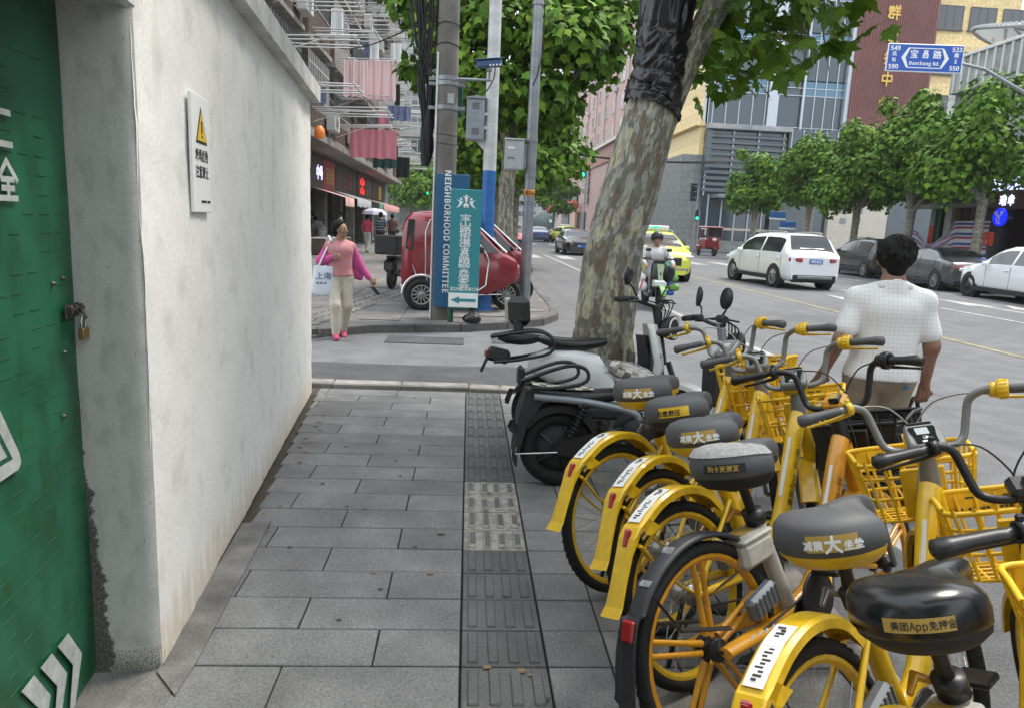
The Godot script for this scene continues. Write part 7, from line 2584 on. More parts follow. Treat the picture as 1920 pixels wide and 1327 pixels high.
	# [x left, x right, z, top y, length, material, label]
	for q in [[-5.0, -3.1, -31.0, 5.05, 1.15, "cloth_pink", "bright pink sheet folded over the lowest drying rack"], [-5.0, -4.1, -29.5, 7.4, 1.35, "cloth_pale_pink", "pale pink frilled cover on the upper drying rack"], [-4.35, -3.1, -30.3, 7.6, 1.5, "cloth_pale_pink", "pale pink sheet hanging beside the frilled cover"], [-4.4, -3.3, -33.6, 4.7, 1.0, "cloth_green", "dark green sheet behind the bright pink sheet"], [-5.1, -4.7, -27.5, 8.7, 0.95, "cloth_white", "white shirt hanging from the top drying rack"], [-3.25, -3.05, -31.5, 6.95, 0.85, "cloth_black", "pair of black socks beside the pale pink sheet"], [-4.4, -3.2, -39.0, 7.2, 0.75, "cloth_blue", "blue patterned cover on a far drying rack"], [-4.3, -3.9, -34.5, 6.3, 0.8, "cloth_pink", "small pink towel on the middle drying rack"], [-3.4, -2.8, -34.0, 4.25, 0.9, "cloth_black", "black trousers hanging below the green sheet"], [-4.9, -4.5, -36.0, 9.6, 1.0, "cloth_white", "white towel on a far upper rack"], [-5.2, -4.95, -25.6, 5.75, 0.6, "cloth_blue", "blue jeans hung close to the balcony edge"], [-4.6, -4.0, -42.0, 10.9, 1.0, "cloth_white", "white sheet on the farthest upper rack"], [-4.7, -4.55, -33.0, 9.3, 1.5, "cloth_blue", "long pale blue cloth on the upper rack"]]:
		var st := begin()
		var x0: float = q[0]
		var x1: float = q[1]
		var w := x1 - x0
		var ph := rng.randf() * 6.0
		for side in [0.0, 0.09]:
			sheet(st, 26, 8, func(u, v):
				var fold: float = 0.05 * sin(u * 19.0 * w + ph) * (0.3 + 0.7 * v) + 0.02 * sin(u * 47.0 + ph)
				return V3(lerpf(x0, x1, u) + 0.03 * v * sin(u * 9.0), q[3] - q[4] * v * (1.0 + 0.02 * sin(u * 21.0)) + (0.08 if side == 0.0 else 0.0) * v, q[2] + fold + side * v), false)
		var o := obj("laundry", st, M[q[5]])
		tag(o, q[6], "laundry", "washing hung out along the apartment block")
	var lamp := begin()
	lathe(lamp, [V2(0.05, 0.4), V2(0.16, 0.3), V2(0.18, 0.15), V2(0.14, 0.0)], 12)
	var lo := obj("orange_lantern", lamp, mat("lantern_orange", lin(0.75, 0.2, 0.03), 0.5))
	lo.position = V3(-4.95, 3.95, -24.6)
	tag(lo, "small orange lantern hung by the first balcony", "lantern")

func grey_block() -> void:
	var b := thing("grey_block", "pale grey apartment block rising behind the end of the shops", "building")
	bxm("wall", V3(-13.5, 15, -104), V3(22, 30, 18), M.stucco_pale, b)
	for fl in 9:
		bxm("floor_band", V3(-13.5, 3.2 + 2.9 * fl, -94.9), V3(22, 0.3, 0.5), M.window_frame, b)
		for k in 8:
			window_unit(b, facing("south", V3(-22.5 + 2.6 * k, 4.8 + 2.9 * fl, -94.95)), 1.7, 1.7, M.window_frame, M.pane_grey)
			if (fl + k) % 2:
				bxm("balcony", V3(-22.5 + 2.6 * k, 3.9 + 2.9 * fl, -94.4), V3(2.1, 0.9, 1.0), M.stucco_pale, b)

	var f := thing("distant_tower", "hazy grey tower closing the end of the road", "building")
	bxm("wall", V3(14, 26, -262), V3(46, 52, 16), M.stucco_pale, f)
	for fl in 14:
		for k in 11:
			window_unit(f, facing("south", V3(-6 + 4.0 * k, 5 + 3.4 * fl, -253.9)), 2.3, 1.9, M.window_frame, M.pane_grey)

func office() -> void:
	var b := thing("office_building", "office building with louvred base, glass front and brown lettered panel", "building")
	tiles("tile_yellow", Color(0.86, 0.76, 0.54), Color(0.72, 0.63, 0.45), 1, 2, 2.0)
	tiles("stone_grey", Color(0.47, 0.475, 0.47), Color(0.3, 0.3, 0.3), 2, 4, 2.4, 0.6)
	tiles("tile_beige", Color(0.77, 0.735, 0.68), Color(0.6, 0.57, 0.52), 1, 1, 1.0, 0.4)
	mat("panel_brown", lin(0.22, 0.085, 0.075), 0.6, 0, {"tex": mottle(64, 611, 0.05, 0.02, 0.15), "tri": 0.2})
	mat("glass_blue", lin(0.045, 0.15, 0.24), 0.06, 0, {"coat": 0.4})
	mat("glass_tower", lin(0.028, 0.05, 0.065), 0.07, 0, {"coat": 0.4})
	mat("mullion", lin(0.45, 0.48, 0.52), 0.4, 0.3)
	mat("louvre_grey", lin(0.2, 0.23, 0.25), 0.45, 0.3)
	mat("gold", lin(0.5, 0.32, 0.08), 0.35, 0.6)
	# masses
	bxm("rear_mass", V3(33, 20, -72), V3(26, 40, 19), M.tile_yellow, b)
	bxm("stone_base", V3(19.3, 4.0, -73.5), V3(2.6, 8.0, 22), M.stone_grey, b)
	bxm("yellow_flank", V3(19.9, 9.2, -71), V3(1.2, 2.4, 17), M.tile_yellow, b)
	bxm("flank_cornice", V3(19.7, 10.5, -71), V3(1.8, 0.3, 17.4), M.tile_yellow, b, 0.03)
	bxm("flank_tower", V3(20.2, 22, -71.5), V3(0.6, 23, 15), M.tile_yellow, b)
	bxm("flank_glass", V3(19.95, 8.2, -62.6), V3(0.5, 3.6, 1.5), M.glass_tower, b)
	# ground floor glass hall
	bxm("hall_glass", V3(24, 2.4, -62.2), V3(8.2, 4.6, 0.1), M.glass_tower, b)
	for k in 7:
		bxm("hall_mullion", V3(20.4 + 1.2 * k, 2.4, -62.08), V3(0.12, 4.6, 0.12), M.mullion, b)
	bxm("hall_band", V3(24, 1.85, -62.05), V3(8.2, 0.2, 0.14), M.tile_beige, b)
	bxm("hall_canopy", V3(24.2, 4.55, -61.2), V3(7.2, 0.3, 2.2), M.louvre_grey, b, 0.03)
	for k in 5:
		bxm("step", V3(25, 0.09 + 0.17 * k, -60.2 - 0.35 * k), V3(13, 0.18, 0.7), M.stone_grey, b)
	# louvre storey
	bxm("louvre_backing", V3(23.2, 7.4, -62.3), V3(6.9, 5.6, 0.2), M.glass_tower, b)
	for k in 10:
		bxm("louvre", V3(23.2, 5.1 + 0.5 * k, -61.95), V3(6.9, 0.2, 0.32), M.louvre_grey, b, 0.0, Basis(Vector3.RIGHT, 0.35))
	for k in 4:
		bxm("louvre_post", V3(19.9 + 2.2 * k, 7.4, -62.05), V3(0.12, 5.6, 0.12), M.mullion, b)
	bxm("cornice", V3(23.3, 10.3, -61.9), V3(7.2, 0.42, 1.0), M.stucco_pale, b, 0.03)
	# curtain wall: panes by storey, a blue pair at each floor line
	var pane := func(x: float, y: float, w: float, h: float, z: float, m: Material) -> void:
		slab(b, "pane", V3(x, y, z), V3(snappedf(w, 0.01), snappedf(h, 0.01), 0.06), m, 0.0)
	for fl in 5:
		var y0 := 10.5 + 3.8 * fl
		for k in 4:
			pane.call(20.6 + 1.12 * k, y0 + 1.35, 1.05, 2.5, -62.0, M.glass_tower)
			for j in 2:
				pane.call(20.6 + 1.12 * k, y0 + 2.95 + 0.6 * j, 1.05, 0.54, -62.0, M.glass_blue)
		for k in 4:
			pane.call(28.2 + 0.92 * k, y0 + 1.35, 0.86, 2.5, -62.0, M.glass_tower)
			for j in 2:
				pane.call(28.2 + 0.92 * k, y0 + 2.95 + 0.6 * j, 0.86, 0.54, -62.0, M.glass_blue)
		# recessed return between the two fronts
		for k in 3:
			slab(b, "pane", V3(26.1 + 0.62 * k, y0 + 1.9, -63.6 + 0.5 * k), V3(0.58, 3.7, 0.06), M.glass_blue if fl % 2 else M.glass_tower, 0.0)
	bxm("glass_corner", V3(19.95, 20, -62.6), V3(0.5, 19, 1.4), M.glass_tower, b)
	bxm("white_pier", V3(25.1, 20, -61.95), V3(0.85, 19.3, 0.5), M.mullion, b)
	bxm("corner_post", V3(27.68, 20, -61.9), V3(0.18, 19.3, 0.2), M.mullion, b)
	bxm("edge_post", V3(31.35, 20, -61.8), V3(0.35, 19.3, 0.5), M.mullion, b)
	bxm("floor_frame", V3(25.5, 20, -62.35), V3(11.6, 19.4, 0.5), M.glass_tower, b)
	for k in 9:
		bxm("mullion", V3(20.03 + 1.12 * k if k < 5 else 27.74 + 0.92 * (k - 4), 20, -61.95), V3(0.07, 19.3, 0.14), M.mullion, b)
	for fl in 5:
		for j in 4:
			bxm("transom", V3(25.6, [10.55, 13.15, 13.76, 14.35][j] + 3.8 * fl, -61.97), V3(11.2, 0.06, 0.1), M.mullion, b)
	bxm("lower_glass_box", V3(29, 7.6, -61.9), V3(4.4, 5.6, 0.3), M.glass_tower, b)
	for k in 5:
		bxm("box_mullion", V3(27.0 + 1.0 * k, 7.6, -61.7), V3(0.08, 5.6, 0.1), M.mullion, b)
	# brown panel with gilt characters
	bxm("brown_panel", V3(34.85, 20, -61.7), V3(6.7, 24, 0.6), M.panel_brown, b)
	var ribs := begin()
	for k in 33:
		box(ribs, V3(31.6 + 0.2 * k, 20, -61.37), V3(0.1, 24, 0.08))
	obj("panel_rib", ribs, M.panel_brown, b)
	var chars := "群服务中心"
	for k in 5:
		ink_flat("gilt_character", chars[k], V3(33.75 + 0.03 * k, 19.4 - 1.74 * k, -61.3), V3(1.05, 0, 0), V3(0, 1.1, 0), M.gold, b, 0.13, 1.0, false, 0.08)
	# yellow wing with windows
	for fl in 5:
		for k in 3:
			window_unit(b, facing("south", V3(39.8 + 2.9 * k, 13.0 + 3.6 * fl, -62.4)), 2.3, 1.9, M.window_frame_dark, M.pane_grey, 2)
	bxm("lower_storeys", V3(38.5, 4.0, -62.1), V3(15, 8.0, 0.9), M.glass_tower, b)
	bxm("lower_storeys", V3(28.4, 2.4, -62.1), V3(5.2, 4.8, 0.9), M.glass_tower, b)
	bxm("beige_wall", V3(33.3, 2.6, -61.5), V3(5.2, 5.2, 0.8), M.tile_beige, b)
	for p in [[32.0, 3.0], [33.3, 3.05], [31.9, 3.9], [33.4, 3.9]]:
		bxm("vent", V3(p[0], p[1], -61.08), V3(0.5, 0.45, 0.06), M.louvre_grey, b)

func pink_tower() -> void:
	var b := thing("pink_tower", "pink tiled tower block with many small windows up the road", "building")
	tiles("tile_pink", Color(0.72, 0.575, 0.545), Color(0.62, 0.49, 0.465), 4, 8, 3.0, 0.6)
	tiles("panel_rose", Color(0.62, 0.40, 0.33), Color(0.45, 0.28, 0.23), 4, 2, 4.0, 0.6)
	bxm("tower_wall", V3(30, 34, -118), V3(22, 44, 62), M.tile_pink, b)
	bxm("podium", V3(29.6, 6.0, -118), V3(23, 12, 63), M.tile_pink, b)
	bxm("podium_frieze", V3(29.55, 11.2, -118), V3(23.4, 2.2, 63.6), M.panel_rose, b)
	bxm("podium_cornice", V3(29.5, 12.4, -118), V3(24.2, 0.4, 64.4), M.tile_beige, b)
	for fl in 9:
		for k in 11:
			var z := -89.5 - 5.6 * k
			var wide := 1.5 if k % 3 else 2.1
			window_unit(b, facing("west", V3(18.98, 14.6 + 3.1 * fl, z)), wide, 1.7, M.window_frame, M.pane_grey)
			if (fl * 5 + k * 3) % 4 == 0:
				ac_unit(b, facing("west", V3(18.75, 13.4 + 3.1 * fl, z + 1.6)), M.window_frame)
	for fl in 10:
		for k in 5:
			window_unit(b, facing("south", V3(21.5 + 4.0 * k, 14.6 + 3.1 * fl, -86.95)), 1.5, 1.7, M.window_frame, M.pane_grey)
	for k in 8:
		bxm("downpipe", V3(18.9, 30, -92 - 7.5 * k), V3(0.15, 36, 0.15), M.tile_beige, b)
	bxm("shop_glass", V3(18.0, 8.3, -140), V3(0.2, 3.2, 11), M.glass_tower, b)
	bxm("shop_sign", V3(17.9, 6.1, -137), V3(0.3, 2.4, 12), M.shop_dark, b)
	ink_flat("shop_lettering", "云一一", V3(17.7, 5.8, -141.5), V3(0, 0, 1.6), V3(0, 1.2, 0), M.stucco_pale, b, 0.1, 1.5)
	bxm("green_sign", V3(17.9, 6.6, -125.4), V3(0.3, 3.2, 6), M.green_paint, b)
	ink_flat("shop_lettering", "居昌", V3(17.7, 6.0, -127.6), V3(0, 0, 1.9), V3(0, 1.3, 0), M.stucco_pale, b, 0.1)
	bxm("shop_opening", V3(18.0, 2.4, -137), V3(0.2, 4.6, 10), M.glass_tower, b)
	bxm("shop_opening", V3(18.0, 2.0, -117), V3(0.2, 3.6, 7), M.glass_tower, b)
	bxm("hoarding", V3(17.6, 2.0, -123), V3(0.4, 4.0, 5.5), mat("hoarding", lin(0.6, 0.4, 0.27), 0.7), b)
	for k in 4:
		ac_unit(b, Transform3D(facing("west", Vector3.ZERO).basis.scaled(V3(1.9, 1.9, 1.9)), V3(17.6, 5.6 + 1.35 * k, -112.5)), M.window_frame)
	for k in 2:
		var st := begin()
		lathe(st, [V2(0.3, -0.75), V2(0.85, -0.45), V2(1.0, 0.0), V2(0.85, 0.45), V2(0.3, 0.75)], 16)
		var o := obj("red_lantern", st, mat("lantern_red", lin(0.62, 0.1, 0.09), 0.6), null)
		o.position = V3(16.9, 4.9, -124.5 + 4.6 * k)
		tag(o, ["round red lantern left of the other beside the green shop sign", "round red lantern right of the other, nearer the air conditioners"][k], "lantern", "red lanterns by the far shop")

func coffee_shop() -> void:
	var b := thing("corner_shop_building", "low shop building with ribbed white parapet, brown coffee sign and roof canopy", "building")
	bxm("upper_wall", V3(27.5, 6.4, -23), V3(10, 4.6, 22), M.stucco_pale, b)
	bxm("ground_wall", V3(30.2, 2.0, -23), V3(5.0, 4.1, 22), M.stucco_pale, b)
	bxm("shop_end_wall", V3(25.4, 2.0, -33.9), V3(5.4, 4.1, 0.3), M.stucco_pale, b)
	bxm("shop_interior_wall", V3(25.6, 1.6, -29.6), V3(0.2, 3.2, 6.8), mat("oxblood", lin(0.09, 0.03, 0.026), 0.7), b)
	bxm("parapet", V3(22.2, 9.0, -22.4), V3(0.5, 1.5, 22.6), M.stucco_pale, b)
	for k in 44:
		bxm("parapet_rib", V3(21.92, 9.0, -33.4 + 0.5 * k), V3(0.08, 1.45, 0.12), M.window_frame, b)
	bxm("coping", V3(22.2, 9.8, -22.4), V3(0.7, 0.14, 22.8), M.white_paint, b, 0.02)
	tiles("tile_white", Color(0.8, 0.8, 0.8), Color(0.66, 0.66, 0.66), 8, 8, 1.2)
	bxm("tiled_end", V3(24.6, 6.6, -34.1), V3(4.4, 5.2, 0.5), M.tile_white, b)
	bxm("grey_fascia", V3(21.9, 3.75, -32.2), V3(0.7, 1.0, 5.4), mat("fascia", lin(0.14, 0.145, 0.15), 0.6, 0, {"tex": mottle(128, 620, 0.03, 0.01, 0.5), "tri": 0.6}), b, 0.01)
	bxm("fascia_edge", V3(21.8, 3.16, -32.2), V3(0.9, 0.16, 5.5), M.stucco_pale, b, 0.01)
	mat("coffee_brown", lin(0.16, 0.065, 0.03), 0.6, 0, {"tex": mottle(128, 621, 0.05, 0.02, 0.3), "tri": 0.5})
	bxm("coffee_sign", V3(21.8, 3.75, -26.3), V3(0.5, 1.6, 5.6), M.coffee_brown, b, 0.02)
	latin("coffee_lettering", "luckin", Transform3D(facing("west", Vector3.ZERO).basis, V3(21.53, 4.0, -28.05)), 0.85, M.led_white, b, true, 0.04)
	ink_flat("coffee_lettering", "瑞幸", V3(21.53, 3.1, -28.75), V3(0, 0, 0.36), V3(0, 0.42, 0), M.led_white, b, 0.16, 1.25)
	var deer := thing("round_logo_sign", "round blue sign with a white deer head at the right edge", "sign", V3(21.2, 2.62, -28.15))
	deer.basis = facing("west", Vector3.ZERO).basis
	var st := begin()
	lathe(st, [V2(0.0001, 0.05), V2(0.34, 0.05), V2(0.36, 0.03), V2(0.36, -0.05), V2(0.0001, -0.05)], 28, Transform3D(Basis(V3(1, 0, 0), V3(0, 0, 1), V3(0, -1, 0)), Vector3.ZERO))
	obj("disc", st, mat("logo_blue", lin(0.01, 0.03, 0.5), 0.4, 0, {"emit": Color(0.05, 0.12, 0.9), "power": 0.5}), deer)
	st = begin()
	for q in [[[-0.26, 0.2], [-0.12, 0.06], [0.02, 0.04]], [[-0.14, 0.22], [-0.09, 0.08]], [[0.2, 0.24], [0.14, 0.1], [0.02, 0.04]], [[0.08, 0.22], [0.1, 0.09]], [[-0.04, 0.04], [-0.12, -0.06], [-0.06, -0.22], [0.12, -0.26]], [[0.02, 0.04], [0.04, -0.08], [0.02, -0.2]]]:
		for i in q.size() - 1:
			var a := V2(q[i][0], q[i][1])
			var c := V2(q[i + 1][0], q[i + 1][1])
			var d := c - a
			box(st, V3((a.x + c.x) / 2, (a.y + c.y) / 2, 0.056 + 0.001 * i), V3(d.length() + 0.03, 0.06, 0.01), 0.0, Basis(V3(0, 0, 1), atan2(d.y, d.x)))
	obj("deer_mark", st, M.white_ink, deer)
	bxm("bracket", V3(0, 0, -0.3), V3(0.08, 0.08, 0.5), M.grey_steel, deer)
	for q in [[-33.7, 0.35, "stucco_pale"], [-33.2, 0.2, "dark_green"], [-32.6, 0.45, "white_paint"], [-31.9, 0.3, "coffee_brown"], [-24.2, 0.5, "stucco_pale"]]:
		bxm("door_pillar", V3(22.3, 1.55, q[0]), V3(0.5, 3.1, q[1]), M[q[2]] if M.has(q[2]) else M.green_paint, b, 0.01)
	var ban := thing("red_banner", "narrow red banner standing left of the striped tarpaulin", "banner", V3(21.6, 0, -33.0))
	ban.basis = facing("west", Vector3.ZERO).basis
	bxm("cloth", V3(0, 1.4, 0), V3(0.3, 1.7, 0.02), mat("banner_red", lin(0.65, 0.07, 0.03), 0.7), ban)
	bxm("pole", V3(-0.17, 1.15, -0.01), V3(0.03, 2.3, 0.03), M.grey_steel, ban)
	var b2 := thing("notice_stand", "small red notice stand below the round blue sign", "sign", V3(20.9, 0, -28.2))
	b2.basis = facing("west", Vector3.ZERO).basis
	bxm("board", V3(0, 1.75, 0), V3(0.55, 0.55, 0.03), M.banner_red, b2)
	bxm("post", V3(0, 0.75, -0.02), V3(0.05, 1.5, 0.05), M.grey_steel, b2)
	# striped tarpaulin slung along the shop front
	var stripes := tex_from(128, func(x, y):
		var k: int = (y / 4) % 8
		if k == 1 or k == 2:
			return Color(0.25, 0.33, 0.55)
		if k == 4 or k == 5:
			return Color(0.62, 0.28, 0.33)
		return Color(0.8, 0.8, 0.84), 4)
	mat("tarp", Color(1, 1, 1), 0.55, 0, {"tex": stripes, "two": true})
	st = begin()
	sheet(st, 40, 12, func(u, v):
		var z: float = -33.6 + 5.4 * u
		var top: float = 2.15 + 0.3 * smoothstep(0.45, 0.62, u) - 0.75 * exp(-pow((u - 0.28) / 0.17, 2)) * (1.0 if u < 0.6 else 0.0)
		return V3(21.0 + 0.1 * sin(u * 17.0) + 0.05 * sin(u * 41.0 + v * 3.0), lerpf(top, 0.75, v), z), true)
	var tp := obj("striped_tarpaulin", st, M.tarp)
	tag(tp, "red, white and blue striped tarpaulin slung before the shop", "tarpaulin")
	# canopy of radial slats on the roof
	var cen := V3(25.4, 10.9, -32.0)
	var sl := begin()
	box(sl, Vector3.ZERO, V3(1.8, 0.06, 0.05))
	var slm := finish(sl)
	for k in 90:
		var a := TAU * k / 90.0
		var o := obj("canopy_slat", slm, M.window_frame, b)
		o.transform = Transform3D(Basis(Vector3.UP, -a), cen + V3(cos(a) * 2.4, 0.3 * sin(a * 2.0), sin(a) * 2.4))
	for rr in [1.6, 3.2]:
		st = begin()
		var ring := []
		for k in 48:
			var a := TAU * k / 48.0
			ring.append(cen + V3(cos(a) * rr, -0.1 + 0.35 * sin(a * 2.0), sin(a) * rr))
		tube(st, ring, 0.08, 6, false, true)
		obj("canopy_ring", st, M.steel, b)
	for k in 8:
		var a := TAU * k / 8.0
		bxm("canopy_post", cen + V3(cos(a) * 2.4, -0.9, sin(a) * 2.4), V3(0.1, 1.7, 0.1), M.steel, b)
	bxm("roof_slab", V3(27.5, 9.3, -26), V3(10, 0.8, 16), M.stucco_pale, b)

# ---------- people: joints with radii, blended and skinned ----------
# bones: [from, to, radius, radius]; cuts: [point, normal], the side the normal points to is taken away
func flesh(st: SurfaceTool, bones: Array, cell: float, k: float, cuts := []) -> void:
	var lo := Vector3.ONE * 1e3
	var hi := -lo
	for b in bones:
		for j in 2:
			var r: Vector3 = Vector3.ONE * (b[2 + j] + cell * 2.5)
			lo = lo.min(b[j] - r)
			hi = hi.max(b[j] + r)
	var nx := int((hi.x - lo.x) / cell) + 2
	var ny := int((hi.y - lo.y) / cell) + 2
	var nz := int((hi.z - lo.z) / cell) + 2
	var f := PackedFloat32Array()
	f.resize(nx * ny * nz)
	f.fill(9.0)
	for b in bones:
		var a: Vector3 = b[0]
		var ab: Vector3 = b[1] - a
		var l2: float = maxf(ab.length_squared(), 1e-9)
		var ra: float = b[2]
		var dr: float = b[3] - b[2]
		var m: Vector3 = Vector3.ONE * (maxf(b[2], b[3]) + k + cell * 2.0)
		var p0: Vector3 = ((a.min(b[1]) - m - lo) / cell).max(Vector3.ZERO)
		var p1: Vector3 = ((a.max(b[1]) + m - lo) / cell).min(Vector3(nx - 1, ny - 1, nz - 1))
		for z in range(int(p0.z), int(p1.z) + 1):
			for y in range(int(p0.y), int(p1.y) + 1):
				var row := (z * ny + y) * nx
				for x in range(int(p0.x), int(p1.x) + 1):
					var p := lo + Vector3(x, y, z) * cell - a
					var t := clampf(p.dot(ab) / l2, 0.0, 1.0)
					var d := (p - ab * t).length() - ra - dr * t
					var o := f[row + x]
					var h := clampf(0.5 + 0.5 * (o - d) / k, 0.0, 1.0)
					f[row + x] = lerpf(o, d, h) - k * h * (1.0 - h)
	if cuts.size() > 0:
		for z in nz:
			for y in ny:
				var row := (z * ny + y) * nx
				for x in nx:
					if f[row + x] < cell * 3.0:
						for c in cuts:
							f[row + x] = maxf(f[row + x], (lo + Vector3(x, y, z) * cell - c[0]).dot(c[1]))
	var vid := {}
	var verts := PackedVector3Array()
	var off := [0, 1, nx, nx + 1, nx * ny, nx * ny + 1, nx * ny + nx, nx * ny + nx + 1]
	var pos := [Vector3(0, 0, 0), Vector3(1, 0, 0), Vector3(0, 1, 0), Vector3(1, 1, 0), Vector3(0, 0, 1), Vector3(1, 0, 1), Vector3(0, 1, 1), Vector3(1, 1, 1)]
	var edges := [[0, 1], [2, 3], [4, 5], [6, 7], [0, 2], [1, 3], [4, 6], [5, 7], [0, 4], [1, 5], [2, 6], [3, 7]]
	for z in nz - 1:
		for y in ny - 1:
			var row := (z * ny + y) * nx
			for x in nx - 1:
				var i := row + x
				if absf(f[i]) > cell * 2.2:
					continue
				var inside := 0
				for q in 8:
					if f[i + off[q]] < 0.0:
						inside += 1
				if inside == 0 or inside == 8:
					continue
				var s := Vector3.ZERO
				var n := 0
				for e in edges:
					var fa := f[i + off[e[0]]]
					var fb := f[i + off[e[1]]]
					if (fa < 0.0) != (fb < 0.0):
						s += (pos[e[0]] as Vector3).lerp(pos[e[1]], fa / (fa - fb))
						n += 1
				vid[i] = verts.size()
				verts.append(lo + (Vector3(x, y, z) + s / n) * cell)
	st.set_smooth_group(0)
	var steps := [1, nx, nx * ny]
	for i in vid:
		for ax in 3:
			var j: int = i + steps[ax]
			if (f[i] < 0.0) == (f[j] < 0.0):
				continue
			var u: int = steps[(ax + 1) % 3]
			var v: int = steps[(ax + 2) % 3]
			if not (vid.has(i - u) and vid.has(i - v) and vid.has(i - u - v)):
				continue
			var q := [vid[i], vid[i - u], vid[i - u - v], vid[i - v]]
			if f[i] < 0.0:
				q.reverse()
			for w in [0, 1, 2, 0, 2, 3]:
				st.add_vertex(verts[q[w]])

func hand_bones(wrist: Vector3, tip: Vector3, out: Vector3, curl: float, s: float) -> Array:
	# palm, four fingers and a thumb; out points to the back of the hand
	var d := (tip - wrist).normalized()
	var side := d.cross(out).normalized()
	var b := []
	var palm := wrist + d * 0.08 * s
	for k in 3:
		b.append([wrist + side * (k - 1) * 0.014 * s, palm + side * (k - 1) * 0.024 * s, 0.018 * s, 0.014 * s])
	for k in 4:
		var root := palm + side * (k - 1.5) * 0.02 * s
		var l: float = [0.068, 0.078, 0.073, 0.056][k] * s
		var d1 := (d - out * curl * 0.7).normalized()
		var d2 := (d - out * curl * 2.2).normalized()
		var mid := root + d1 * l * 0.5
		b.append([root, mid, 0.0092 * s, 0.0088 * s])
		b.append([mid, mid + d2 * l * 0.5, 0.0088 * s, 0.007 * s])
	var tr := wrist + d * 0.03 * s - side * 0.024 * s
	var tm := tr + (d - side * 0.9 - out * 0.3 * curl).normalized() * 0.038 * s
	b.append([tr, tm, 0.012 * s, 0.0105 * s])
	b.append([tm, tm + (d - out * curl * 1.2).normalized() * 0.03 * s, 0.0105 * s, 0.0085 * s])
	return b

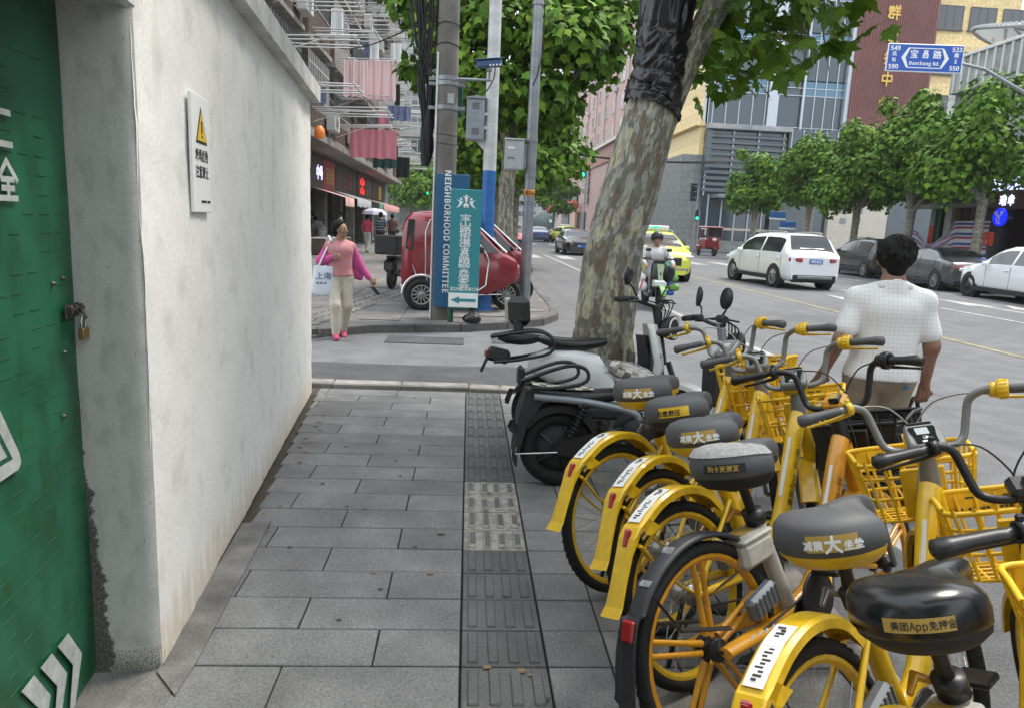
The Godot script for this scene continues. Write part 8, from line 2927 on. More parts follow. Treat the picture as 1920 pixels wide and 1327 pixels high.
# o: label, at, turn (degrees about y, 0 faces -z), size, joints (overrides), top, legs, shoes, hair, fine
func person(o: Dictionary) -> Node3D:
	var t := thing("person", o.label, "person", o.at, deg_to_rad(o.turn), o.get("group", ""))
	var s: float = o.get("size", 1.0)
	var J := {"pelvis": V3(0, 0.95, 0), "waist": V3(0, 1.09, 0), "chest": V3(0, 1.29, -0.005), "neck": V3(0, 1.47, 0.015), "head": V3(0, 1.6, -0.015), "ls": V3(-0.175, 1.375, 0.01), "le": V3(-0.24, 1.13, 0.05), "lw": V3(-0.25, 0.89, 0.0), "rs": V3(0.175, 1.375, 0.01), "re": V3(0.24, 1.13, 0.05), "rw": V3(0.25, 0.89, 0.0), "lk": V3(-0.105, 0.5, -0.02), "la": V3(-0.105, 0.09, 0.03), "rk": V3(0.105, 0.5, -0.02), "ra": V3(0.105, 0.09, 0.03), "look": 0.0, "gait_l": 0.0, "gait_r": 0.0}
	for k in o.get("joints", {}):
		J[k] = o.joints[k]
	for k in J:
		if J[k] is Vector3:
			J[k] = J[k] * s
	var fine: bool = o.get("fine", false)
	var cell := 0.013 if fine else 0.026
	var lh: Vector3 = J.pelvis + V3(-0.09, -0.03, 0) * s
	var rh: Vector3 = J.pelvis + V3(0.09, -0.03, 0) * s
	var w: float = o.get("build", 1.0) * s
	var st := begin()
	var torso := [[lh, rh, 0.105 * w, 0.105 * w], [J.pelvis, J.waist, 0.12 * w, 0.115 * w], [J.waist, J.chest, 0.115 * w, 0.125 * w], [J.chest + V3(-0.075, 0.02, 0) * s, J.chest + V3(0.075, 0.02, 0) * s, 0.11 * w, 0.11 * w], [J.ls, J.chest, 0.05 * w, 0.1 * w], [J.rs, J.chest, 0.05 * w, 0.1 * w], [J.ls, J.neck - V3(0, 0.03, 0) * s, 0.045 * w, 0.05 * s], [J.rs, J.neck - V3(0, 0.03, 0) * s, 0.045 * w, 0.05 * s], [J.chest, J.neck, 0.08 * w, 0.052 * s]]
	var arms := []
	for a in [["ls", "le", "lw"], ["rs", "re", "rw"]]:
		arms.append([J[a[0]], J[a[1]], 0.052 * w, 0.04 * s])
		arms.append([J[a[1]], J[a[2]], 0.04 * s, 0.027 * s])
	var legs := []
	for a in [[lh, "lk", "la"], [rh, "rk", "ra"]]:
		legs.append([a[0], J[a[1]], 0.082 * w, 0.055 * s])
		legs.append([J[a[1]], J[a[2]], 0.054 * s, 0.036 * s])
	var body := []
	body.append_array(torso)
	body.append_array(arms)
	body.append_array(legs)
	body.append([J.neck, J.head + V3(0, -0.06, 0) * s, 0.056 * s, 0.054 * s])
	if not fine:
		body.append([J.head + V3(0, 0.03, 0) * s, J.head, 0.088 * s, 0.08 * s])
		body.append([J.lw, J.lw + (J.lw - J.le).normalized() * 0.09 * s, 0.03 * s, 0.025 * s])
		body.append([J.rw, J.rw + (J.rw - J.re).normalized() * 0.09 * s, 0.03 * s, 0.025 * s])
	flesh(st, body, cell, 0.04 * s)
	var hb := Basis(Vector3.UP, deg_to_rad(J.look))
	var hd: Vector3 = J.head
	var on := func(p: Vector3) -> Vector3: return hd + hb * (p * s)
	if fine:
		for a in [["lw", "le", -1.0], ["rw", "re", 1.0]]:
			var d: Vector3 = (J[a[0]] - J[a[1]]).normalized()
			flesh(st, hand_bones(J[a[0]] - d * 0.01, J[a[0]] + d * 0.18 * s, o.get("hand_back", V3(a[2], 0, 0)), o.get("curl", 0.5), s), 0.0042, 0.008)
		var face := [[on.call(V3(0, 0.035, 0.015)), on.call(V3(0, 0.03, 0.0)), 0.088 * s, 0.085 * s], [on.call(V3(0, 0.01, -0.03)), on.call(V3(0, -0.055, -0.035)), 0.066 * s, 0.052 * s], [on.call(V3(0, -0.075, -0.05)), on.call(V3(0, -0.08, -0.055)), 0.034 * s, 0.03 * s], [on.call(V3(0, 0.015, -0.088)), on.call(V3(0, -0.02, -0.104)), 0.009 * s, 0.0155 * s], [on.call(V3(-0.02, -0.052, -0.078)), on.call(V3(0.02, -0.052, -0.078)), 0.0125 * s, 0.0125 * s], [on.call(V3(0, -0.05, 0.0)), on.call(V3(0, -0.12, 0.012)), 0.05 * s, 0.048 * s]]
		for e in [-1.0, 1.0]:
			face.append([on.call(V3(0.083 * e, 0.012, 0.005)), on.call(V3(0.084 * e, -0.03, 0.0)), 0.016 * s, 0.011 * s])
			face.append([on.call(V3(0.036 * e, -0.012, -0.066)), on.call(V3(0.042 * e, -0.02, -0.055)), 0.024 * s, 0.026 * s])
		flesh(st, face, 0.0055, 0.016 * s)
	var bd := obj("body", st, o.get("skin", M.skin), t)
	if fine:
		st = begin()
		for e in [-1.0, 1.0]:
			box(st, on.call(V3(0.033 * e, 0.012, -0.0885)), V3(0.026, 0.008, 0.008) * s, 0.003, hb)
			box(st, on.call(V3(0.033 * e, 0.031, -0.0875)), V3(0.034, 0.006, 0.008) * s, 0.002, hb)
		obj("eyes", st, M.hair, t)
		st = begin()
		box(st, on.call(V3(0, -0.052, -0.0895)), V3(0.036, 0.006, 0.006) * s, 0.002, hb)
		obj("mouth", st, M.get("lip", M.skin), t)
	# clothes: the body's own bones, a little fuller, cut at hems
	var ease := 0.014 * s
	var top := []
	for b in torso:
		top.append([b[0], b[1], b[2] + ease, b[3] + ease])
	for k in 2:
		var b = arms[k * 2]
		if o.get("sleeve", "short") == "none":
			continue
		if o.get("sleeve", "short") == "short":
			var e: Vector3 = (b[0] as Vector3).lerp(b[1], 0.72)
			top.append([b[0], e, b[2], b[3] + 0.024 * s])
		else:
			var c = arms[k * 2 + 1]
			top.append([b[0], b[1], b[2] + 0.016 * s, b[3] + 0.02 * s])
			top.append([c[0], (c[0] as Vector3).lerp(c[1], 0.95), c[2] + 0.02 * s, c[3] + 0.016 * s])
	var hem: float = o.get("hem", 0.93) * s
	top.append([V3(J.pelvis.x, hem, J.pelvis.z) + V3(-0.06, 0, 0) * s, V3(J.pelvis.x, hem, J.pelvis.z) + V3(0.06, 0, 0) * s, 0.128 * w, 0.128 * w])
	for e in [-1.0, 1.0]:
		top.append([J.chest + V3(0.062 * e, -0.02, 0) * s, V3(J.pelvis.x + 0.062 * e * s, hem, J.pelvis.z), 0.118 * w, 0.122 * w])
	var cuts := [[V3(0, hem, 0), V3(0, -1, 0)], [J.neck + V3(0, 0.0, 0), V3(0, 1, -0.35).normalized()]]
	st = begin()
	flesh(st, top, cell, 0.035 * s, cuts)
	obj("top", st, o.top, t)
	st = begin()
	var tr := []
	var loose: float = o.get("loose", 0.02) * s
	for b in legs:
		tr.append([b[0], b[1], b[2] + loose, b[3] + loose])
	for b in torso.slice(0, 2):
		tr.append([b[0], b[1], b[2] + 0.008 * s, b[3] + 0.006 * s])
	flesh(st, tr, cell, 0.03 * s, [[J.waist, Vector3.UP]])
	obj("trousers", st, o.legs, t)
	for a in [["la", "lk"], ["ra", "rk"]]:
		st = begin()
		var an: Vector3 = J[a[0]]
		var gd: float = J["gait_l"] if a[0] == "la" else J["gait_r"]
		var fw := V3(0, -sin(gd), -cos(gd))
		var up := V3(0, cos(gd), -sin(gd))
		var sole := an - up * 0.055 * s
		flesh(st, [[sole + fw * -0.03 * s, sole + fw * 0.14 * s, 0.042 * s, 0.036 * s], [an + up * 0.01, sole + fw * 0.06 * s, 0.042 * s, 0.036 * s]], 0.012 if fine else 0.025, 0.03 * s, [[sole - up * 0.034 * s, -up]])
		obj("shoe", st, o.shoes, t)
	# hair
	st = begin()
	var hs: float = o.get("hair_full", 1.0)
	var hair := [[on.call(V3(0, 0.045, 0.02)), on.call(V3(0, 0.03, 0.03)), 0.1 * s * hs, 0.098 * s * hs], [on.call(V3(0, -0.02, 0.05)), on.call(V3(0, -0.05, 0.05)), 0.075 * s * hs, 0.055 * s]]
	hair.append_array(o.get("hair_more", []).map(func(h): return [on.call(h[0]), on.call(h[1]), h[2] * s, h[3] * s]))
	flesh(st, hair, 0.008 if fine else 0.02, 0.02 * s, [[on.call(V3(0, 0.065, -0.035)), hb * V3(0, -0.5, -0.866)]])
	obj("hair", st, o.get("hair_mat", M.hair), t)
	return t

func people() -> void:
	var check := tex_from(128, func(x, y):
		var v := 1.0
		if x % 32 < 2 or y % 32 < 2:
			v = 0.82
		return Color(v, v, v * 1.01))
	mat("check_shirt", lin(0.74, 0.735, 0.72), 0.85, 0, {"tex": check, "tri": 11.0})
	mat("khaki", lin(0.34, 0.275, 0.2), 0.9, 0, {"tex": mottle(128, 801, 0.05, 0.015, 0.2), "tri": 3.0})
	mat("cream", lin(0.62, 0.56, 0.46), 0.9, 0, {"tex": mottle(128, 802, 0.05, 0.015, 0.16), "tri": 3.0})
	mat("magenta_knit", lin(0.58, 0.085, 0.29), 0.9, 0, {"tex": mottle(128, 803, 0.1, 0.03, 0.2), "tri": 4.0, "sheen": 0.3, "two": true})
	mat("pink_blouse", lin(0.6, 0.26, 0.27), 0.85, 0, {"tex": mottle(128, 804, 0.08, 0.03, 0.22), "tri": 5.0})
	mat("shoe_pale", lin(0.42, 0.4, 0.38), 0.7)
	mat("shoe_pink", lin(0.5, 0.06, 0.13), 0.7)
	mat("shoe_black", lin(0.02, 0.02, 0.02), 0.6)
	mat("tan_skin", lin(0.29, 0.15, 0.095), 0.55, 0, {"tex": mottle(128, 71, 0.05, 0.02, 0.16), "tri": 6.0})
	mat("grey_hair", lin(0.03, 0.028, 0.027), 0.75, 0, {"spec": 0.25, "tex": mottle(128, 805, 0.15, 0.1, 0.5, 0.2), "tri": 8.0})
	mat("lip", lin(0.25, 0.07, 0.06), 0.6)
	var tufts := []
	for k in 30:
		var d := V3(rng.randfn(), absf(rng.randfn()) - 0.35, rng.randfn() * 0.7 + 0.55).normalized()
		var p := V3(0, 0.035, 0.02) + d * 0.094
		tufts.append([p, p + d * 0.02 + V3(rng.randf_range(-0.03, 0.03), -0.04, 0.012), 0.014, 0.004])
	var man := person({"label": "man in a white checked shirt walking away beside the bikes", "at": V3(2.36, -0.12, -3.88), "turn": -12.0, "size": 0.95, "build": 1.0, "fine": true, "skin": M.tan_skin, "top": M.check_shirt, "legs": M.khaki, "shoes": M.shoe_pale, "hair_mat": M.grey_hair, "hair_full": 0.98, "hair_more": tufts, "hem": 0.9, "sleeve": "short", "loose": 0.03, "hand_back": V3(0, 0, 1), "curl": 0.9,
		"joints": {"ls": V3(-0.185, 1.365, 0.01), "rs": V3(0.185, 1.365, 0.01), "le": V3(-0.265, 1.12, 0.07), "lw": V3(-0.31, 0.9, -0.04), "re": V3(0.25, 1.11, 0.04), "rw": V3(0.265, 0.86, -0.02), "lk": V3(-0.1, 0.5, -0.12), "la": V3(-0.09, 0.12, 0.12), "rk": V3(0.1, 0.51, -0.1), "ra": V3(0.09, 0.09, -0.16), "gait_l": 0.35}})
	var st := begin()
	var ring := []
	for k in 28:
		var a := TAU * k / 28.0
		ring.append(V3(cos(a) * 0.146, 0.89, sin(a) * 0.118))
	tube(st, ring, 0.019, 6, false, true, V2(1.0, 0.35), Vector3.UP)
	obj("belt", st, M.black_plastic, man)
	st = begin()
	flesh(st, [[V3(-0.07, 1.375, 0.055), V3(0.07, 1.375, 0.055), 0.018, 0.018], [V3(-0.07, 1.375, 0.05), V3(-0.065, 1.37, -0.05), 0.018, 0.016], [V3(0.07, 1.375, 0.05), V3(0.065, 1.37, -0.05), 0.018, 0.016]], 0.008, 0.02)
	obj("collar", st, M.check_shirt, man)
	# combed strands over the scalp
	st = begin()
	var hc := V3(0, 1.6, -0.015) * 0.95 + V3(0, 0.036, 0.02)
	for k in 420:
		var d := V3(rng.randfn(), rng.randfn() * 0.8 + 0.35, rng.randfn() * 0.8 + 0.45).normalized()
		var fall := (V3(rng.randf_range(-0.25, 0.25), -1.0, 0.15) - d * -d.y).normalized()
		var pts := []
		for j in 4:
			pts.append(hc + (d + fall * 0.16 * j).normalized() * (0.0985 + 0.003 * sin(j * 1.3 + k)))
		tube(st, pts, [0.0045, 0.005, 0.004, 0.001], 4, false)
	obj("hair_strands", st, M.grey_hair, man)
	bxm("pocket_tag", V3(0.1, 0.83, 0.128), V3(0.035, 0.02, 0.003), M.sign_blue, man, 0.0, Basis(Vector3.UP, 0.5))
	var bag := thing("shopping_bag", "black bag carried low in the man's right hand", "bag", V3(2.62, 0.05, -3.93))
	st = begin()
	tube(st, smooth_path([V3(-0.07, 0.33, 0), V3(-0.03, 0.5, 0), V3(0.0, 0.56, 0), V3(0.03, 0.5, 0), V3(0.07, 0.33, 0)], 5), 0.012, 6)
	obj("handle", st, M.black_matt, bag)
	st = begin()
	flesh(st, [[V3(-0.09, 0.07, 0), V3(0.09, 0.07, 0), 0.07, 0.07], [V3(-0.09, 0.28, 0), V3(0.09, 0.28, 0), 0.05, 0.05], [V3(0, 0.05, 0), V3(0, 0.3, 0), 0.08, 0.05]], 0.02, 0.03)
	obj("pouch", st, M.black_matt, bag)
	# the woman stepping off the kerb
	var wo := person({"label": "woman in a pink blouse and magenta cardigan stepping off the kerb", "at": V3(-1.69, -0.12, -9.72), "turn": 196.0, "size": 0.9, "build": 0.95, "fine": true, "top": M.pink_blouse, "legs": M.cream, "shoes": M.shoe_pink, "hem": 0.93, "sleeve": "none", "loose": 0.024, "hand_back": V3(0, 0, -1), "curl": 0.8, "hair_full": 1.08, "hair_more": [[V3(0, 0.02, 0.075), V3(0, -0.05, 0.09), 0.06, 0.045], [V3(0, 0.075, -0.04), V3(0, 0.085, 0.0), 0.055, 0.06]],
		"joints": {"look": 58.0, "rs": V3(0.16, 1.365, 0.01), "ls": V3(-0.16, 1.365, 0.01), "re": V3(0.27, 1.14, 0.07), "rw": V3(0.115, 1.2, -0.13), "le": V3(-0.27, 1.12, 0.04), "lw": V3(-0.43, 0.9, -0.05), "lk": V3(-0.1, 0.5, -0.03), "la": V3(-0.07, 0.11, 0.17), "rk": V3(0.09, 0.51, -0.13), "ra": V3(0.075, 0.09, -0.12), "gait_l": 0.35}})
	# cardigan: sleeves and open fronts that hang away from the body
	st = begin()
	var S := 0.9
	var cb := []
	for q in [[V3(0.16, 1.365, 0.015), V3(0.27, 1.14, 0.07), 0.066, 0.066], [V3(0.27, 1.14, 0.07), V3(0.135, 1.195, -0.11), 0.068, 0.048], [V3(-0.16, 1.365, 0.015), V3(-0.27, 1.12, 0.04), 0.066, 0.064], [V3(-0.27, 1.12, 0.04), V3(-0.41, 0.92, -0.04), 0.064, 0.046], [V3(-0.1, 1.34, 0.07), V3(0.1, 1.34, 0.07), 0.07, 0.07], [V3(-0.1, 1.1, 0.09), V3(0.1, 1.1, 0.09), 0.08, 0.08], [V3(-0.12, 0.95, 0.1), V3(0.12, 0.95, 0.1), 0.07, 0.07], [V3(-0.2, 1.2, 0.05), V3(-0.24, 0.95, 0.07), 0.05, 0.06], [V3(-0.24, 0.95, 0.07), V3(-0.3, 0.9, 0.05), 0.05, 0.04]]:
		cb.append([q[0] * S, q[1] * S, q[2] * S, q[3] * S])
	flesh(st, cb, 0.014, 0.05)
	obj("cardigan", st, M.magenta_knit, wo)
	st = begin()
	tube(st, smooth_path([V3(0.13, 1.3, -0.09), V3(0.15, 1.36, 0.02), V3(0.17, 1.2, 0.09)], 4), 0.016, 6, true, false, V2(1, 0.4))
	obj("strap", st, M.cloth_white, wo)
	var tote := thing("tote_bag", "white and pale blue printed tote bag on the woman's shoulder", "bag", V3(-1.90, 0.48, -9.6), 0.15)
	st = begin()
	var rings := []
	for q in [[0.0, 0.13, 0.05], [0.05, 0.145, 0.062], [0.2, 0.14, 0.05], [0.36, 0.13, 0.025]]:
		var rg := PackedVector3Array()
		for k in 20:
			var a := TAU * k / 20.0
			rg.append(V3(signf(cos(a)) * pow(absf(cos(a)), 0.5) * q[1] + 0.06 * q[0], q[0] + 0.01 * sin(a * 3.0), sin(a) * q[2]))
		rings.append(rg)
	loft(st, rings)
	obj("pouch", st, mat("tote_white", lin(0.62, 0.68, 0.74), 0.8), tote)
	ink_flat("print", "上海", V3(-0.09, 0.2, 0.062), V3(0.1, 0, 0), V3(0, 0.09, -0.012), M.cloth_blue, tote, 0.12)
	st = begin()
	for k in 3:
		box(st, V3(-0.06 + 0.05 * k, 0.15, 0.062), V3(0.03, 0.022, 0.003), 0.0)
	obj("small_print", st, M.grey_steel, tote)
	st = begin()
	tube(st, smooth_path([V3(-0.05, 0.36, 0.01), V3(0.05, 0.58, -0.02), V3(0.12, 0.72, -0.05), V3(0.12, 0.38, 0.0)], 4), 0.012, 5)
	obj("handle", st, M.cloth_white, tote)
	var ph := thing("mobile_phone", "dark mobile phone in the woman's outstretched hand", "phone", V3(-1.23, 0.54, -9.72), 0.6)
	bxm("case", V3(0, 0, 0), V3(0.03, 0.15, 0.075), M.black_plastic, ph, 0.005, Basis(V3(0, 0, 1), 0.75))
	bxm("screen", V3(-0.012, 0.012, 0), V3(0.004, 0.138, 0.066), M.off_white, ph, 0.001, Basis(V3(0, 0, 1), 0.75))
	# rider
	mat("white_top", lin(0.66, 0.66, 0.65), 0.85, 0, {"tex": mottle(128, 806, 0.04, 0.015, 0.14), "tri": 3.0})
	mat("grey_trousers", lin(0.4, 0.4, 0.39), 0.9)
	var rider := person({"label": "rider in a white top and black helmet on the green scooter", "at": V3(3.95, 0.12, -15.15), "turn": 180.0, "size": 0.95, "fine": true, "build": 1.15, "top": M.white_top, "legs": M.grey_trousers, "shoes": M.shoe_black, "hem": 0.6, "sleeve": "long", "curl": 1.2, "hand_back": V3(0, 1, 0),
		"joints": {"pelvis": V3(0, 0.55, 0.05), "waist": V3(0, 0.7, 0.04), "chest": V3(0, 0.92, 0.0), "neck": V3(0, 1.1, -0.02), "head": V3(0, 1.24, -0.05), "ls": V3(-0.185, 1.04, -0.01), "rs": V3(0.185, 1.04, -0.01), "le": V3(-0.33, 0.82, -0.1), "re": V3(0.33, 0.82, -0.1), "lw": V3(-0.31, 0.73, -0.38), "rw": V3(0.31, 0.73, -0.38), "lk": V3(-0.14, 0.5, -0.4), "rk": V3(0.14, 0.5, -0.4), "la": V3(-0.13, 0.1, -0.32), "ra": V3(0.13, 0.1, -0.32)}})
	st = begin()
	flesh(st, [[V3(0, 1.225, -0.03), V3(0, 1.235, -0.05), 0.128, 0.128]], 0.01, 0.02, [[V3(0, 1.19, -0.1), V3(0, -0.9, -0.4).normalized()]])
	obj("helmet", st, M.black_plastic, rider)
	# people further off
	var shirt := func(key: String, c: Color) -> Material: return M[key] if M.has(key) else mat(key, c, 0.9)
	var red: Material = shirt.call("red_shirt", lin(0.55, 0.06, 0.12))
	var stripe_tex := tex_from(64, func(x, y): return Color(0.85, 0.87, 0.9) if y % 16 < 3 else Color(0.3, 0.36, 0.43))
	mat("striped_shirt", lin(0.5, 0.52, 0.55), 0.9, 0, {"tex": stripe_tex, "tri": 2.2})
	var dark: Material = shirt.call("dark_cloth", lin(0.03, 0.03, 0.035))
	var purple: Material = shirt.call("purple_shirt", lin(0.12, 0.05, 0.09))
	var greyc: Material = shirt.call("grey_shirt", lin(0.22, 0.23, 0.25))
	var blue: Material = shirt.call("blue_shirt", lin(0.03, 0.25, 0.42))
	var walk := {"lk": V3(-0.1, 0.5, -0.14), "la": V3(-0.09, 0.1, -0.1), "rk": V3(0.1, 0.52, 0.0), "ra": V3(0.09, 0.12, 0.22)}
	for q in [["woman in a red top and white trousers walking under an umbrella", -4.35, -31.6, -20.0, 0.93, red, M.white_top, walk], ["person in a striped shirt and black trousers walking beside the red top", -3.75, -31.3, 0.0, 1.0, M.striped_shirt, dark, walk], ["person in dark brown beyond the striped shirt", -3.55, -34.0, 20.0, 0.98, shirt.call("brown_shirt", lin(0.09, 0.05, 0.035)), dark, {}], ["person in a purple shirt looking at a phone behind the three-wheeler", -2.0, -25.5, 80.0, 1.0, purple, dark, {"re": V3(0.25, 1.14, -0.05), "rw": V3(0.08, 1.2, -0.3), "le": V3(-0.25, 1.14, -0.05), "lw": V3(-0.05, 1.18, -0.3)}], ["shopper in grey bending over goods before the shops", -6.0, -30.3, 60.0, 0.92, greyc, M.grey_trousers, {"chest": V3(0, 1.22, -0.2), "neck": V3(0, 1.34, -0.32), "head": V3(0, 1.42, -0.42), "ls": V3(-0.17, 1.3, -0.24), "rs": V3(0.17, 1.3, -0.24), "le": V3(-0.2, 1.05, -0.34), "re": V3(0.2, 1.05, -0.34), "lw": V3(-0.15, 0.86, -0.45), "rw": V3(0.15, 0.86, -0.45)}], ["shopkeeper in a white shirt standing under the green awning", -5.75, -33.0, 100.0, 0.98, M.white_top, dark, {}], ["person in dark clothes in the first shop doorway", -6.7, -31.6, 90.0, 0.95, dark, dark, {}], ["distant rider in blue with a pale helmet at the crossing", 14.6, -54.0, 170.0, 0.95, blue, dark, {}], ["person far off beneath the red lanterns", 15.4, -104.0, 200.0, 1.0, red, dark, {}], ["person in a red shirt behind the white car's wheel at the right edge", 17.4, -18.3, 180.0, 0.8, red, dark, {}], ["dark-haired person standing beyond the dark SUV", 20.6, -36.5, 150.0, 1.0, greyc, dark, {}]]:
		person({"label": q[0], "at": V3(q[1], 0.0 if q[1] < 3.0 else -0.12, q[2]), "turn": q[3], "size": q[4], "top": q[5], "legs": q[6], "shoes": M.shoe_black, "joints": q[7], "group": "people farther along the street"})
	var um := thing("umbrella", "open pale lilac umbrella above the woman in red", "umbrella", V3(-4.1, 0, -31.9))
	st = begin()
	lathe(st, [V2(0.001, 1.9), V2(0.3, 1.86), V2(0.48, 1.76), V2(0.56, 1.62), V2(0.55, 1.62), V2(0.46, 1.74), V2(0.28, 1.84), V2(0.001, 1.88)], 8, Transform3D(), false, false)
	obj("canopy", st, mat("lilac", lin(0.5, 0.48, 0.6), 0.7), um)
	st = begin()
	tube(st, [V3(0, 1.88, 0), V3(0, 1.05, 0)], 0.012, 6)
	obj("stick", st, M.steel, um)

# ---------- parked and ridden scooters: local x forward, y up, z right ----------
func place_vehicle(t: Node3D, at: Vector3, head: float, lean := 0.0) -> void:
	var th := deg_to_rad(head)
	var f := V3(sin(th), 0, -cos(th))
	var r := V3(cos(th), 0, sin(th))
	var le := deg_to_rad(lean)
	t.transform = Transform3D(Basis(f, Vector3.UP * cos(le) + r * sin(le), r * cos(le) - Vector3.UP * sin(le)), at)

func fat_wheel(t: Node3D, called: String, c: Vector3, R: float, xf := Transform3D()) -> void:
	var st := begin()
	var turn := Transform3D(Basis(V3(1, 0, 0), V3(0, 0, 1), V3(0, -1, 0)), c)
	var prof := []
	for k in 12:
		var a := TAU * k / 12.0
		prof.append(V2(R - 0.048 + 0.048 * cos(a), 0.05 * sin(a)))
	lathe(st, prof, 36, turn, true)
	var w := obj(called, st, M.tyre, t)
	w.transform = xf
	st = begin()
	lathe(st, [V2(0.0001, -0.05), V2(0.08, -0.05), V2(R - 0.085, -0.02), V2(R - 0.08, 0.02), V2(0.08, 0.05), V2(0.0001, 0.05)], 28, turn)
	obj("hub", st, M.black_matt, w)
	st = begin()
	for s in [-1.0, 1.0]:
		for k in 5:
			var a := TAU * k / 5.0
			tube(st, [c + V3(cos(a) * 0.05, sin(a) * 0.05, 0.05 * s), c + V3(cos(a) * (R - 0.09), sin(a) * (R - 0.09), 0.03 * s)], 0.012, 6)
	obj("spokes", st, M.black_plastic, w)

func cockpit(t: Node3D, c: Vector3, xf: Transform3D, mirrors: Array, round_mirror := true) -> void:
	var st := begin()
	tube(st, smooth_path([c + V3(-0.1, 0.0, -0.34), c + V3(-0.07, 0.01, -0.2), c + V3(0.0, -0.03, -0.08), c + V3(0.0, -0.03, 0.08), c + V3(-0.07, 0.01, 0.2), c + V3(-0.1, 0.0, 0.34)], 4), 0.012, 8)
	var h := obj("handlebar", st, M.black_plastic, t)
	h.transform = xf
	for s in [-1.0, 1.0]:
		st = begin()
		tube(st, [c + V3(-0.075, 0.008, 0.215 * s), c + V3(-0.1, 0.0, 0.345 * s)], [0.019, 0.018], 10)
		obj("grip", st, M.black_matt, h)
		st = begin()
		box(st, c + V3(-0.06, 0.005, 0.18 * s), V3(0.05, 0.045, 0.06), 0.01)
		tube(st, [c + V3(-0.02, 0.0, 0.19 * s), c + V3(-0.015, -0.01, 0.32 * s)], 0.006, 6)
		obj("switch_block", st, M.black_plastic, h)
	for m in mirrors:
		var s: float = m[0]
		var a := c + V3(-0.05, 0.02, 0.16 * s)
		var b := a + V3(0.0, m[1], m[2] * s)
		st = begin()
		tube(st, [a, a.lerp(b, 0.6) + V3(0.01, 0, 0), b], 0.006, 6)
		var ax := along(b + V3(0, 0.04, 0), V3(-1, 0.1, 0.15 * s))
		if round_mirror:
			lathe(st, [V2(0.0001, -0.014), V2(0.04, -0.016), V2(0.062, -0.004), V2(0.062, 0.006), V2(0.0001, 0.008)], 20, ax)
		else:
			box(st, b + V3(0, 0.03, 0), V3(0.03, 0.07, 0.11), 0.012)
		obj("mirror", st, M.black_plastic, h)
	st = begin()
	for k in 4:
		tube(st, smooth_path([c + V3(-0.03, 0.0, -0.16 + 0.1 * k), c + V3(0.09, 0.0 - 0.02 * k, -0.1 + 0.06 * k), c + V3(0.07, -0.16, -0.03 + 0.02 * k), c + V3(0.03, -0.3, 0.0)], 4), 0.005, 5)
	obj("cables", st, M.cable, h)

func lamp_round(t: Node, c: Vector3, R: float, xf: Transform3D) -> void:
	var st := begin()
	lathe(st, [V2(0.0001, -0.07), V2(R * 0.8, -0.05), V2(R, 0.0), V2(R, 0.02), V2(R * 0.86, 0.022)], 24, along(c, V3(1, 0, 0)))
	var o := obj("headlamp", st, M.black_plastic, t)
	o.transform = xf
	st = begin()
	lathe(st, [V2(R * 0.7, 0.0), V2(R * 0.86, 0.0), V2(R * 0.86, 0.026), V2(R * 0.7, 0.026)], 24, along(c, V3(1, 0, 0)), true)
	obj("lamp_ring", st, M.lamp_lens, o)
	st = begin()
	for k in 3:
		box(st, c + V3(0.016, 0.03 - 0.03 * k, 0), V3(0.01, 0.016, R * 0.9), 0.003)
	obj("lamp_lens", st, M.lamp_lens, o)

func seat_pad(t: Node, x0: float, x1: float, y: float, half: float, m: Material, called := "seat", dip := 0.03) -> void:
	var st := begin()
	var rings := []
	for i in 13:
		var u := i / 12.0
		var x := lerpf(x0, x1, u)
		var e := pow(sin(PI * clampf(u, 0.03, 0.97)), 0.3)
		var ring := PackedVector3Array()
		for k in 16:
			var a := TAU * k / 16.0
			ring.append(V3(x, y - dip * sin(PI * u) + 0.045 * e * signf(sin(a)) * pow(absf(sin(a)), 0.7), half * (1.0 - 0.3 * u) * e * signf(cos(a)) * pow(absf(cos(a)), 0.6)))
		rings.append(ring)
	loft(st, rings)
	obj(called, st, m, t)

func parked_scooters() -> void:
	mat("scooter_white", lin(0.74, 0.74, 0.73), 0.3, 0, {"coat": 0.5, "tex": mottle(128, 901, 0.05, 0.02, 0.1), "tri": 1.5})
	mat("frame_grey", lin(0.24, 0.27, 0.3), 0.4, 0.3)
	mat("seat_black", lin(0.012, 0.012, 0.013), 0.38)
	var dots := tex_from(64, func(x, y): return Color(0.8, 0.78, 0.7) if ((x / 16) + (y / 16)) % 2 else Color(0.06, 0.06, 0.06))
	mat("checkered", Color(1, 1, 1), 0.5, 0, {"tex": dots, "tri": 6.0})
	mat("cling_film", lin(0.8, 0.82, 0.84), 0.12, 0, {"alpha": 0.16, "two": true})
	white_scooter()
	black_moped()
	ridden_scooter()

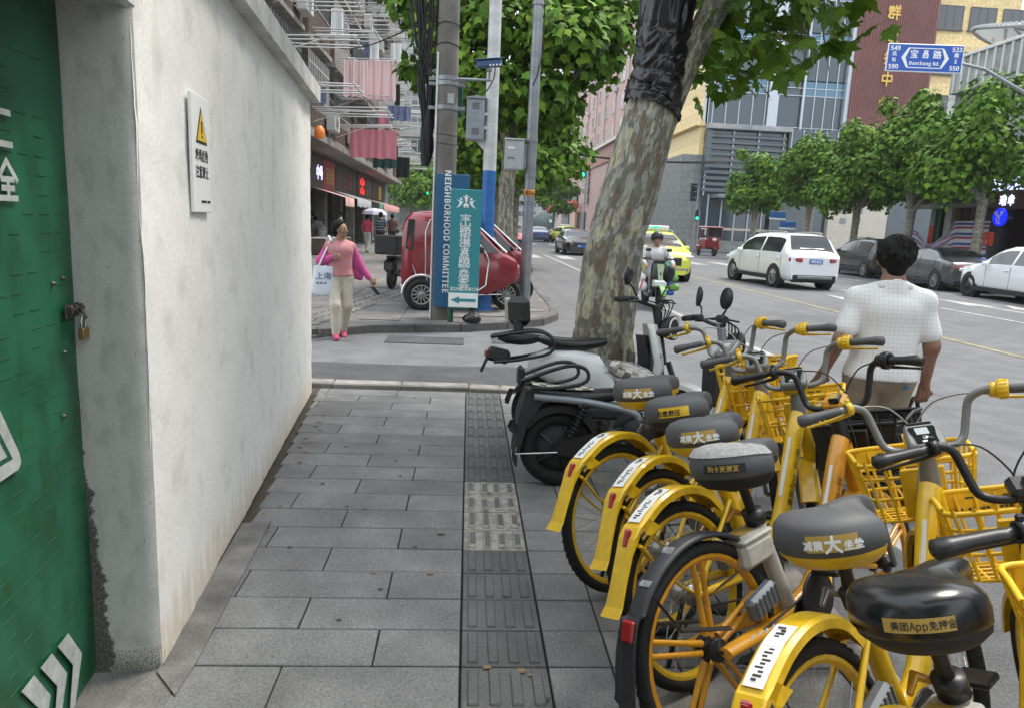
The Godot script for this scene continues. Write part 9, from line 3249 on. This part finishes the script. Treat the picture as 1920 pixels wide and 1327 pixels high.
func white_scooter() -> void:
	var t := thing("electric_scooter", "white electric scooter with black backrest and round headlamp by the tree", "scooter")
	place_vehicle(t, V3(0.56, 0, -4.86), 93.0, -6.0)
	fat_wheel(t, "rear_wheel", V3(0, 0.225, 0), 0.225)
	var sb := Basis(Vector3.UP, deg_to_rad(-42))
	var ax := V3(0.93, 0, 0)
	var sx := Transform3D(sb, ax - sb * ax)
	fat_wheel(t, "front_wheel", V3(1.14, 0.225, 0), 0.225, sx)
	var st := begin()
	# white body under the seat
	var rings := []
	for q in [[-0.12, 0.50, 0.60, 0.09], [0.0, 0.44, 0.66, 0.13], [0.2, 0.36, 0.67, 0.15], [0.36, 0.28, 0.64, 0.15], [0.46, 0.24, 0.5, 0.14], [0.52, 0.22, 0.34, 0.13]]:
		var ring := PackedVector3Array()
		for k in 16:
			var a := TAU * k / 16.0
			ring.append(V3(q[0], lerpf(q[1], q[2], 0.5 + 0.5 * signf(sin(a)) * pow(absf(sin(a)), 0.5)), q[3] * signf(cos(a)) * pow(absf(cos(a)), 0.5)))
		rings.append(ring)
	loft(st, rings)
	obj("body", st, M.scooter_white, t)
	bxm("footboard", V3(0.66, 0.235, 0), V3(0.42, 0.08, 0.26), M.black_matt, t, 0.02)
	# leg shield: white outside, black inner face
	st = begin()
	rings = []
	for q in [[0.80, 0.22, 0.13], [0.86, 0.4, 0.16], [0.88, 0.6, 0.17], [0.84, 0.82, 0.12], [0.83, 0.86, 0.09]]:
		var ring := PackedVector3Array()
		for e in [[-1.0, 0.03], [-0.7, 0.075], [0.0, 0.09], [0.7, 0.075], [1.0, 0.03], [0.9, 0.0], [0.0, 0.02], [-0.9, 0.0]]:
			ring.append(V3(q[0] + e[1], q[1], e[0] * q[2]))
		rings.append(ring)
	loft(st, rings)
	obj("leg_shield", st, M.scooter_white, t)
	st = begin()
	rings = []
	for q in [[0.77, 0.26, 0.09], [0.815, 0.42, 0.125], [0.83, 0.6, 0.13], [0.80, 0.78, 0.09]]:
		var ring := PackedVector3Array()
		for e in [[-1.0, 0.02], [0.0, 0.06], [1.0, 0.02], [0.8, -0.015], [-0.8, -0.015]]:
			ring.append(V3(q[0] + e[1], q[1], e[0] * q[2]))
		rings.append(ring)
	loft(st, rings)
	obj("inner_panel", st, M.black_matt, t)
	seat_pad(t, -0.06, 0.42, 0.725, 0.14, M.seat_black)
	# backrest on its own pad behind the rider's seat
	st = begin()
	box(st, V3(-0.2, 0.91, 0), V3(0.085, 0.2, 0.21), 0.04, Basis(Vector3.UP, 0.75) * Basis(V3(0, 0, 1), 0.12))
	var br := obj("backrest", st, M.seat_black, t)
	bxm("backrest_shell", V3(-0.23, 0.91, -0.03), V3(0.03, 0.185, 0.195), M.off_white, br, 0.014, Basis(Vector3.UP, 0.75) * Basis(V3(0, 0, 1), 0.12))
	bxm("backrest_stem", V3(-0.2, 0.79, 0), V3(0.07, 0.12, 0.1), M.black_plastic, br, 0.015)
	seat_pad(t, -0.34, -0.04, 0.73, 0.12, M.seat_black, "pillion_seat", 0.01)
	st = begin()
	for s in [-1.0, 1.0]:
		tube(st, smooth_path([V3(-0.38, 0.73, 0.12 * s), V3(-0.1, 0.78, 0.15 * s), V3(0.03, 0.74, 0.155 * s), V3(0.02, 0.64, 0.15 * s), V3(-0.2, 0.58, 0.13 * s), V3(-0.36, 0.56, 0.12 * s)], 4), 0.012, 6)
	tube(st, [V3(-0.38, 0.73, -0.12), V3(-0.38, 0.73, 0.12)], 0.012, 6)
	obj("grab_rail", st, M.black_plastic, t)
	st = begin()
	box(st, V3(-0.33, 0.60, 0), V3(0.16, 0.09, 0.2), 0.02, Basis(V3(0, 0, 1), -0.2))
	box(st, V3(-0.42, 0.55, 0), V3(0.02, 0.14, 0.18), 0.004, Basis(V3(0, 0, 1), -0.4))
	obj("tail_unit", st, M.black_plastic, t)
	bxm("tail_lamp", V3(-0.418, 0.61, 0), V3(0.02, 0.04, 0.14), M.tail_red, t, 0.006)
	var gp := []
	for k in 8:
		var a := deg_to_rad(30 + 20 * k)
		gp.append(V3(cos(a) * 0.25, 0.225 + sin(a) * 0.25, 0))
	obj("rear_mudguard", fender_shape(gp, 0.07, 0.03), M.black_plastic, t)
	gp = []
	for k in 7:
		var a := deg_to_rad(20 + 22 * k)
		gp.append(V3(1.14 + cos(a) * 0.25, 0.225 + sin(a) * 0.25, 0))
	obj("front_mudguard", fender_shape(gp, 0.06, 0.04), M.scooter_white, t).transform = sx
	st = begin()
	for s in [-1.0, 1.0]:
		tube(st, [V3(0.98, 0.6, 0.07 * s), V3(1.14, 0.225, 0.07 * s)], 0.02, 8)
	tube(st, [V3(0.9, 0.98, 0), V3(0.98, 0.58, 0)], 0.028, 8)
	obj("fork", st, M.black_plastic, t).transform = sx
	lamp_round(t, V3(1.03, 0.84, 0), 0.085, sx)
	cockpit(t, V3(0.89, 1.02, 0), sx, [[-1.0, 0.14, 0.1], [1.0, 0.10, 0.12]])
	for o in t.get_children():
		if String(o.name).begins_with("front") or String(o.name).rstrip("0123456789") in ["leg_shield", "inner_panel", "fork", "headlamp", "handlebar", "footboard"]:
			o.transform.origin += V3(-0.15, 0, 0)
	# wire basket behind the leg shield
	st = begin()
	for k in 9:
		for y in [0.0, 1.0]:
			var u := k / 8.0
			tube(st, [V3(0.60 + 0.2 * y, 0.50 + 0.02 * k, -0.14), V3(0.60 + 0.2 * y, 0.50 + 0.02 * k, 0.14)], 0.0018, 3, false)
		tube(st, [V3(0.60 + 0.025 * k, 0.5, 0.14), V3(0.60 + 0.025 * k, 0.66, 0.14)], 0.0018, 3, false)
		tube(st, [V3(0.60 + 0.025 * k, 0.5, -0.14), V3(0.60 + 0.025 * k, 0.66, -0.14)], 0.0018, 3, false)
		tube(st, [V3(0.60, 0.5, -0.14 + 0.035 * k), V3(0.60, 0.66, -0.14 + 0.035 * k)], 0.0018, 3, false)
		tube(st, [V3(0.60, 0.50 + 0.02 * k, 0.14), V3(0.80, 0.50 + 0.02 * k, 0.14)], 0.0018, 3, false)
	obj("wire_basket", st, M.black_matt, t)

func black_moped() -> void:
	var t := thing("electric_moped", "black and grey electric moped with a coil spring, nearest of the scooters", "scooter")
	place_vehicle(t, V3(0.56, 0, -4.02), 88.0, -7.0)
	fat_wheel(t, "rear_wheel", V3(0, 0.225, 0), 0.225)
	fat_wheel(t, "front_wheel", V3(1.16, 0.225, 0), 0.225)
	var gp := []
	for k in 9:
		var a := deg_to_rad(10 + 19 * k)
		gp.append(V3(cos(a) * 0.262, 0.225 + sin(a) * 0.262, 0))
	obj("rear_mudguard", fender_shape(gp, 0.075, 0.05), M.black_matt, t)
	# swing arm cover
	var st := begin()
	prism(st, PackedVector2Array([V2(-0.06, 0.21), V2(0.0, 0.285), V2(0.36, 0.36), V2(0.40, 0.33), V2(0.33, 0.24), V2(0.1, 0.18)]), 0.03, Transform3D(Basis(), V3(0, 0, 0.085)))
	obj("swing_arm_cover", st, M.black_plastic, t)
	st = begin()
	for s in [-1.0, 1.0]:
		tube(st, [V3(0.0, 0.225, 0.09 * s), V3(0.44, 0.28, 0.09 * s)], 0.018, 6)
	obj("swing_arm", st, M.frame_grey, t)
	# shock absorber with its coil
	for s in [-1.0, 1.0]:
		st = begin()
		var a := V3(0.06, 0.30, 0.11 * s)
		var b := V3(0.14, 0.5, 0.11 * s)
		var coil := []
		var af := along(a, b - a)
		for k in 73:
			var u := k / 72.0
			coil.append(af * V3(cos(u * TAU * 9.0) * 0.026, u * (b - a).length(), sin(u * TAU * 9.0) * 0.026))
		tube(st, coil, 0.005, 5)
		tube(st, [a, b], 0.011, 8)
		obj("coil_spring", st, M.black_plastic, t)
	# frame tubes
	st = begin()
	for s in [-1.0, 1.0]:
		tube(st, smooth_path([V3(-0.16, 0.53, 0.1 * s), V3(0.15, 0.505, 0.11 * s), V3(0.40, 0.455, 0.1 * s), V3(0.46, 0.4, 0.1 * s), V3(0.46, 0.28, 0.1 * s)], 4), 0.021, 8)
		tube(st, [V3(0.46, 0.28, 0.1 * s), V3(0.84, 0.27, 0.1 * s), V3(0.96, 0.6, 0.02 * s)], 0.02, 8)
	tube(st, [V3(0.9, 0.42, 0), V3(0.99, 0.78, 0)], 0.035, 8)
	obj("frame", st, M.frame_grey, t)
	seat_pad(t, -0.2, 0.42, 0.56, 0.12, M.seat_black, "seat", 0.035)
	st = begin()
	sheet(st, 14, 6, func(u, v): return V3(-0.17 + 0.36 * u, 0.608 - 0.028 * sin(PI * (0.03 + 0.58 * u)) + 0.004 - 0.012 * pow(v * 2.0 - 1.0, 2), (v - 0.5) * 0.19 * (1.0 - 0.2 * u)), true)
	obj("seat_patch", st, M.checkered, t)
	# tall tail panel with a splash flap
	st = begin()
	prism(st, PackedVector2Array([V2(-0.2, 0.57), V2(-0.1, 0.55), V2(-0.13, 0.46), V2(-0.19, 0.38), V2(-0.235, 0.2), V2(-0.265, 0.2), V2(-0.24, 0.44)]), 0.2, Transform3D(Basis(), V3(0, 0, -0.1)))
	obj("tail_panel", st, M.black_matt, t)
	st = begin()
	for k in 8:
		box(st, V3(-0.25, 0.165, -0.09 + 0.0257 * k), V3(0.012, 0.08, 0.012), 0.003)
	obj("flap_teeth", st, M.black_matt, t)
	st = begin()
	tube(st, [V3(-0.25, 0.24, 0.11), V3(-0.26, 0.2, 0.11), V3(-0.02, 0.215, 0.12)], 0.005, 5)
	obj("flap_stay", st, M.chrome, t)
	for s in [-1.0, 1.0]:
		st = begin()
		tube(st, smooth_path([V3(-0.24, 0.62, 0.13 * s), V3(0.0, 0.71, 0.15 * s), V3(0.12, 0.70, 0.15 * s), V3(0.13, 0.63, 0.15 * s), V3(0.0, 0.59, 0.14 * s), V3(-0.18, 0.58, 0.12 * s)], 4), 0.012, 6)
		obj("grab_rail", st, M.black_plastic, t)
	bxm("tail_lamp", V3(-0.23, 0.64, 0), V3(0.04, 0.12, 0.11), M.black_plastic, t, 0.02)
	bxm("battery_case", V3(0.66, 0.335, 0), V3(0.5, 0.1, 0.19), M.black_matt, t, 0.02)
	st = begin()
	lathe(st, [V2(0.0001, -0.12), V2(0.085, -0.12), V2(0.095, -0.09), V2(0.095, 0.09), V2(0.085, 0.12), V2(0.0001, 0.12)], 22, along(V3(0.45, 0.325, 0), V3(0, 0, 1)))
	obj("motor_cover", st, M.black_matt, t)
	st = begin()
	for s in [-1.0, 1.0]:
		tube(st, [V3(1.01, 0.62, 0.07 * s), V3(1.16, 0.225, 0.07 * s)], 0.02, 8)
	tube(st, [V3(0.96, 0.98, 0), V3(1.02, 0.6, 0)], 0.026, 8)
	obj("fork", st, M.frame_grey, t)
	bxm("front_box", V3(0.93, 0.62, 0), V3(0.1, 0.3, 0.16), M.black_matt, t, 0.03)
	lamp_round(t, V3(1.07, 0.86, 0), 0.07, Transform3D())
	cockpit(t, V3(0.95, 1.0, 0), Transform3D(), [[-1.0, 0.08, 0.06], [1.0, 0.06, 0.06]])
	# cushion in clear film, leant on the front of the seat
	var c := thing("wrapped_cushion", "checkered cushion in clear plastic film lying on the moped seat", "cushion")
	c.transform = t.transform * Transform3D(Basis(V3(0, 0, 1), -0.35), V3(0.44, 0.66, 0.0))
	st = begin()
	flesh(st, [[V3(-0.1, 0, -0.06), V3(0.1, 0, -0.06), 0.05, 0.045], [V3(-0.1, 0, 0.06), V3(0.1, 0, 0.06), 0.05, 0.045]], 0.014, 0.06)
	obj("cushion", st, M.checkered, c)
	st = begin()
	var nz := noise(905, 9.0, 3)
	var rings := []
	for i in 15:
		var u := i / 14.0
		var ring := PackedVector3Array()
		for k in 22:
			var a := TAU * k / 22.0
			var r := 0.075 * pow(sin(PI * clampf(u, 0.06, 0.94)), 0.35) * (1.0 + 0.22 * nz.get_noise_3d(cos(a), sin(a), u * 3.0))
			ring.append(V3(lerpf(-0.17, 0.18, u), cos(a) * r - 0.01, sin(a) * r * 1.9))
		rings.append(ring)
	loft(st, rings)
	obj("film", st, M.cling_film, c)

func ridden_scooter() -> void:
	var t := thing("delivery_scooter", "black and pale green scooter ridden towards the camera", "scooter")
	place_vehicle(t, V3(3.95, -0.12, -15.75), 180.0)
	mat("scooter_black", lin(0.016, 0.019, 0.017), 0.3, 0, {"coat": 0.4})
	mat("scooter_green", lin(0.3, 0.4, 0.24), 0.4)
	mat("bright_green", lin(0.13, 0.3, 0.06), 0.5)
	fat_wheel(t, "rear_wheel", V3(0, 0.24, 0), 0.24)
	fat_wheel(t, "front_wheel", V3(1.25, 0.24, 0), 0.24)
	bxm("body", V3(0.2, 0.5, 0), V3(0.75, 0.32, 0.3), M.scooter_black, t, 0.08)
	bxm("footboard", V3(0.7, 0.3, 0), V3(0.5, 0.12, 0.34), M.scooter_black, t, 0.03)
	seat_pad(t, -0.15, 0.5, 0.7, 0.15, M.seat_black)
	var st := begin()
	var rings := []
	for q in [[1.0, 0.4, 0.17], [1.06, 0.55, 0.2], [1.04, 0.75, 0.19], [0.97, 0.95, 0.15]]:
		var ring := PackedVector3Array()
		for e in [[-1.0, 0.0], [-0.75, 0.08], [0.0, 0.11], [0.75, 0.08], [1.0, 0.0], [0.8, -0.08], [-0.8, -0.08]]:
			ring.append(V3(q[0] + e[1], q[1], e[0] * q[2]))
		rings.append(ring)
	loft(st, rings)
	obj("front_shield", st, M.scooter_black, t)
	st = begin()
	prism(st, PackedVector2Array([V2(-0.045, 0.0), V2(0.045, 0.0), V2(0.075, 0.34), V2(-0.075, 0.34)]), 0.02, Transform3D(Basis(V3(0, 0, -1), V3(-0.2, 0.98, 0), V3(0.98, 0.2, 0)), V3(1.155, 0.6, 0)))
	obj("shield_stripe", st, M.scooter_green, t)
	bxm("headlamp", V3(1.17, 0.54, 0), V3(0.06, 0.13, 0.3), M.lamp_lens, t, 0.025)
	bxm("headlamp_surround", V3(1.15, 0.54, 0), V3(0.06, 0.16, 0.34), M.scooter_green, t, 0.03)
	bxm("dash", V3(0.98, 0.99, 0), V3(0.12, 0.11, 0.26), M.scooter_black, t, 0.04, Basis(V3(0, 0, 1), 0.5))
	var gp := []
	for k in 7:
		var a := deg_to_rad(15 + 22 * k)
		gp.append(V3(1.25 + cos(a) * 0.27, 0.24 + sin(a) * 0.27, 0))
	obj("front_mudguard", fender_shape(gp, 0.055, 0.03), M.bright_green, t)
	st = begin()
	for s in [-1.0, 1.0]:
		tube(st, [V3(1.08, 0.6, 0.08 * s), V3(1.25, 0.24, 0.08 * s)], 0.022, 8)
	obj("fork", st, M.black_plastic, t)
	cockpit(t, V3(0.92, 1.03, 0), Transform3D(), [[-1.0, 0.14, 0.06], [1.0, 0.14, 0.06]], false)
	for q in [[-1.0, "cloth_white", "white carrier bag with a red mark hanging left of the rider"], [1.0, "bright_green", "green carrier bag hanging right of the rider's scooter"], [0.82, "road_sign_blue", "small blue bag hung below the green carrier bag"]]:
		var bg := thing("carrier_bag", q[2], "bag", V3(3.95 + 0.36 * q[0], 0.28 if q[1] != "road_sign_blue" else 0.16, -14.85))
		st = begin()
		var w := 0.13 if q[0] < 0 else (0.1 if q[1] == "bright_green" else 0.07)
		flesh(st, [[V3(-w * 0.5, 0.06, 0), V3(w * 0.5, 0.06, 0), w * 0.8, w * 0.8], [V3(-w * 0.3, 0.24, 0), V3(w * 0.3, 0.24, 0), w * 0.6, w * 0.6], [V3(0, 0.3, 0), V3(0, 0.42, 0), w * 0.4, 0.015]], 0.022, 0.05)
		obj("sack", st, M[q[1]], bg)
		st = begin()
		tube(st, [V3(0, 0.4, 0), V3(-0.02 * q[0], 0.52, 0)], 0.012, 5)
		obj("handle", st, M[q[1]], bg)
		if q[0] < 0:
			bxm("red_mark", V3(0.02, 0.12, 0.106), V3(0.03, 0.2, 0.006), M.banner_red, bg, 0.0, Basis(V3(0, 0, 1), -0.3))

# ---------- traffic lights, wires, goods ----------
func signal_light(at: Vector3, label: String, size: float, lit: int, post: float) -> void:
	var t := thing("traffic_light", label, "traffic light", at)
	bxm("case", V3(0, 0, 0), V3(0.36, 1.0, 0.2) * size, M.black_matt, t, 0.03)
	for k in 3:
		var st := begin()
		lathe(st, [V2(0.0001, 0.03), V2(0.12, 0.02), V2(0.13, 0.0)], 16, Transform3D(Basis(V3(1, 0, 0), V3(0, 0, 1), V3(0, -1, 0)) * size, V3(0, 0.31 - 0.31 * k, 0.1) * size))
		obj("signal_lamp", st, M.signal_green if k == lit else M.glass_dark, t)
		bxm("visor", V3(0, 0.45 - 0.31 * k, 0.17) * size, V3(0.28, 0.03, 0.16) * size, M.black_matt, t)
	var st := begin()
	tube(st, [V3(0.25 * size, 0.4, -0.15), V3(0.25 * size, -post, -0.15)], 0.07, 8)
	tube(st, [V3(0, 0.1, -0.12), V3(0.25 * size, 0.1, -0.15)], 0.03, 6)
	obj("post", st, M.galvanised, t)

func small_things() -> void:
	mat("signal_green", lin(0.02, 0.6, 0.45), 0.4, 0, {"emit": Color(0.05, 1.0, 0.7), "power": 1.6})
	signal_light(V3(13.0, 8.1, -86.0), "green traffic light left of the tree trunk", 2.0, 2, 8.2)
	signal_light(V3(16.6, 4.4, -54.0), "dark traffic light seen edge-on right of the tree trunk", 1.3, 9, 4.5)
	signal_light(V3(17.0, 2.75, -54.0), "green crossing light on the post right of the trunk", 0.75, 2, 2.85)
	signal_light(V3(-4.3, 4.6, -76.0), "small green traffic light beyond the end of the shops", 1.2, 2, 4.7)
	# wires across the street
	var q := [[V3(3.5, 7.9, -60), V3(20, 7.2, -60), 0.09, "thick black cable sagging across the crossing"], [V3(-0.4, 6.2, -11.2), V3(-6.4, 10.2, -27), 0.012, "thin wire from the concrete pole to the apartment block"], [V3(-0.5, 5.4, -11.3), V3(-6.4, 8.8, -24), 0.012, "second wire from the concrete pole to the balconies"], [V3(-0.45, 4.5, -11.2), V3(-6.3, 8.3, -30), 0.014, "lowest wire from the concrete pole to the balconies"], [V3(1.5, 10.5, -40), V3(22, 13.5, -44), 0.02, "thin wire high across the road before the glass front"]]
	for w in q:
		var st := begin()
		var pts := []
		for k in 13:
			var u := k / 12.0
			pts.append((w[0] as Vector3).lerp(w[1], u) - V3(0, 0.5 * sin(PI * u), 0))
		tube(st, pts, w[2], 5)
		tag(obj("overhead_wire", st, M.cable), w[3], "wire", "overhead wires")
	# bus stop signs and goods
	for k in 2:
		var b := thing("blue_road_sign", ["small blue road sign left of the bus stop panel", "low blue sign panel by the bus stop"][k], "sign", V3(18.9 + 0.7 * k, 2.75 - 0.55 * k, -44.0))
		bxm("plate", V3(0, 0, 0), V3(1.0, 0.4, 0.05), M.pole_blue, b, 0.01)
		bxm("plate_band", V3(0, -0.24, 0), V3(1.0, 0.1, 0.05), M.white_ink, b)
		bxm("post", V3(-0.3, -1.2 + 0.2 * k, -0.06), V3(0.1, 3.0 - 1.0 * k, 0.1), M.galvanised, b)
	var n := thing("bus_stop_panel", "grey bus stop panel with a yellow foot among the right-hand trees", "sign", V3(20.6, 0, -43.5))
	bxm("panel", V3(0, 2.4, 0), V3(0.5, 1.4, 0.1), M.cabinet_pale, n, 0.02)
	bxm("foot", V3(0, 1.45, 0), V3(0.5, 0.45, 0.12), M.sign_yellow, n, 0.02)
	bxm("post", V3(0, 0.6, -0.02), V3(0.12, 1.2, 0.08), M.galvanised, n)
	for k in 3:
		var c := thing("goods_crate", ["brown wooden crate at the first shop front", "white foam box beside the brown crate", "pale sack leaning by the shop pillar"][k], "box", V3(-5.9 + 0.25 * k, 0, -28.4 - 1.1 * k), 0.2 * k)
		bxm("box", V3(0, 0.3, 0), V3(0.9, 0.6, 0.7), [M.lattice, M.white_paint, M.soffit][k], c, 0.03)
		bxm("lid", V3(0, 0.62, 0), V3(0.94, 0.05, 0.74), [M.lattice_pale, M.white_paint, M.soffit][k], c, 0.015)
	var src := get_node("delivery_scooter")
	var d := copy_of(src, "parked delivery scooter with a black box behind the three-wheeler", Transform3D(Basis(V3(0.25, 0, -0.97), Vector3.UP, V3(0.97, 0, 0.25)), V3(-1.62, 0, -15.6)))
	bxm("delivery_box", V3(-0.15, 0.95, 0), V3(0.5, 0.4, 0.5), M.black_matt, d, 0.03)
